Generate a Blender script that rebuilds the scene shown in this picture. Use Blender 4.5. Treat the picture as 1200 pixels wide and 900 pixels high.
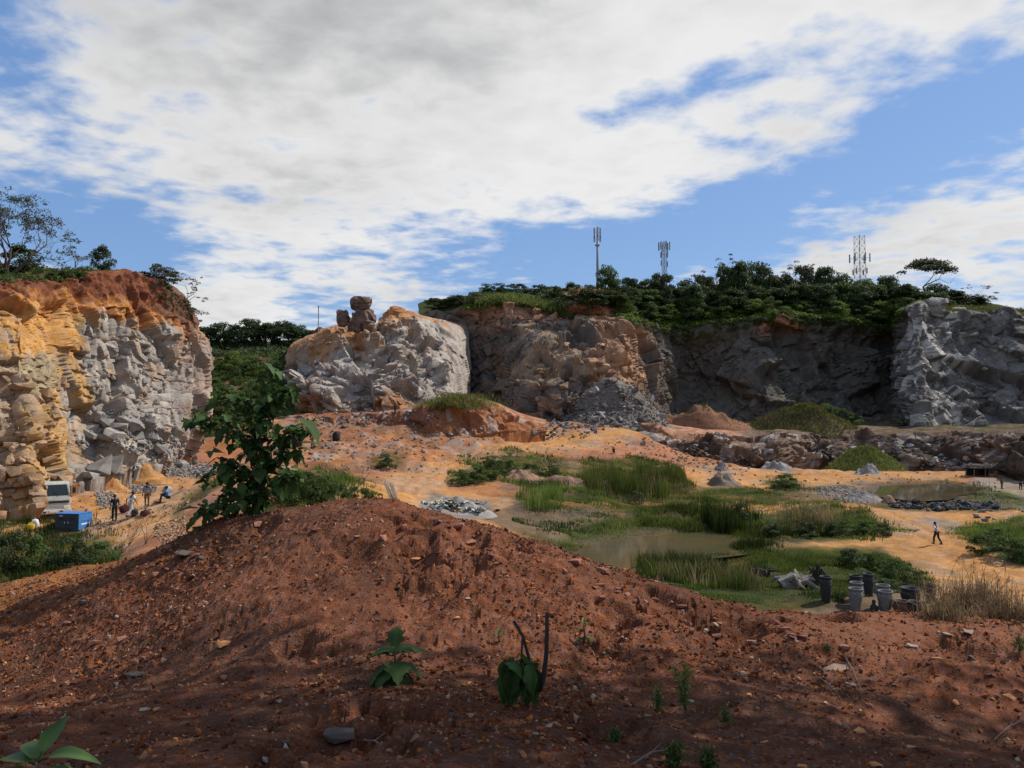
import bpy, bmesh, math, random
import numpy as np
from mathutils import Vector, Matrix

R = math.radians
sc = bpy.context.scene
col = sc.collection
for o in list(bpy.data.objects):
    bpy.data.objects.remove(o)

# ------------------------------------------------------------------ camera
F = 940.0                       # focal length in photo pixels (photo 1200 x 900)
PITCH = R(2.44)
CAM = np.array([0.0, 0.0, 10.0])
cd = bpy.data.cameras.new('camera')
cd.sensor_width = 36.0
cd.lens = F / 1200.0 * 36.0
cd.clip_start = 0.05
cd.clip_end = 20000.0
cam = bpy.data.objects.new('camera', cd)
col.objects.link(cam)
cam.location = CAM
cam.rotation_euler = (math.pi / 2 + PITCH, 0, 0)
sc.camera = cam

# ------------------------------------------------------------------ sun and sky
SUN_DIR = np.array([0.62, 0.27, 0.74]); SUN_DIR /= np.linalg.norm(SUN_DIR)
SUN_EL = math.asin(SUN_DIR[2]); SUN_AZ = math.atan2(SUN_DIR[0], SUN_DIR[1])
sd = bpy.data.lights.new('sun', 'SUN')
sd.energy = 5.0
sd.angle = R(0.6)
sd.color = (1.0, 0.95, 0.86)
sun = bpy.data.objects.new('sun', sd)
col.objects.link(sun)
sun.rotation_euler = Vector(SUN_DIR).to_track_quat('Z', 'Y').to_euler()
sun.location = (60, 10, 90)

w = bpy.data.worlds.new('World')
sc.world = w
w.use_nodes = True
WN = w.node_tree.nodes; WL = w.node_tree.links
WN.clear()


class NT:
    """tiny helper for node graphs"""
    def __init__(s, tree):
        s.t = tree; s.n = tree.nodes; s.l = tree.links

    def node(s, typ, **kw):
        n = s.n.new(typ)
        for k, v in kw.items():
            setattr(n, k, v)
        return n

    def put(s, sock, v):
        if v is None:
            return
        if hasattr(v, 'is_output'):
            s.l.new(v, sock)
        else:
            sock.default_value = v

    def math(s, op, a, b=None, c=None, clamp=False):
        n = s.n.new('ShaderNodeMath'); n.operation = op; n.use_clamp = clamp
        s.put(n.inputs[0], a); s.put(n.inputs[1], b); s.put(n.inputs[2], c)
        return n.outputs[0]

    def mix(s, f, a, b, typ='MIX'):
        n = s.n.new('ShaderNodeMix'); n.data_type = 'RGBA'; n.blend_type = typ
        s.put(n.inputs[0], f); s.put(n.inputs[6], a); s.put(n.inputs[7], b)
        return n.outputs[2]

    def noise(s, vec, scale, detail=4.0, rough=0.5, dist=0.0):
        n = s.n.new('ShaderNodeTexNoise')
        s.put(n.inputs['Vector'], vec)
        n.inputs['Scale'].default_value = scale; n.inputs['Detail'].default_value = detail
        n.inputs['Roughness'].default_value = rough; n.inputs['Distortion'].default_value = dist
        return n.outputs[0]

    def ramp(s, f, stops):
        n = s.n.new('ShaderNodeValToRGB')
        while len(n.color_ramp.elements) < len(stops):
            n.color_ramp.elements.new(0.5)
        for e, (p, c) in zip(n.color_ramp.elements, stops):
            e.position = p
            e.color = (c, c, c, 1) if isinstance(c, (int, float)) else (*c, 1)
        s.put(n.inputs[0], f)
        return n.outputs[0]

    def maprange(s, v, a, b, c=0.0, d=1.0, smooth=True):
        n = s.n.new('ShaderNodeMapRange')
        n.interpolation_type = 'SMOOTHSTEP' if smooth else 'LINEAR'
        s.put(n.inputs[0], v)
        for i, x in enumerate((a, b, c, d)):
            n.inputs[i + 1].default_value = x
        return n.outputs[0]


g = NT(w.node_tree)
tc = g.node('ShaderNodeTexCoord')
sep = g.node('ShaderNodeSeparateXYZ'); g.put(sep.inputs[0], tc.outputs['Generated'])
X, Y, Z = sep.outputs
sky = g.node('ShaderNodeTexSky', sky_type='NISHITA', sun_disc=False)
sky.sun_elevation = SUN_EL; sky.sun_rotation = SUN_AZ
sky.altitude = 200.0; sky.air_density = 1.0; sky.dust_density = 0.6; sky.ozone_density = 1.6
# clouds lie on a flat layer: project the view direction on it
zz = g.math('ADD', g.math('MAXIMUM', Z, 0.0), 0.10)
cv = g.node('ShaderNodeCombineXYZ')
g.put(cv.inputs[0], g.math('DIVIDE', X, zz)); g.put(cv.inputs[1], g.math('DIVIDE', Y, zz)); cv.inputs[2].default_value = 0.7
P = cv.outputs[0]
az = g.math('ARCTAN2', X, Y)
el = g.math('ARCSINE', Z)


def blob(px, py, sx, sy, amp, tilt=0.0):
    a0 = math.atan((px - 600) / F); e0 = (490 - py) / F
    dx = g.math('SUBTRACT', az, a0); dy = g.math('SUBTRACT', el, e0)
    if tilt:
        dy = g.math('SUBTRACT', dy, g.math('MULTIPLY', dx, tilt))
    u = g.math('POWER', g.math('MULTIPLY', dx, F / sx), 2.0)
    v = g.math('POWER', g.math('MULTIPLY', dy, F / sy), 2.0)
    return g.math('MULTIPLY', g.math('EXPONENT', g.math('MULTIPLY', g.math('ADD', u, v), -1.0)), amp)


n1 = g.noise(P, 0.55, 5.0, 0.52, 0.25)         # big banks
n2 = g.noise(P, 2.2, 6.0, 0.55, 0.3)           # billows
n3 = g.noise(P, 7.0, 4.0, 0.55, 0.15)            # mackerel texture
cov = g.math('ADD', g.math('MULTIPLY', g.math('SUBTRACT', n1, 0.5), 0.55), g.math('MULTIPLY', g.math('SUBTRACT', n2, 0.5), 1.0))
cov = g.math('ADD', cov, g.math('MULTIPLY', g.math('SUBTRACT', n3, 0.5), 0.85))
bias = 0.10
for args in [(380, 120, 330, 130, .36), (780, 50, 340, 90, .24), (1120, 50, 170, 60, .22), (1110, 310, 190, 42, .40, 0.12), (285, 290, 110, 45, .25),
             (265, 358, 70, 24, .34), (500, 330, 140, 30, .05), (720, 205, 190, 42, .30, 0.0), (470, 230, 160, 60, .18),
             (1000, 225, 190, 36, -.36, 0.22), (1190, 160, 110, 45, -.30), (790, 290, 210, 38, -.42), (120, 288, 110, 36, -.32), (170, 330, 60, 40, -.25),
             (5, 50, 34, 40, -.45), (20, 170, 50, 40, -.22), (60, 110, 60, 60, .12), (770, 135, 110, 22, -.36, 0.2), (960, 90, 130, 30, -.18, 0.3), (560, 300, 120, 24, -.16),
             (285, 242, 45, 12, -.35), (530, 218, 50, 18, -.22), (650, 350, 120, 30, -.2)]:
    bias = g.math('ADD', bias, blob(*args))
den = g.math('ADD', cov, bias)
alpha = g.maprange(den, -0.05, 0.36)
# thick parts are greyer underneath, thin rims white
n4 = g.noise(P, 1.0, 4.0, 0.5, 0.3)
thick = g.math('ADD', g.math('MULTIPLY', den, 0.55), g.math('ADD', g.math('MULTIPLY', g.math('SUBTRACT', n4, 0.5), 1.5), g.math('MULTIPLY', g.math('SUBTRACT', n3, 0.5), 0.45)))
thick = g.math('ADD', thick, blob(240, 70, 260, 70, 0.28))
thick = g.math('SUBTRACT', thick, g.math('ADD', blob(850, 60, 350, 120, 0.30), blob(280, 280, 130, 60, 0.10)))
ccol = g.ramp(g.maprange(thick, 0.0, 0.9, 0, 1, False), [(0.0, (0.84, 0.84, 0.84)), (0.40, (0.73, 0.73, 0.73)), (0.75, (0.54, 0.545, 0.555)), (1.0, (0.44, 0.445, 0.46))])
b1 = g.node('ShaderNodeBackground'); g.put(b1.inputs[0], g.mix(0.45, sky.outputs[0], (2.0, 4.2, 9.0, 1))); b1.inputs[1].default_value = 0.10
b2 = g.node('ShaderNodeBackground'); g.put(b2.inputs[0], ccol); b2.inputs[1].default_value = 1.0
ms = g.node('ShaderNodeMixShader'); g.put(ms.inputs[0], alpha); g.put(ms.inputs[1], b1.outputs[0]); g.put(ms.inputs[2], b2.outputs[0])
wo = g.node('ShaderNodeOutputWorld'); g.put(wo.inputs[0], ms.outputs[0])

sc.view_settings.view_transform = 'Standard'
sc.view_settings.look = 'None'
sc.view_settings.exposure = 0.0
sc.view_settings.gamma = 1.0
sc.view_settings.use_curve_mapping = False
sc.cycles.use_denoising = True
sc.cycles.max_bounces = 5
sc.cycles.diffuse_bounces = 3
sc.cycles.transparent_max_bounces = 4

# ------------------------------------------------------------------ numpy helpers
_c, _s = math.cos(PITCH), math.sin(PITCH)


def pdir(px, py):
    cx = (np.asarray(px, float) - 600) / F; cy = (450 - np.asarray(py, float)) / F
    return np.stack([cx, _c - cy * _s, _s + cy * _c], -1)


def at(px, py, d):
    """point seen at photo pixel (px, py), d metres ahead of the camera"""
    v = pdir(px, py)
    return CAM + v * (np.asarray(d, float) / v[..., 1])[..., None]


def topix(P):
    v = P - CAM
    dep = v[..., 1] * _c + v[..., 2] * _s
    up = -v[..., 1] * _s + v[..., 2] * _c
    dep = np.maximum(dep, 0.01)
    return 600 + F * v[..., 0] / dep, 450 - F * up / dep


def _h(ix, iy, iz, seed):
    h = (ix.astype(np.uint32) * np.uint32(374761393) + iy.astype(np.uint32) * np.uint32(668265263)
         + iz.astype(np.uint32) * np.uint32(2147483647) + np.uint32((seed * 974634777) & 0xffffffff))
    h = (h ^ (h >> np.uint32(13))) * np.uint32(1274126177)
    h = (h ^ (h >> np.uint32(16))) * np.uint32(2246822519)
    return ((h ^ (h >> np.uint32(15))) & np.uint32(0xffffff)).astype(np.float64) / 16777215.0


def vnoise(p, seed=0):
    i = np.floor(p).astype(np.int64); f = p - i
    f = f * f * f * (f * (f * 6 - 15) + 10)
    r = 0
    for dx in (0, 1):
        for dy in (0, 1):
            for dz in (0, 1):
                wgt = (f[..., 0] if dx else 1 - f[..., 0]) * (f[..., 1] if dy else 1 - f[..., 1]) * (f[..., 2] if dz else 1 - f[..., 2])
                r = r + wgt * _h(i[..., 0] + dx, i[..., 1] + dy, i[..., 2] + dz, seed)
    return r - 0.5


def fbm(p, octs=4, seed=0, gain=0.5):
    r = 0; a = 1.0
    for k in range(octs):
        r = r + a * vnoise(p * (2.03 ** k) + 17.3 * k, seed + k); a *= gain
    return r


def facets(p, seed=0):
    """Voronoi facets: per-cell offset plus tilt -> fractured rock; returns (disp, edge distance, cell random)"""
    i = np.floor(p).astype(np.int64)
    b1 = np.full(p.shape[:-1], 9.0); b2 = b1.copy()
    best = np.zeros(p.shape); rid = np.zeros(p.shape[:-1])
    disp = np.zeros(p.shape[:-1])
    for dx in (-1, 0, 1):
        for dy in (-1, 0, 1):
            for dz in (-1, 0, 1):
                cx, cy, cz = i[..., 0] + dx, i[..., 1] + dy, i[..., 2] + dz
                sx, sy, sz = cx + _h(cx, cy, cz, seed), cy + _h(cx, cy, cz, seed + 1), cz + _h(cx, cy, cz, seed + 2)
                ax, ay, az_ = p[..., 0] - sx, p[..., 1] - sy, p[..., 2] - sz
                d = ax * ax + ay * ay + az_ * az_
                m = d < b1
                b2 = np.where(m, b1, np.minimum(b2, d))
                b1 = np.where(m, d, b1)
                r0 = _h(cx, cy, cz, seed + 3)
                t = (_h(cx, cy, cz, seed + 4) - .5) * ax + (_h(cx, cy, cz, seed + 5) - .5) * ay + (_h(cx, cy, cz, seed + 6) - .5) * az_
                disp = np.where(m, (r0 - .5) + 1.35 * t, disp)
                rid = np.where(m, _h(cx, cy, cz, seed + 7), rid)
    return disp, np.sqrt(b2) - np.sqrt(b1), rid


def blocks(p, seed=0):
    """jointed rock: brick-like rotated blocks, each with its own offset and tilt"""
    k = np.floor(p[..., 2]).astype(np.int64); z0 = k * 0
    u = p[..., 0] + _h(k, z0, z0, seed) * 3.7; i = np.floor(u).astype(np.int64)
    v = p[..., 1] + _h(k, i, z0, seed + 1) * 2.3; j = np.floor(v).astype(np.int64)
    fu, fv, fw = u - i, v - j, p[..., 2] - k
    half = _h(i, j, k, seed + 8) < .45                       # some blocks are split
    cut = .3 + .4 * _h(i, j, k, seed + 9)
    up = half & (fu > cut)
    i2 = i * 2 + up
    lo = np.where(up, cut, 0.0); hi = np.where(half & ~up, cut, 1.0)
    a = (fu - lo) / (hi - lo); wdt = hi - lo
    half2 = _h(i2, j, k, seed + 10) < .35
    up2 = half2 & (fw > .5)
    k2 = k * 2 + up2
    fw2 = np.where(half2, (fw - .5 * up2) * 2, fw)
    r0 = _h(i2, j, k2, seed + 3)
    t = (_h(i2, j, k2, seed + 4) - .5) * (a - .5) * wdt + (_h(i2, j, k2, seed + 6) - .5) * (fw2 - .5)
    e = np.minimum(np.minimum(a, 1 - a) * wdt, np.minimum(fw2, 1 - fw2))
    return (r0 - .5) + 1.5 * t, e, _h(i2, j, k2, seed + 7)


def tps_fit(xy, z, smooth=0.5):
    n = len(xy)
    d2 = ((xy[:, None] - xy[None]) ** 2).sum(-1)
    K = 0.5 * d2 * np.log(d2 + 1e-9) + np.eye(n) * smooth
    Pm = np.concatenate([np.ones((n, 1)), xy], 1)
    A = np.zeros((n + 3, n + 3)); A[:n, :n] = K; A[:n, n:] = Pm; A[n:, :n] = Pm.T
    sol = np.linalg.solve(A, np.concatenate([z, np.zeros(3)]))
    return xy, sol


def tps(fit, x, y):
    xy, sol = fit
    r = sol[-3] + sol[-2] * x + sol[-1] * y
    for k in range(len(xy)):
        d2 = (x - xy[k, 0]) ** 2 + (y - xy[k, 1]) ** 2
        r = r + sol[k] * 0.5 * d2 * np.log(d2 + 1e-9)
    return r


def inpoly(px, py, poly):
    """signed-ish inside test: returns boolean"""
    r = np.zeros(px.shape, bool)
    n = len(poly)
    for a in range(n):
        x1, y1 = poly[a]; x2, y2 = poly[(a + 1) % n]
        c = ((y1 > py) != (y2 > py))
        if y1 == y2:
            continue
        xi = (x2 - x1) * (py - y1) / (y2 - y1) + x1
        r ^= c & (px < xi)
    return r


def ss(x, a, b):
    t = np.clip((x - a) / (b - a), 0, 1)
    return t * t * (3 - 2 * t)


# ------------------------------------------------------------------ mesh helpers
def np_mesh(name, V, Fc, mat=None, colors=None, smooth=False, attrs=None, mats=None, midx=None):
    me = bpy.data.meshes.new(name)
    V = np.ascontiguousarray(V, np.float32).reshape(-1, 3)
    Fc = np.ascontiguousarray(Fc, np.int32)
    k = Fc.shape[1]
    me.vertices.add(len(V)); me.vertices.foreach_set('co', V.ravel())
    me.loops.add(Fc.size); me.loops.foreach_set('vertex_index', Fc.ravel())
    me.polygons.add(len(Fc)); me.polygons.foreach_set('loop_start', np.arange(0, Fc.size, k, dtype=np.int32))
    me.update(calc_edges=True)
    if colors is not None:
        a = me.attributes.new('Col', 'FLOAT_COLOR', 'POINT')
        c = np.ones((len(V), 4), np.float32); c[:, :3] = np.asarray(colors, np.float32).reshape(-1, 3)
        a.data.foreach_set('color', c.ravel())
    if attrs:
        for nm, v in attrs.items():
            a = me.attributes.new(nm, 'FLOAT', 'POINT')
            a.data.foreach_set('value', np.asarray(v, np.float32).ravel())
    me.polygons.foreach_set('use_smooth', np.full(len(Fc), smooth, bool))
    if mats:
        for m in mats:
            me.materials.append(m)
        if midx is not None:
            me.polygons.foreach_set('material_index', np.asarray(midx, np.int32))
    elif mat:
        me.materials.append(mat)
    return me


def grid_faces(nu, nv):
    a = np.arange(nu * nv).reshape(nu, nv)
    return np.stack([a[:-1, :-1], a[1:, :-1], a[1:, 1:], a[:-1, 1:]], -1).reshape(-1, 4)


def link(name, me, parent=None, loc=None, rot=None, scale=None):
    o = bpy.data.objects.new(name, me)
    col.objects.link(o)
    if parent is not None:
        o.parent = parent
    if loc is not None:
        o.location = loc
    if rot is not None:
        o.rotation_euler = rot
    if scale is not None:
        o.scale = scale if hasattr(scale, '__len__') else (scale,) * 3
    return o


def tag(o, label=None, cat=None, group=None, kind=None):
    if label: o['label'] = label
    if cat: o['category'] = cat
    if group: o['group'] = group
    if kind: o['kind'] = kind
    return o


def struct(name, me):
    o = link(name, me)
    o['kind'] = 'structure'
    return o


def empty(name, loc, rz=0.0, scale=1.0):
    o = link(name, None, None, loc, (0, 0, rz), scale)
    o.empty_display_size = 0.2
    return o


def copy_tree(o, parent=None):
    c = o.copy(); col.objects.link(c); c.parent = parent
    for ch in o.children:
        copy_tree(ch, c)
    return c


class MB:
    """collects boxes, tubes and lathes into ONE mesh"""
    def __init__(s):
        s.v = []; s.f = []

    def add(s, V, Fs):
        n = len(s.v); s.v += [tuple(p) for p in V]; s.f += [tuple(n + i for i in f) for f in Fs]

    def box(s, c, size, rot=None, taper=1.0, bevel=0.0):
        x, y, z = (q / 2 for q in size)
        if bevel > 0:
            bm = bmesh.new(); bmesh.ops.create_cube(bm, size=1.0)
            for v in bm.verts:
                v.co = Vector((v.co.x * 2 * x, v.co.y * 2 * y, v.co.z * 2 * z))
                if v.co.z > 0:
                    v.co.x *= taper; v.co.y *= taper
            bmesh.ops.bevel(bm, geom=list(bm.edges), offset=bevel, segments=2, affect='EDGES', profile=0.5)
            V = [v.co.copy() for v in bm.verts]; bm.verts.index_update()
            Fs = [[v.index for v in f.verts] for f in bm.faces]; bm.free()
        else:
            V = [Vector((a * x * (taper if cc > 0 else 1), b * y * (taper if cc > 0 else 1), cc * z)) for a in (-1, 1) for b in (-1, 1) for cc in (-1, 1)]
            Fs = [(0, 1, 3, 2), (4, 6, 7, 5), (0, 4, 5, 1), (2, 3, 7, 6), (0, 2, 6, 4), (1, 5, 7, 3)]
        M = rot.to_matrix() if rot is not None and hasattr(rot, 'to_matrix') else None
        s.add([(M @ v if M else v) + Vector(c) for v in V], Fs)
        return s

    def tube(s, pts, rad, n=6, cap=True):
        pts = [Vector(p) for p in pts]
        if not hasattr(rad, '__len__'):
            rad = [rad] * len(pts)
        V = []; Fs = []
        up = Vector((0.123, 0.31, 0.94))
        for i, p in enumerate(pts):
            t = (pts[min(i + 1, len(pts) - 1)] - pts[max(i - 1, 0)])
            t = t.normalized() if t.length > 1e-9 else Vector((0, 0, 1))
            a = t.cross(up)
            a = a.normalized() if a.length > 1e-4 else t.orthogonal().normalized()
            b = t.cross(a)
            up = b if False else up
            for k in range(n):
                an = 2 * math.pi * k / n
                V.append(p + (a * math.cos(an) + b * math.sin(an)) * rad[i])
        for i in range(len(pts) - 1):
            for k in range(n):
                Fs.append((i * n + k, i * n + (k + 1) % n, (i + 1) * n + (k + 1) % n, (i + 1) * n + k))
        if cap:
            Fs.append(tuple(reversed(range(n)))); Fs.append(tuple((len(pts) - 1) * n + k for k in range(n)))
        s.add(V, Fs)
        return s

    def lathe(s, prof, n=20, c=(0, 0, 0)):
        V = []; Fs = []
        for r, z in prof:
            for k in range(n):
                a = 2 * math.pi * k / n
                V.append((c[0] + r * math.cos(a), c[1] + r * math.sin(a), c[2] + z))
        m = len(prof)
        for i in range(m - 1):
            for k in range(n):
                Fs.append((i * n + k, i * n + (k + 1) % n, (i + 1) * n + (k + 1) % n, (i + 1) * n + k))
        Fs.append(tuple(reversed(range(n))))
        s.add(V, Fs)
        return s

    def mesh(s, name, mat, smooth=False):
        me = bpy.data.meshes.new(name)
        me.from_pydata(s.v, [], s.f)
        me.materials.append(mat)
        if smooth:
            me.polygons.foreach_set('use_smooth', np.full(len(me.polygons), True, bool))
        me.update()
        return me

    def build(s, name, mat, parent=None, smooth=False, loc=None):
        return link(name, s.mesh(name, mat, smooth), parent, loc)


# ------------------------------------------------------------------ materials
def new_mat(name):
    m = bpy.data.materials.new(name); m.use_nodes = True
    t = NT(m.node_tree); t.n.clear()
    out = t.node('ShaderNodeOutputMaterial')
    p = t.node('ShaderNodeBsdfPrincipled')
    t.l.new(p.outputs[0], out.inputs[0])
    p.inputs['Roughness'].default_value = 0.9
    p.inputs['Specular IOR Level'].default_value = 0.25
    return m, t, p, out


def bump(t, p, h, strength=0.5, dist=0.05):
    b = t.node('ShaderNodeBump'); b.inputs['Strength'].default_value = strength; b.inputs['Distance'].default_value = dist
    t.put(b.inputs['Height'], h); t.l.new(b.outputs[0], p.inputs['Normal'])
    return b


def terrain_mat(name, sc1, sc2, amt=0.5, bdist=0.1, pebble=None, sat=1.0):
    """colour comes from the mesh attribute Col, broken up by noise grain"""
    m, t, p, _ = new_mat(name)
    c = t.node('ShaderNodeAttribute', attribute_name='Col').outputs['Color']
    pos = t.node('ShaderNodeNewGeometry').outputs['Position']
    a = t.noise(pos, sc1, 6, 0.62, 0.3); b = t.noise(pos, sc2, 5, 0.6)
    f = t.math('ADD', t.math('MULTIPLY', a, 0.6), t.math('MULTIPLY', b, 0.4))
    br = t.maprange(f, 0.28, 0.72, 1 - amt, 1 + amt, False)
    hs = t.node('ShaderNodeHueSaturation'); t.put(hs.inputs['Value'], br)
    t.put(hs.inputs['Saturation'], t.maprange(t.noise(pos, sc1 * 2.3, 3, 0.5), 0.3, 0.7, 0.85 * sat, 1.15 * sat, False)); t.put(hs.inputs['Color'], c)
    cc = hs.outputs[0]
    h = f
    p.inputs['Specular IOR Level'].default_value = 0.04; p.inputs['Roughness'].default_value = 1.0
    if pebble:
        v = t.node('ShaderNodeTexVoronoi'); t.put(v.inputs['Vector'], pos); v.inputs['Scale'].default_value = pebble
        k = t.math('MULTIPLY', t.ramp(v.outputs['Color'], [(0.0, 0.0), (0.75, 0.0), (1.0, 1.0)]), 0.55)
        cc = t.mix(k, cc, (0.27, 0.15, 0.10, 1))
        h = t.math('SUBTRACT', f, t.math('MULTIPLY', v.outputs['Distance'], 0.5))
    t.put(p.inputs['Base Color'], cc)
    bump(t, p, h, 0.7, bdist)
    return m


M = {}
M['rock'] = terrain_mat('quarry_rock', 0.9, 6.0, 0.40, 0.12)
M['earth'] = terrain_mat('quarry_earth', 1.6, 11.0, 0.42, 0.10, sat=0.95)
M['gravel_earth'] = terrain_mat('gravelly_red_earth', 7.0, 60.0, 0.46, 0.02, 55.0, sat=0.98)


def plain(name, c, rough=0.8, noise_scale=None, amt=0.25, metal=0.0, spec=0.3, objrand=0.0, bdist=0.0):
    m, t, p, _ = new_mat(name)
    p.inputs['Roughness'].default_value = rough; p.inputs['Metallic'].default_value = metal
    p.inputs['Specular IOR Level'].default_value = spec
    base = (*c, 1)
    if noise_scale or objrand:
        val = 1.0
        if noise_scale:
            pos = t.node('ShaderNodeTexCoord').outputs['Object']
            n = t.noise(pos, noise_scale, 5, 0.6)
            val = t.maprange(n, 0.3, 0.7, 1 - amt, 1 + amt, False)
            if bdist:
                bump(t, p, n, 0.6, bdist)
        if objrand:
            r = t.node('ShaderNodeObjectInfo').outputs['Random']
            val = t.math('MULTIPLY', val, t.maprange(r, 0, 1, 1 - objrand, 1 + objrand, False))
        hs = t.node('ShaderNodeHueSaturation'); hs.inputs['Color'].default_value = base; t.put(hs.inputs['Value'], val)
        t.put(p.inputs['Base Color'], hs.outputs[0])
    else:
        p.inputs['Base Color'].default_value = base
    M[name] = m
    return m


def leafmat(name, dark, light, trans=0.25, rough=0.55):
    m, t, p, out = new_mat(name)
    v = t.node('ShaderNodeAttribute', attribute_name='leafv').outputs['Fac']
    r = t.node('ShaderNodeObjectInfo').outputs['Random']
    c = t.mix(v, (*dark, 1), (*light, 1))
    hs = t.node('ShaderNodeHueSaturation'); t.put(hs.inputs['Color'], c)
    t.put(hs.inputs['Value'], t.maprange(r, 0, 1, 0.72, 1.25, False)); t.put(hs.inputs['Hue'], t.maprange(r, 0, 1, 0.488, 0.512, False))
    t.put(p.inputs['Base Color'], hs.outputs[0]); p.inputs['Roughness'].default_value = rough; p.inputs['Specular IOR Level'].default_value = 0.15
    tr = t.node('ShaderNodeBsdfTranslucent'); t.put(tr.inputs[0], hs.outputs[0])
    mx = t.node('ShaderNodeMixShader'); mx.inputs[0].default_value = trans
    t.l.new(p.outputs[0], mx.inputs[1]); t.l.new(tr.outputs[0], mx.inputs[2]); t.l.new(mx.outputs[0], out.inputs[0])
    M[name] = m
    return m


leafmat('leaf_dark', (0.036, 0.054, 0.022), (0.090, 0.122, 0.042), 0.3)
leafmat('leaf_mid', (0.040, 0.064, 0.018), (0.115, 0.160, 0.040), 0.38)
leafmat('leaf_light', (0.070, 0.110, 0.020), (0.185, 0.245, 0.048), 0.42)
leafmat('leaf_grey', (0.060, 0.068, 0.038), (0.130, 0.135, 0.075))
leafmat('leaf_broad', (0.028, 0.055, 0.016), (0.075, 0.125, 0.032), 0.30, 0.65)
leafmat('reed_light', (0.048, 0.072, 0.014), (0.165, 0.215, 0.042), 0.42)
leafmat('reed', (0.022, 0.036, 0.007), (0.095, 0.128, 0.024), 0.40)
leafmat('dry_grass', (0.120, 0.080, 0.040), (0.330, 0.235, 0.120))
plain('bark', (0.085, 0.065, 0.050), 0.95, 6.0, 0.4)
plain('bark_pale', (0.20, 0.17, 0.14), 0.95, 6.0, 0.4)
plain('dead_wood', (0.16, 0.135, 0.115), 0.95, 5.0, 0.5, bdist=0.04)
plain('grey_stone', (0.25, 0.23, 0.21), 0.9, 3.0, 0.35, objrand=0.25, bdist=0.05)
plain('dark_stone', (0.105, 0.097, 0.09), 0.85, 3.0, 0.4, objrand=0.3, bdist=0.05)
plain('tan_stone', (0.30, 0.19, 0.11), 0.9, 3.0, 0.35, objrand=0.25, bdist=0.05)
plain('black_stone', (0.045, 0.045, 0.05), .85, 3.0, 0.5, objrand=0.5, bdist=0.05)
plain('red_stone', (0.24, 0.10, 0.065), 0.9, 8.0, 0.4, objrand=0.35, bdist=0.01)
plain('orange_stone', (0.48, 0.20, 0.07), 0.85, 12.0, 0.25, objrand=0.2)
# ================================================================== STRUCTURE
def catmull(C, t):
    """C [n,...] control, t in 0..n-1 -> monotone-ish cubic through the points"""
    n = len(C)
    i = np.clip(np.floor(t).astype(int), 0, n - 2); f = (t - i).reshape((-1,) + (1,) * (C.ndim - 1))
    p0 = C[np.maximum(i - 1, 0)]; p1 = C[i]; p2 = C[i + 1]; p3 = C[np.minimum(i + 2, n - 1)]
    m1 = (p2 - p0) * 0.35; m2 = (p3 - p1) * 0.35
    f2 = f * f; f3 = f2 * f
    return (2 * f3 - 3 * f2 + 1) * p1 + (f3 - 2 * f2 + f) * m1 + (-2 * f3 + 3 * f2) * p2 + (f3 - f2) * m2


def loft(stations, nu, rows, foot=4.0):
    """stations: (px, [(py, d) or (px, py, d) ...]); rows: grid lines per profile span"""
    C = []
    for px, prof in stations:
        C.append([at(*(q if len(q) == 3 else (px, *q))) for q in prof])
    C = np.array(C)
    ft = C[:, :1].copy(); ft[..., 2] -= foot
    C = np.concatenate([ft, C], 1)
    mid = C[:, 2]                                  # even spacing by seen width
    px, _ = topix(mid)
    dist = np.concatenate([[0], np.cumsum(np.abs(np.diff(px)) + 0.35 * np.linalg.norm(np.diff(mid, axis=0), axis=1) * F / 150)])
    t = np.interp(np.linspace(0, dist[-1], nu), dist, np.arange(len(C)))
    U = catmull(C, t)
    tv = np.concatenate([np.linspace(k, k + 1, n, endpoint=False) for k, n in enumerate(rows)] + [[float(len(rows))]])
    G = catmull(np.swapaxes(U, 0, 1), tv)
    return np.swapaxes(G, 0, 1), tv - 1.0          # [nu, nv, 3], profile parameter (0 = base)


def gnormal(P):
    a = np.gradient(P, axis=0); b = np.gradient(P, axis=1)
    n = np.cross(a, b); n /= np.linalg.norm(n, axis=-1, keepdims=True) + 1e-9
    return n


def rotm(ax, ay, az_):
    return np.array(Matrix.Rotation(ax, 3, 'X') @ Matrix.Rotation(ay, 3, 'Y') @ Matrix.Rotation(az_, 3, 'Z'))


def fracture(P, N, layers, seed, mask):
    """jointed blocks (three sizes) plus fine facets along the normal; layers = (size, amp, stretch)"""
    d = np.zeros(P.shape[:-1]); edge = np.ones(P.shape[:-1]); rids = []
    wq = P + 0.30 * np.stack([fbm(P * 0.3 + 5, 3, seed + 40), fbm(P * 0.3 + 15, 3, seed + 41), fbm(P * 0.3 + 25, 3, seed + 42)], -1)
    for k, (size, amp, st) in enumerate(layers):
        q = (wq @ rotm(0.16 - 0.22 * k, 0.24 - 0.35 * k, 0.55 + 0.5 * k)) / (size * np.array(st))
        dd, e, r = (blocks if k < len(layers) - 1 else facets)(q + 31.7 * k, seed + 20 * k)
        act = 1.0 if k == 0 else (.28 + .80 * ss(fbm(P / (size * 4.0) + 7 * k, 2, seed + 60 + k), -.10, .14))
        if k == 1:                                   # soften the saw-tooth of the largest block edges only
            for _ in range(1):
                d = np.pad(d, 1, mode='edge'); d = (d[:-2] + 2 * d[1:-1] + d[2:]) / 4; d = (d[:, :-2] + 2 * d[:, 1:-1] + d[:, 2:]) / 4
        d = d + act * (amp * dd - amp * 0.14 * np.exp(-e * size * 7))
        rids.append(r)
    return P + N * (d * mask)[..., None], rids, edge


def lerp(a, b, t):
    return a + (b - a) * t[..., None]


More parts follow.
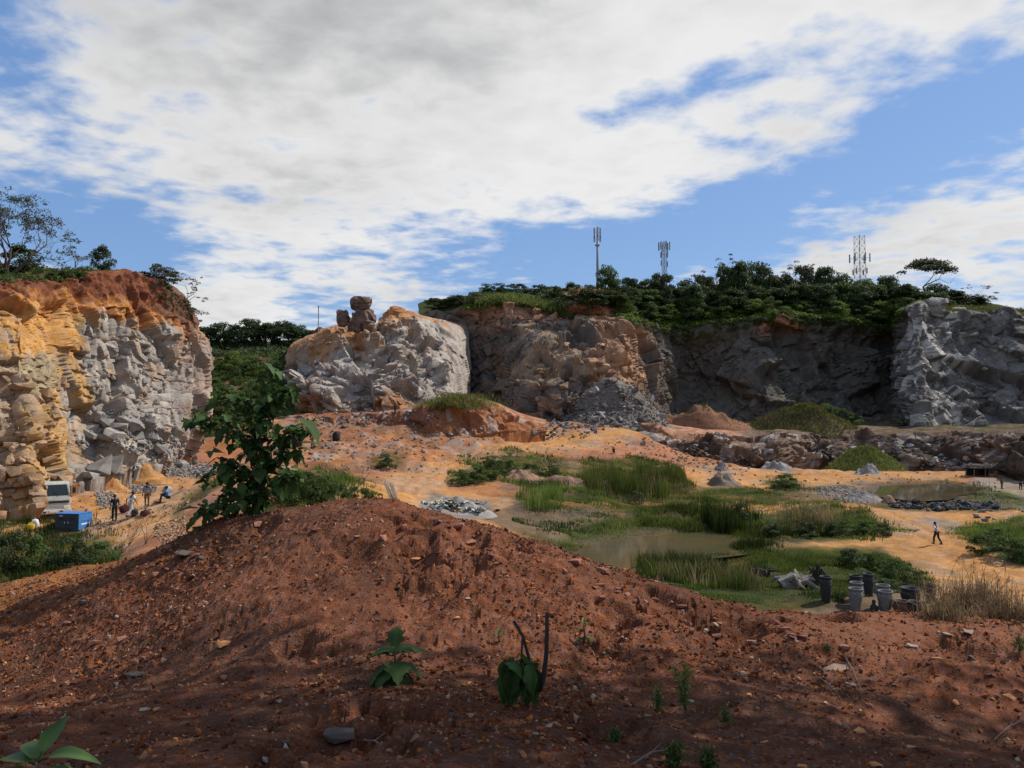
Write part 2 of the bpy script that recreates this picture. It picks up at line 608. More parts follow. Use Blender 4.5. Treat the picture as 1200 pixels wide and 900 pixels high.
C3 = lambda *c: np.array(c, float)
SAND = C3(0.375, 0.183, 0.060); SAND2 = C3(0.28, 0.115, 0.041); REDS = C3(0.235, 0.085, 0.045); BROWN = C3(0.17, 0.10, 0.065)
GREY = C3(0.235, 0.205, 0.178); DGREY = C3(0.17, 0.165, 0.16); OCHRE = C3(0.38, 0.228, 0.098); TAN = C3(0.30, 0.21, 0.135)
GREENS = C3(0.034, 0.046, 0.009); MUD = C3(0.17, 0.115, 0.07); PALE = C3(0.33, 0.25, 0.18)

# ------------------------------------------------ near mound of red gravelly earth
MS = []      # (px, py, depth)
for px in (-150, 0, 150, 300, 450, 600, 750, 900, 1050, 1200, 1350):
    MS.append((px, 905, 3.45 + 0.00018 * (px - 400) ** 2 / 100))
    MS.append((px, 1300, 1.6))
crest = [(-150, 700, 11.5), (0, 684, 11.5), (90, 668, 10.8), (160, 653, 10.2), (230, 622, 9.8), (300, 601, 9.6), (400, 590, 9.4), (480, 592, 9.3), (560, 613, 9.0), (680, 654, 8.6),
         (780, 690, 8.2), (880, 716, 8.0), (1000, 722, 8.2), (1100, 722, 8.6), (1200, 716, 9.0), (1350, 712, 9.5)]
MS += crest
for px, py, d in crest:
    MS.append((px, py + (905 - py) * 0.45, d * 0.60 + 1.0))
MP = at(np.array([m[0] for m in MS]), np.array([m[1] for m in MS]), np.array([m[2] for m in MS]))
back = []
for px, py, d in crest:
    p = at(px, py, d)
    back.append((p[0] * 1.12, d + 1.6, p[2] - 0.55)); back.append((p[0] * 1.35, d + 5.0, p[2] - 2.9)); back.append((p[0] * 1.7, d + 12.0, p[2] - 6.6 if px > 550 else p[2] - 5.2))
MP = np.concatenate([MP, np.array(back)])
mfit = tps_fit(MP[:, :2], MP[:, 2], 0.02)
nu, nv = 580, 400
ys = 1.0 * (21.0 / 1.0) ** (np.linspace(0, 1, nv) ** 0.9)
hw = lambda y: 1.6 + 0.82 * y
Xm = np.linspace(-1, 1, nu)[:, None] * hw(ys)[None]; Ym = np.broadcast_to(ys[None], Xm.shape)
Zm = tps(mfit, Xm, Ym)
Q = np.stack([Xm, Ym, Zm], -1)
Zm = Zm + 0.13 * fbm(Q * 1.1, 3, 3) + 0.05 * fbm(Q * np.array([2.6, 2.6, 0.0]), 3, 8)
rough = np.clip(0.45 + 1.6 * fbm(Q * 0.6 + 9, 2, 77), 0.1, 1.1)
f1, e1, r1 = facets(Q * np.array([13.0, 13.0, 13.0]), 5)
f2, e2, r2 = facets(Q * 30.0, 15)
Zm = Zm + rough * (0.028 * f1 * ss(e1, 0, .25) + 0.015 * f2 * ss(e2, 0, .25)) + 0.034 * rough * fbm(Q * 5.0, 3, 21)
# foot holes and hollows seen on the mound
for px, py, wx, dp in [(345, 762, .17, .16), (490, 648, .20, .22), (470, 610, .16, .14), (395, 862, .24, .20), (715, 713, .20, .16), (815, 717, .17, .16), (872, 724, .18, .15), (500, 700, .22, .12), (310, 620, .15, .10),
                       (500, 606, .14, .12), (556, 628, .20, .14), (600, 632, .16, .10), (775, 697, .16, .12), (1140, 765, .22, .08), (715, 860, .25, .10), (420, 640, .2, .1), (150, 760, .25, .07),
                       (965, 724, .17, .12), (545, 655, .2, .1), (700, 760, .2, .1), (640, 680, .18, .08), (850, 735, .14, .1), (255, 640, .16, .08)]:
    v = pdir(px, py)
    tt = np.linspace(2, 13, 700)
    pts = CAM + v * tt[:, None]
    zi = tps(mfit, pts[:, 0], pts[:, 1])
    k = np.argmax(pts[:, 2] < zi)
    x0, y0 = pts[k, 0], pts[k, 1]
    dd = ((Xm - x0) ** 2 + ((Ym - y0) / 1.5) ** 2) / wx ** 2
    dd = dd * (1 + 1.6 * fbm(Q * 6 + px, 3, 91)).clip(.2, 3)
    Zm = Zm - 1.15 * dp * np.exp(-np.abs(dd) ** 1.5)
Q = np.stack([Xm, Ym, Zm], -1)
n1_ = fbm(Q * 0.8, 3, 31); n2_ = fbm(Q * 4.0, 3, 33)
cm = lerp(np.broadcast_to(C3(0.138, 0.052, 0.028), Q.shape), C3(0.095, 0.043, 0.026), ss(n1_, -0.25, 0.25))
cm = lerp(cm, C3(0.175, 0.066, 0.033), ss(n2_, 0.1, 0.5) * 0.7)
cm = cm * (0.75 + 0.6 * r1 * rough.clip(0, 1))[..., None]
pxm, pym = topix(Q)
cm = lerp(cm, SAND2 * 0.8, ss(120 + 60 * n2_ - pxm - (pym - 690) * 2.5, 0, 90) * ss(pym, 640, 670))
cm = lerp(cm, C3(0.21, 0.085, 0.045), ss(pxm, 850, 1050) * (1 - ss(pym, 720, 800)) * 0.7)
mound_me = np_mesh('mound', Q, grid_faces(nu, nv), M['gravel_earth'], cm, smooth=False)
mound = struct('mound', mound_me)
MOUND = dict(ys=ys, Z=Zm, nu=nu)

# ------------------------------------------------ quarry floor
GP = [(1003, 718, 35), (960, 700, 38), (1098, 638, 60), (1180, 690, 42), (1180, 650, 56), (1174, 574, 114), (1100, 600, 80), (1090, 580, 104), (1025, 552, 140), (1150, 557, 134),
      (900, 552, 138), (850, 546, 135), (900, 600, 79), (760, 580, 93), (680, 560, 105), (780, 635, 64), (700, 612, 72), (870, 640, 62), (860, 690, 44), (760, 655, 57), (640, 590, 78),
      (560, 600, 72), (520, 560, 90), (470, 575, 80), (600, 522, 125), (720, 502, 150), (660, 512, 140), (560, 510, 133), (500, 504, 130), (440, 522, 115), (400, 502, 130), (460, 487, 143),
      (350, 522, 110), (240, 502, 135), (240, 545, 98), (172, 594, 70), (154, 560, 84), (65, 612, 62), (110, 600, 66), (0, 612, 58), (100, 565, 76), (200, 548, 87),
      (262, 566, 60), (330, 562, 55), (400, 586, 50), (230, 614, 50), (140, 645, 46), (60, 668, 42), (760, 512, 148), (800, 532, 146), (700, 530, 128), (770, 550, 118), (340, 482, 150), (400, 480, 148)]
A = at(np.array([q[0] for q in GP]), np.array([q[1] for q in GP]), np.array([q[2] for q in GP], float))
A = np.concatenate([A, np.array([(0, 26, 2.2), (-12, 28, 3.2), (14, 27, 1.2), (26, 28, 1.6), (-26, 30, 3.2), (45, 45, 1), (-60, 60, 3), (0, 8, 3), (30, 8, 2.5), (-30, 8, 4), (-90, 90, 4),
                                 (-60, 190, 9), (45, 180, 0.5), (90, 175, 0), (130, 150, 0), (20, 185, 6), (0, 230, 6), (110, 220, 0), (-120, 160, 6), (-110, 230, 8), (200, 230, 0), (-200, 230, 6)], float)])
gfit = tps_fit(A[:, :2], A[:, 2], 3.0)
gnu, gnv = 580, 370
gy = 9.0 * (250.0 / 9.0) ** np.linspace(0, 1, gnv)
ghw = lambda y: 16 + 0.86 * y
Xg = np.linspace(-1, 1, gnu)[:, None] * ghw(gy)[None]; Yg = np.broadcast_to(gy[None], Xg.shape)
Zg = tps(gfit, Xg, Yg)
Q = np.stack([Xg, Yg, Zg * 0], -1)
Zg = Zg + 0.55 * fbm(Q / 7.0, 4, 51) + 0.22 * fbm(Q / 2.0, 3, 57)
_a, _b = topix(np.stack([Xg, Yg, Zg], -1))
rug = (1 - ss(_a, 560, 700)) * ss(_b, 470, 490) * (1 - ss(_b, 545, 560)) * ss(_a, 280, 330) + .5 * (1 - ss(_a, 215, 260)) * ss(_b, 540, 560) + .45 * ss(_a, 640, 700) * (1 - ss(_b, 545, 565))
rid0 = np.abs(fbm(Q / 9.0 + 3, 4, 81))
rugf, rue, rur = facets(Q / np.array([5.0, 3.0, 1]) + .3, 83)
Zg = Zg + rug * (1.4 * (rid0 - .12) + .75 * rugf * ss(rue, 0, .2) + .35 * fbm(Q / 1.2, 3, 85))
Pg0 = np.stack([Xg, Yg, Zg], -1)
gpx, gpy = topix(Pg0)
wob = 9 * fbm(Q / 3.0, 3, 61) + 5 * fbm(Q / 1.0, 2, 63); wob2 = 5 * fbm(Q / 2.5 + 7, 3, 65)
wx_, wy_ = gpx + wob, gpy + wob2


def pm(poly):
    return inpoly(wx_, wy_, poly)


def soft(mask, it=1):
    m = mask.astype(float)
    for _ in range(it):
        m[1:-1, 1:-1] = (m[1:-1, 1:-1] * 2 + m[:-2, 1:-1] + m[2:, 1:-1] + m[1:-1, :-2] + m[1:-1, 2:]) / 6
    return m


POND = [(655, 640), (700, 632), (760, 625), (830, 618), (880, 616), (905, 630), (880, 648), (820, 655), (760, 662), (700, 672), (640, 670)]
POND2 = [(1010, 570), (1060, 566), (1110, 566), (1148, 571), (1138, 578), (1110, 585), (1075, 587), (1035, 582)]
mp1 = soft(inpoly(gpx + wob * .5, gpy + wob2 * .5, POND), 5); mp2 = soft(inpoly(gpx + wob * .4, gpy + wob2 * .3, POND2), 4)
pond_z = float(np.median(Zg[mp1 > 0.6])); pond2_z = float(np.median(Zg[mp2 > 0.6]))
for mp, pz in ((mp1, pond_z), (mp2, pond2_z)):
    wide = soft(mp > 0.02, 26)
    Zg = lerp(Zg[..., None], np.array([pz + 0.12]), ss(wide, 0.0, 0.5) * 0.9)[..., 0] + 0.06 * fbm(Q / 1.1, 2, 69)
    Zg = Zg - 0.55 * mp
# base colour of the floor: orange sand, red soil, wet mud, green turf, grey rubble
Cg = np.broadcast_to(SAND2, Pg0.shape).copy()
big = fbm(Q / 12.0, 3, 71); fine = fbm(Q / 1.3, 3, 73)
Cg = lerp(Cg, REDS * 1.6, ss(big + 0.3 * fine, -0.02, 0.3) * 0.55)
wet = ss(gpx + 8 * big * 10, 560, 640) * ss(gpy, 556, 575) * (1 - ss(gpy, 735, 760))
Cg = lerp(Cg, C3(.066, .060, .024), wet * (0.85 + fine).clip(0, 1))
polys = [
    ([(430, 585), (455, 555), (500, 540), (560, 520), (640, 505), (700, 505), (735, 490), (760, 500), (735, 520), (700, 528), (620, 530), (560, 545), (520, 575), (600, 585), (620, 600), (500, 600), (430, 600)], SAND * 1.05, 3),
    ([(790, 545), (860, 545), (980, 545), (1060, 552), (1140, 550), (1130, 562), (1040, 562), (960, 570), (900, 575), (850, 572), (810, 565)], SAND * 1.0, 2),
    ([(880, 590), (960, 583), (1040, 600), (1200, 598), (1240, 612), (1130, 615), (1110, 640), (1200, 660), (1240, 720), (1130, 720), (1060, 680), (1030, 640), (880, 650), (870, 640), (1000, 630), (1050, 620), (1000, 605), (880, 602)], SAND * 0.92, 3),
    ([(0, 640), (0, 600), (100, 565), (140, 530), (200, 545), (240, 560), (215, 610), (130, 650)], SAND * 1.12, 3),
    ([(330, 505), (420, 485), (500, 480), (600, 490), (600, 515), (480, 540), (400, 560), (340, 540)], SAND2 * 1.05, 3),
    ([(1050, 612), (1100, 605), (1130, 615), (1120, 628), (1080, 632), (1050, 625)], PALE * 0.62, 2),
    ([(1140, 560), (1240, 560), (1240, 600), (1150, 592)], PALE * 0.72, 2),
    ([(940, 575), (1060, 560), (1060, 590), (950, 590)], MUD, 2),
    ([(590, 595), (640, 585), (720, 600), (740, 612), (660, 632), (590, 618), (560, 605)], MUD * .75, 2),
    ([(480, 600), (500, 580), (570, 585), (580, 605), (520, 612)], C3(.17, .145, .12), 1),
    ([(980, 700), (1050, 690), (1100, 730), (1000, 740), (900, 740)], MUD * .8, 2),
]
for poly, c, s_ in polys:
    Cg = lerp(Cg, c, soft(pm(poly), s_) * 0.92)
greens = [
    [(520, 565), (540, 535), (600, 528), (680, 540), (760, 535), (800, 552), (800, 580), (700, 582), (620, 575), (590, 555), (560, 570)],
    [(600, 590), (680, 580), (760, 582), (880, 570), (930, 585), (1000, 590), (1060, 620), (1000, 632), (880, 632), (840, 615), (740, 625), (680, 640), (630, 640), (700, 612), (740, 600), (650, 590)],
    [(740, 655), (830, 655), (900, 640), (1000, 640), (1060, 660), (1090, 690), (1000, 690), (960, 712), (860, 730), (780, 710)],
    [(1130, 625), (1160, 612), (1240, 615), (1240, 668), (1170, 655)],
    [(330, 560), (380, 540), (460, 580), (440, 600), (330, 600)],
    [(430, 545), (450, 528), (480, 530), (470, 548)],
    [(195, 610), (220, 575), (270, 555), (275, 562), (235, 585)],
    [(890, 560), (925, 555), (945, 575), (905, 578)],
    [(-40, 700), (-40, 615), (60, 610), (150, 640), (120, 690)],
    [(1090, 560), (1240, 590), (1240, 600), (1160, 592)],
]
grass_mask = np.zeros(gpx.shape)
for k, poly in enumerate(greens):
    m_ = soft(pm(poly), 2); grass_mask = np.maximum(grass_mask, m_)
Cg = lerp(Cg, GREENS * 1.1, grass_mask * (0.85 + 0.3 * fine).clip(0, 1))
for poly in ([(600, 585), (700, 589), (790, 588), (880, 590), (880, 597), (780, 594), (650, 592)], [(700, 571), (800, 578), (880, 583), (880, 587), (790, 584), (700, 577)]):
    Cg = lerp(Cg, SAND2 * .9, soft(pm(poly), 1) * .8)
Cg = lerp(Cg, C3(.24, .095, .045), rug.clip(0, 1) * ss(rur + 1.2 * fine, .45, .75) * .75)
Cg = lerp(Cg, C3(.27, .22, .18), rug.clip(0, 1) * ss(rur - .8 * fine, .78, .95) * .7)
Cg = Cg * (1 + .35 * fbm(Q / .8, 3, 87) + .3 * fbm(Q / 5.0, 3, 88))[..., None]
Cg = lerp(Cg, MUD * 0.55, np.maximum(soft(mp1 > .05, 3), soft(mp2 > .05, 3)) * 0.9)
# trodden tracks with wheel ruts
def hit0(px, py):
    v = pdir(px, py); tt = np.linspace(20, 190, 1500); p = CAM + v * tt[:, None]
    hit = p[:, 2] < tps(gfit, p[:, 0], p[:, 1])
    k = np.argmax(hit) if hit.any() else np.argmin(np.abs(tt - 150.0))
    return p[k, :2]


for line in ([(430, 592), (480, 572), (520, 552), (580, 530), (650, 516), (700, 510), (738, 496)], [(1260, 705), (1170, 668), (1110, 640), (1060, 612), (1000, 596), (930, 590), (880, 598)], [(1230, 606), (1150, 604), (1080, 603), (1010, 598)],
             [(800, 556), (900, 560), (1000, 557), (1100, 556), (1180, 552)], [(30, 625), (90, 600), (150, 585), (200, 570)]):
    pts = np.array([hit0(*q) for q in line])
    tq = np.linspace(0, len(pts) - 1, 160); cv_ = catmull(pts, tq)
    dm = np.full(Xg.shape, 1e9)
    for c_ in cv_:
        dm = np.minimum(dm, (Xg - c_[0]) ** 2 + (Yg - c_[1]) ** 2)
    dm = np.sqrt(dm) + .25 * fbm(Q / 1.5, 2, 93)
    bed = (1 - ss(dm, 1.2, 2.6)); rut = np.exp(-((dm - .8) / .28) ** 2)
    Cg = lerp(Cg, SAND * C3(1.12, 1.06, .98), bed * .8)
    Cg = Cg * (1 - .30 * rut * (.6 + fbm(Q / .7, 2, 95)))[..., None]
    Zg = Zg - .10 * rut * (1 - mp1) * (1 - mp2)
Cg = lerp(Cg, Cg.mean(-1, keepdims=True) * C3(1.05, 1, .92), ss(fbm(Q / 3.0 + 40, 4, 97), .02, .3) * .30)
floor_me = np_mesh('ground', np.stack([Xg, Yg, Zg], -1), grid_faces(gnu, gnv), M['earth'], Cg, smooth=True)
ground = struct('ground', floor_me)

# wide land around, far out to the horizon (always below the modelled quarry)
fm = MB()
S_ = 6000
n_ = 24
V_ = []; F_ = []
for i in range(n_ + 1):
    for j in range(n_ + 1):
        V_.append((-S_ + 2 * S_ * i / n_, -S_ + 2 * S_ * j / n_, -4.0))
F_ = [(i * (n_ + 1) + j, (i + 1) * (n_ + 1) + j, (i + 1) * (n_ + 1) + j + 1, i * (n_ + 1) + j + 1) for i in range(n_) for j in range(n_)]
struct('land', np_mesh('land', np.array(V_), np.array(F_), M['earth'], np.tile(GREENS * 1.3, (len(V_), 1))))


def gz(x, y):
    x = np.asarray(x, float); y = np.asarray(y, float)
    r = np.clip(np.log(y / 9.0) / np.log(250.0 / 9.0) * (gnv - 1), 0, gnv - 1.001)
    c = np.clip((x / ghw(y) + 1) / 2 * (gnu - 1), 0, gnu - 1.001)
    i = c.astype(int); j = r.astype(int); a = c - i; b = r - j
    return Zg[i, j] * (1 - a) * (1 - b) + Zg[i + 1, j] * a * (1 - b) + Zg[i, j + 1] * (1 - a) * b + Zg[i + 1, j + 1] * a * b


# ------------------------------------------------ left cliff
LC = [(-260, [(660, 46), (560, 46), (440, 48), (372, 50), (328, 53), (316, 70), (308, 110)]),
      (-60, [(614, 56), (540, 57), (450, 59), (365, 62), (332, 65), (318, 80), (312, 120)]),
      (0, [(602, 60), (535, 61), (445, 63), (356, 67), (330, 71), (317, 85), (312, 120)]),
      (35, [(594, 61), (528, 62), (440, 65), (358, 69), (330, 74), (317, 88), (314, 122)]),
      (68, [(580, 65), (522, 67), (440, 70), (362, 74), (328, 78), (318, 92), (316, 124)]),
      (84, [(570, 71), (520, 73), (440, 76), (366, 78), (324, 81), (318, 94), (318, 126)]),
      (115, [(560, 73), (515, 77), (440, 80), (370, 82), (320, 85), (318, 96), (320, 126)]),
      (150, [(553, 77), (512, 81), (440, 84), (372, 86), (319, 89), (321, 99), (326, 126)]),
      (190, [(546, 82), (508, 86), (440, 89), (376, 91), (330, 93), (332, 102), (340, 126)]),
      (222, [(212, 540, 87), (228, 500, 91), (232, 440, 94), (226, 386, 95), (212, 345, 96), (206, 345, 104), (190, 350, 128)]),
      (236, [(222, 536, 96), (241, 492, 98), (240, 440, 99), (237, 398, 99), (224, 356, 99), (210, 352, 108), (190, 355, 130)]),
      (225, [(218, 530, 125), (228, 492, 128), (226, 440, 130), (222, 398, 132), (214, 360, 134), (205, 356, 136), (180, 356, 140)])]
P_, tv = loft(LC, 400, [3, 70, 95, 85, 50, 16, 8])
Nn = gnormal(P_)
if Nn[100, 100, 1] > 0: Nn = -Nn
wall = (ss(tv, -1, 0) * (1 - ss(tv, 3.0, 3.35)))[None]
soilw = (ss(tv, 2.9, 3.2) * (1 - ss(tv, 4.0, 4.3)))[None]
P0 = P_.copy()
P_, rid, ed = fracture(P_, Nn, [(6.0, 2.3, (1, 1, 1.8)), (2.5, 1.15, (1, 1, 1.5)), (1.05, 0.5, (1.1, 1, 1)), (0.6, 0.10, (1, 1, 1))], 101, wall)
gul = np.abs(fbm(P0 * np.array([0.55, 0.55, 0.12]), 3, 151))
P_ = P_ + Nn * (soilw * (-1.6 * gul + 0.7 * fbm(P0 * 0.9, 4, 155)) + (1 - wall) * 0.5 * fbm(P0 * 0.4, 3, 158))[..., None]
px_, py_ = topix(P0)
nz = fbm(P0 * 0.4, 4, 161); nz2 = fbm(P0 * 1.3, 3, 163)
cc = lerp(np.broadcast_to(GREY * 1.22, P_.shape), TAN * 1.0, ss(nz + 0.6 * (rid[1] - .5), 0.05, 0.4) * 0.65)
cc = lerp(cc, C3(.29, .21, .16), ss(px_ + 60 * nz, 190, 225) * 0.75)
tanp = ss(95 - px_ + 50 * nz, -15, 10)
cc = lerp(cc, lerp(np.broadcast_to(TAN * 0.95, P_.shape), OCHRE, ss(rid[1] + 0.8 * nz, 0.45, 0.7)), tanp)
cc = lerp(cc, C3(0.33, 0.24, 0.17), tanp * ss(30 - px_ + 30 * nz2, -10, 10) * 0.8)
cc = lerp(cc, OCHRE * C3(1.12, 1.0, .85), ss(85 - px_ + 25 * nz, -8, 8) * (1 - ss(py_ + 25 * nz2, 405, 425)) * ss(px_ + 60 * nz2, 0, 20))
cc = lerp(cc, C3(.29, .23, .145), ss(75 - px_, -5, 5) * ss(px_, 22, 32) * ss(py_ + 14 * nz, 408, 420) * (1 - ss(py_ + 25 * nz2, 455, 470)))
soilline = np.interp(px_, [-300, 0, 70, 110, 150, 190, 215, 240], [352, 345, 348, 358, 362, 380, 388, 392]) + 22 * nz
cc = lerp(cc, C3(0.38, 0.17, 0.062), (1 - ss(py_, soilline + 6, soilline + 16)) * (1 - ss(px_, 200, 225) * .6))
cc = lerp(cc, C3(0.165, 0.062, 0.034) , 1 - ss(py_ + 14 * nz2, soilline - 12, soilline + 4))
cc = lerp(cc, BROWN * 0.8, ss(px_ + 20 * nz2, 185, 200) * (1 - ss(py_, soilline - 12, soilline + 4)) * 0.8)
cc = lerp(cc, SAND2 * 0.9, (1 - ss(tv + 0 * tv, 0.0, 0.25))[None] * ss(nz2, -.1, .2) * 0.8)
cc = cc * (0.80 + 0.4 * rid[2])[..., None]
cc = lerp(cc, GREENS * 1.3, ss(tv, 4.15, 4.5)[None] * 0.8)
cliff_left = struct('cliff_left', np_mesh('cliff_left', P_, grid_faces(*P_.shape[:2]), M['rock'], cc))
LCG = P_; LCT = tv

# ------------------------------------------------ central rock bluff
BL = [(318, [(484, 192), (470, 192), (458, 192), (448, 193), (440, 194), (430, 215)]),
      (330, [(484, 166), (468, 167), (454, 168), (444, 169), (436, 171), (426, 205)]),
      (337, [(483, 152), (464, 153), (448, 156), (432, 159), (420, 163), (412, 202)]),
      (346, [(483, 148), (462, 149), (440, 153), (418, 158), (403, 163), (400, 202)]),
      (366, [(483, 143), (457, 145), (432, 150), (410, 157), (395, 163), (392, 202)]),
      (384, [(483, 142), (457, 145), (431, 150), (406, 157), (385, 164), (384, 202)]),
      (404, [(483, 141), (457, 144), (430, 151), (405, 157), (382, 166), (381, 202)]),
      (432, [(484, 140), (456, 143), (428, 149), (404, 156), (388, 166), (384, 202)]),
      (448, [(487, 140), (459, 143), (430, 149), (402, 157), (376, 167), (374, 202)]),
      (460, [(487, 140), (459, 144), (430, 150), (400, 158), (366, 169), (366, 202)]),
      (482, [(489, 141), (460, 146), (430, 153), (400, 161), (368, 171), (367, 202)]),
      (508, [(489, 144), (461, 149), (430, 157), (400, 166), (376, 176), (372, 206)]),
      (535, [(489, 155), (462, 160), (430, 168), (402, 176), (383, 185), (375, 208)]),
      (550, [(489, 176), (462, 181), (430, 186), (402, 191), (384, 197), (374, 212)])]
P_, tv = loft(BL, 330, [4, 44, 46, 44, 40, 10])
Nn = gnormal(P_)
if Nn[150, 60, 1] > 0: Nn = -Nn
wall = (ss(tv, -1, 0) * (1 - .60 * ss(tv, 3.0, 3.9)) * (1 - ss(tv, 4.2, 4.6)))[None]
P0 = P_.copy()
wall = wall * (1 - .85 * ss(topix(P0)[0], 508, 535))
P_, rid, ed = fracture(P_, Nn, [(8.0, 4.2, (1.0, 1, 1.1)), (4.0, 2.4, (1.1, 1, 1.2)), (1.8, .9, (1, 1, 1)), (.9, .16, (1, 1, 1))], 201, wall)
px_, py_ = topix(P0)
nz = fbm(P0 * 0.22, 4, 261); nz2 = fbm(P0 * 0.8, 3, 263)
cc = lerp(np.broadcast_to(GREY * 1.35, P_.shape), C3(.31, .235, .185), ss(nz + .4 * (rid[1] - .5), 0, .35) * 0.7)
ol = np.interp(px_, [320, 350, 400, 440, 470, 500, 550], [425, 420, 408, 392, 384, 376, 372]) + 30 * nz
cc = lerp(cc, C3(.36, .19, .095), 1 - ss(py_ + 8 * nz2, ol - 10, ol + 8))
cc = lerp(cc, C3(.33, .14, .068), (1 - ss(py_ + 12 * nz2, ol - 24, ol - 8)) * ss(px_, 440, 470) * 0.8)
cc = lerp(cc, C3(.33, .26, .20), ss(py_ + 14 * nz2, 455, 480) * 0.6)
cc = lerp(cc, SAND2 * .9, ss(py_ + 18 * nz, 468, 484) * 0.8)
cc = cc * (0.78 + 0.44 * rid[2])[..., None]
bluff = struct('rock_bluff', np_mesh('rock_bluff', P_, grid_faces(*P_.shape[:2]), M['rock'], cc))

# ------------------------------------------------ back cliff with the hill above it
BC = [(490, [(484, 200), (450, 200), (420, 200), (395, 201), (372, 202), (360, 214), (356, 250)]),
      (545, [(489, 187), (455, 190), (420, 192), (385, 193), (361, 194), (351, 206), (347, 245)]),
      (580, [(492, 178), (455, 183), (420, 188), (385, 190), (354, 192), (346, 206), (342, 248)]),
      (600, [(494, 166), (452, 169), (418, 178), (386, 187), (356, 191), (346, 206), (341, 250)]),
      (630, [(496, 158), (452, 161), (415, 170), (388, 184), (361, 190), (346, 206), (340, 250)]),
      (660, [(497, 156), (455, 160), (420, 168), (390, 182), (370, 188), (350, 191), (338, 252)]),
      (700, [(497, 157), (460, 161), (425, 166), (395, 178), (374, 188), (353, 191), (337, 256)]),
      (735, [(495, 160), (455, 164), (420, 169), (392, 176), (374, 187), (357, 204), (337, 262)]),
      (758, [(492, 176), (452, 182), (420, 188), (400, 192), (381, 195), (362, 206), (337, 265)]),
      (800, [(492, 196), (455, 201), (425, 204), (405, 204), (387, 202), (366, 211), (337, 268)]),
      (860, [(492, 193), (455, 197), (420, 199), (400, 200), (377, 200), (362, 213), (334, 270)]),
      (900, [(492, 186), (455, 190), (420, 196), (397, 199), (372, 199), (360, 213), (334, 270)]),
      (940, [(492, 190), (455, 198), (420, 202), (395, 202), (371, 200), (360, 213), (335, 270)]),
      (1000, [(492, 195), (455, 203), (425, 206), (400, 206), (377, 203), (364, 214), (338, 270)]),
      (1046, [(494, 198), (455, 206), (430, 208), (405, 208), (385, 206), (367, 215), (341, 268)]),
      (1060, [(497, 178), (455, 183), (425, 186), (395, 188), (362, 189), (358, 216), (343, 266)]),
      (1078, [(499, 168), (455, 172), (425, 176), (390, 181), (353, 185), (354, 216), (345, 264)]),
      (1100, [(500, 171), (460, 178), (430, 183), (400, 187), (363, 190), (358, 216), (348, 262)]),
      (1150, [(500, 173), (460, 180), (430, 184), (400, 187), (366, 190), (360, 216), (354, 258)]),
      (1200, [(500, 171), (460, 178), (430, 182), (400, 185), (372, 189), (367, 212), (362, 252)]),
      (1330, [(502, 165), (460, 172), (430, 176), (400, 180), (378, 184), (374, 206), (374, 246)])]
P_, tv = loft(BC, 780, [3, 42, 40, 40, 36, 16, 10])
Nn = gnormal(P_)
if Nn[300, 60, 1] > 0: Nn = -Nn
wall = (ss(tv, -1, 0) * (1 - ss(tv, 3.85, 4.1)))[None]
P0 = P_.copy()
P_, rid, ed = fracture(P_, Nn, [(10.0, 4.2, (1, 1, 1.7)), (4.4, 2.1, (1, 1, 1.4)), (2.0, .9, (1.1, 1, 1)), (1.0, .2, (1, 1, 1))], 301, wall)
P_ = P_ + Nn * ((1 - wall) * 1.2 * fbm(P0 * 0.12, 3, 358))[..., None]
px_, py_ = topix(P0)
nz = fbm(P0 * 0.16, 4, 361); nz2 = fbm(P0 * 0.6, 3, 363)
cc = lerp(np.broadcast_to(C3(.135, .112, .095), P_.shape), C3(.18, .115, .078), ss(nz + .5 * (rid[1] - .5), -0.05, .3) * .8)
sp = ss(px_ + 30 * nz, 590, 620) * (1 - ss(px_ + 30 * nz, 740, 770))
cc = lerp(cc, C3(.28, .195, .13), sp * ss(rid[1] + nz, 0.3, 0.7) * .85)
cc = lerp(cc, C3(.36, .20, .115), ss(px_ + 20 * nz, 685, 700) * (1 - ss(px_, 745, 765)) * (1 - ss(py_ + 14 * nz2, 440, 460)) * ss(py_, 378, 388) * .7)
cc = lerp(cc, C3(.105, .095, .080), ss(px_ + 30 * nz, 745, 790) * .88)  # dark weathered rock, its colour lowered further to stand in for deep shade
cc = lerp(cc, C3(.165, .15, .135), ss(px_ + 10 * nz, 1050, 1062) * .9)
cc = lerp(cc, C3(.40, .37, .33), ss(px_, 1055, 1062) * (1 - ss(px_, 1120, 1140)) * ss(rid[2], .5, .7) * .8)
redm = ss(px_ + 15 * nz, 655, 670) * (1 - ss(px_ + 15 * nz, 715, 728)) * (1 - ss(py_ + 8 * nz2, 366, 374))
cc = lerp(cc, C3(.40, .15, .085), redm)
cc = lerp(cc, C3(.26, .13, .08), ss(px_ + 15 * nz, 880, 900) * (1 - ss(px_ + 15 * nz, 935, 950)) * (1 - ss(py_ + 10 * nz2, 385, 398)))
cc = lerp(cc, C3(.36, .19, .11), ss(px_, 540, 550) * (1 - ss(px_, 660, 680)) * (1 - ss(py_ + 14 * nz2, 372, 386)) * .7)
cc = cc * (0.78 + 0.44 * rid[2])[..., None]
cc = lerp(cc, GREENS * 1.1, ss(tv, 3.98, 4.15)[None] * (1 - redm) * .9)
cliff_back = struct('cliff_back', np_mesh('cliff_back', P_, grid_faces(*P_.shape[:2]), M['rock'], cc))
BCG = P_; BCT = tv

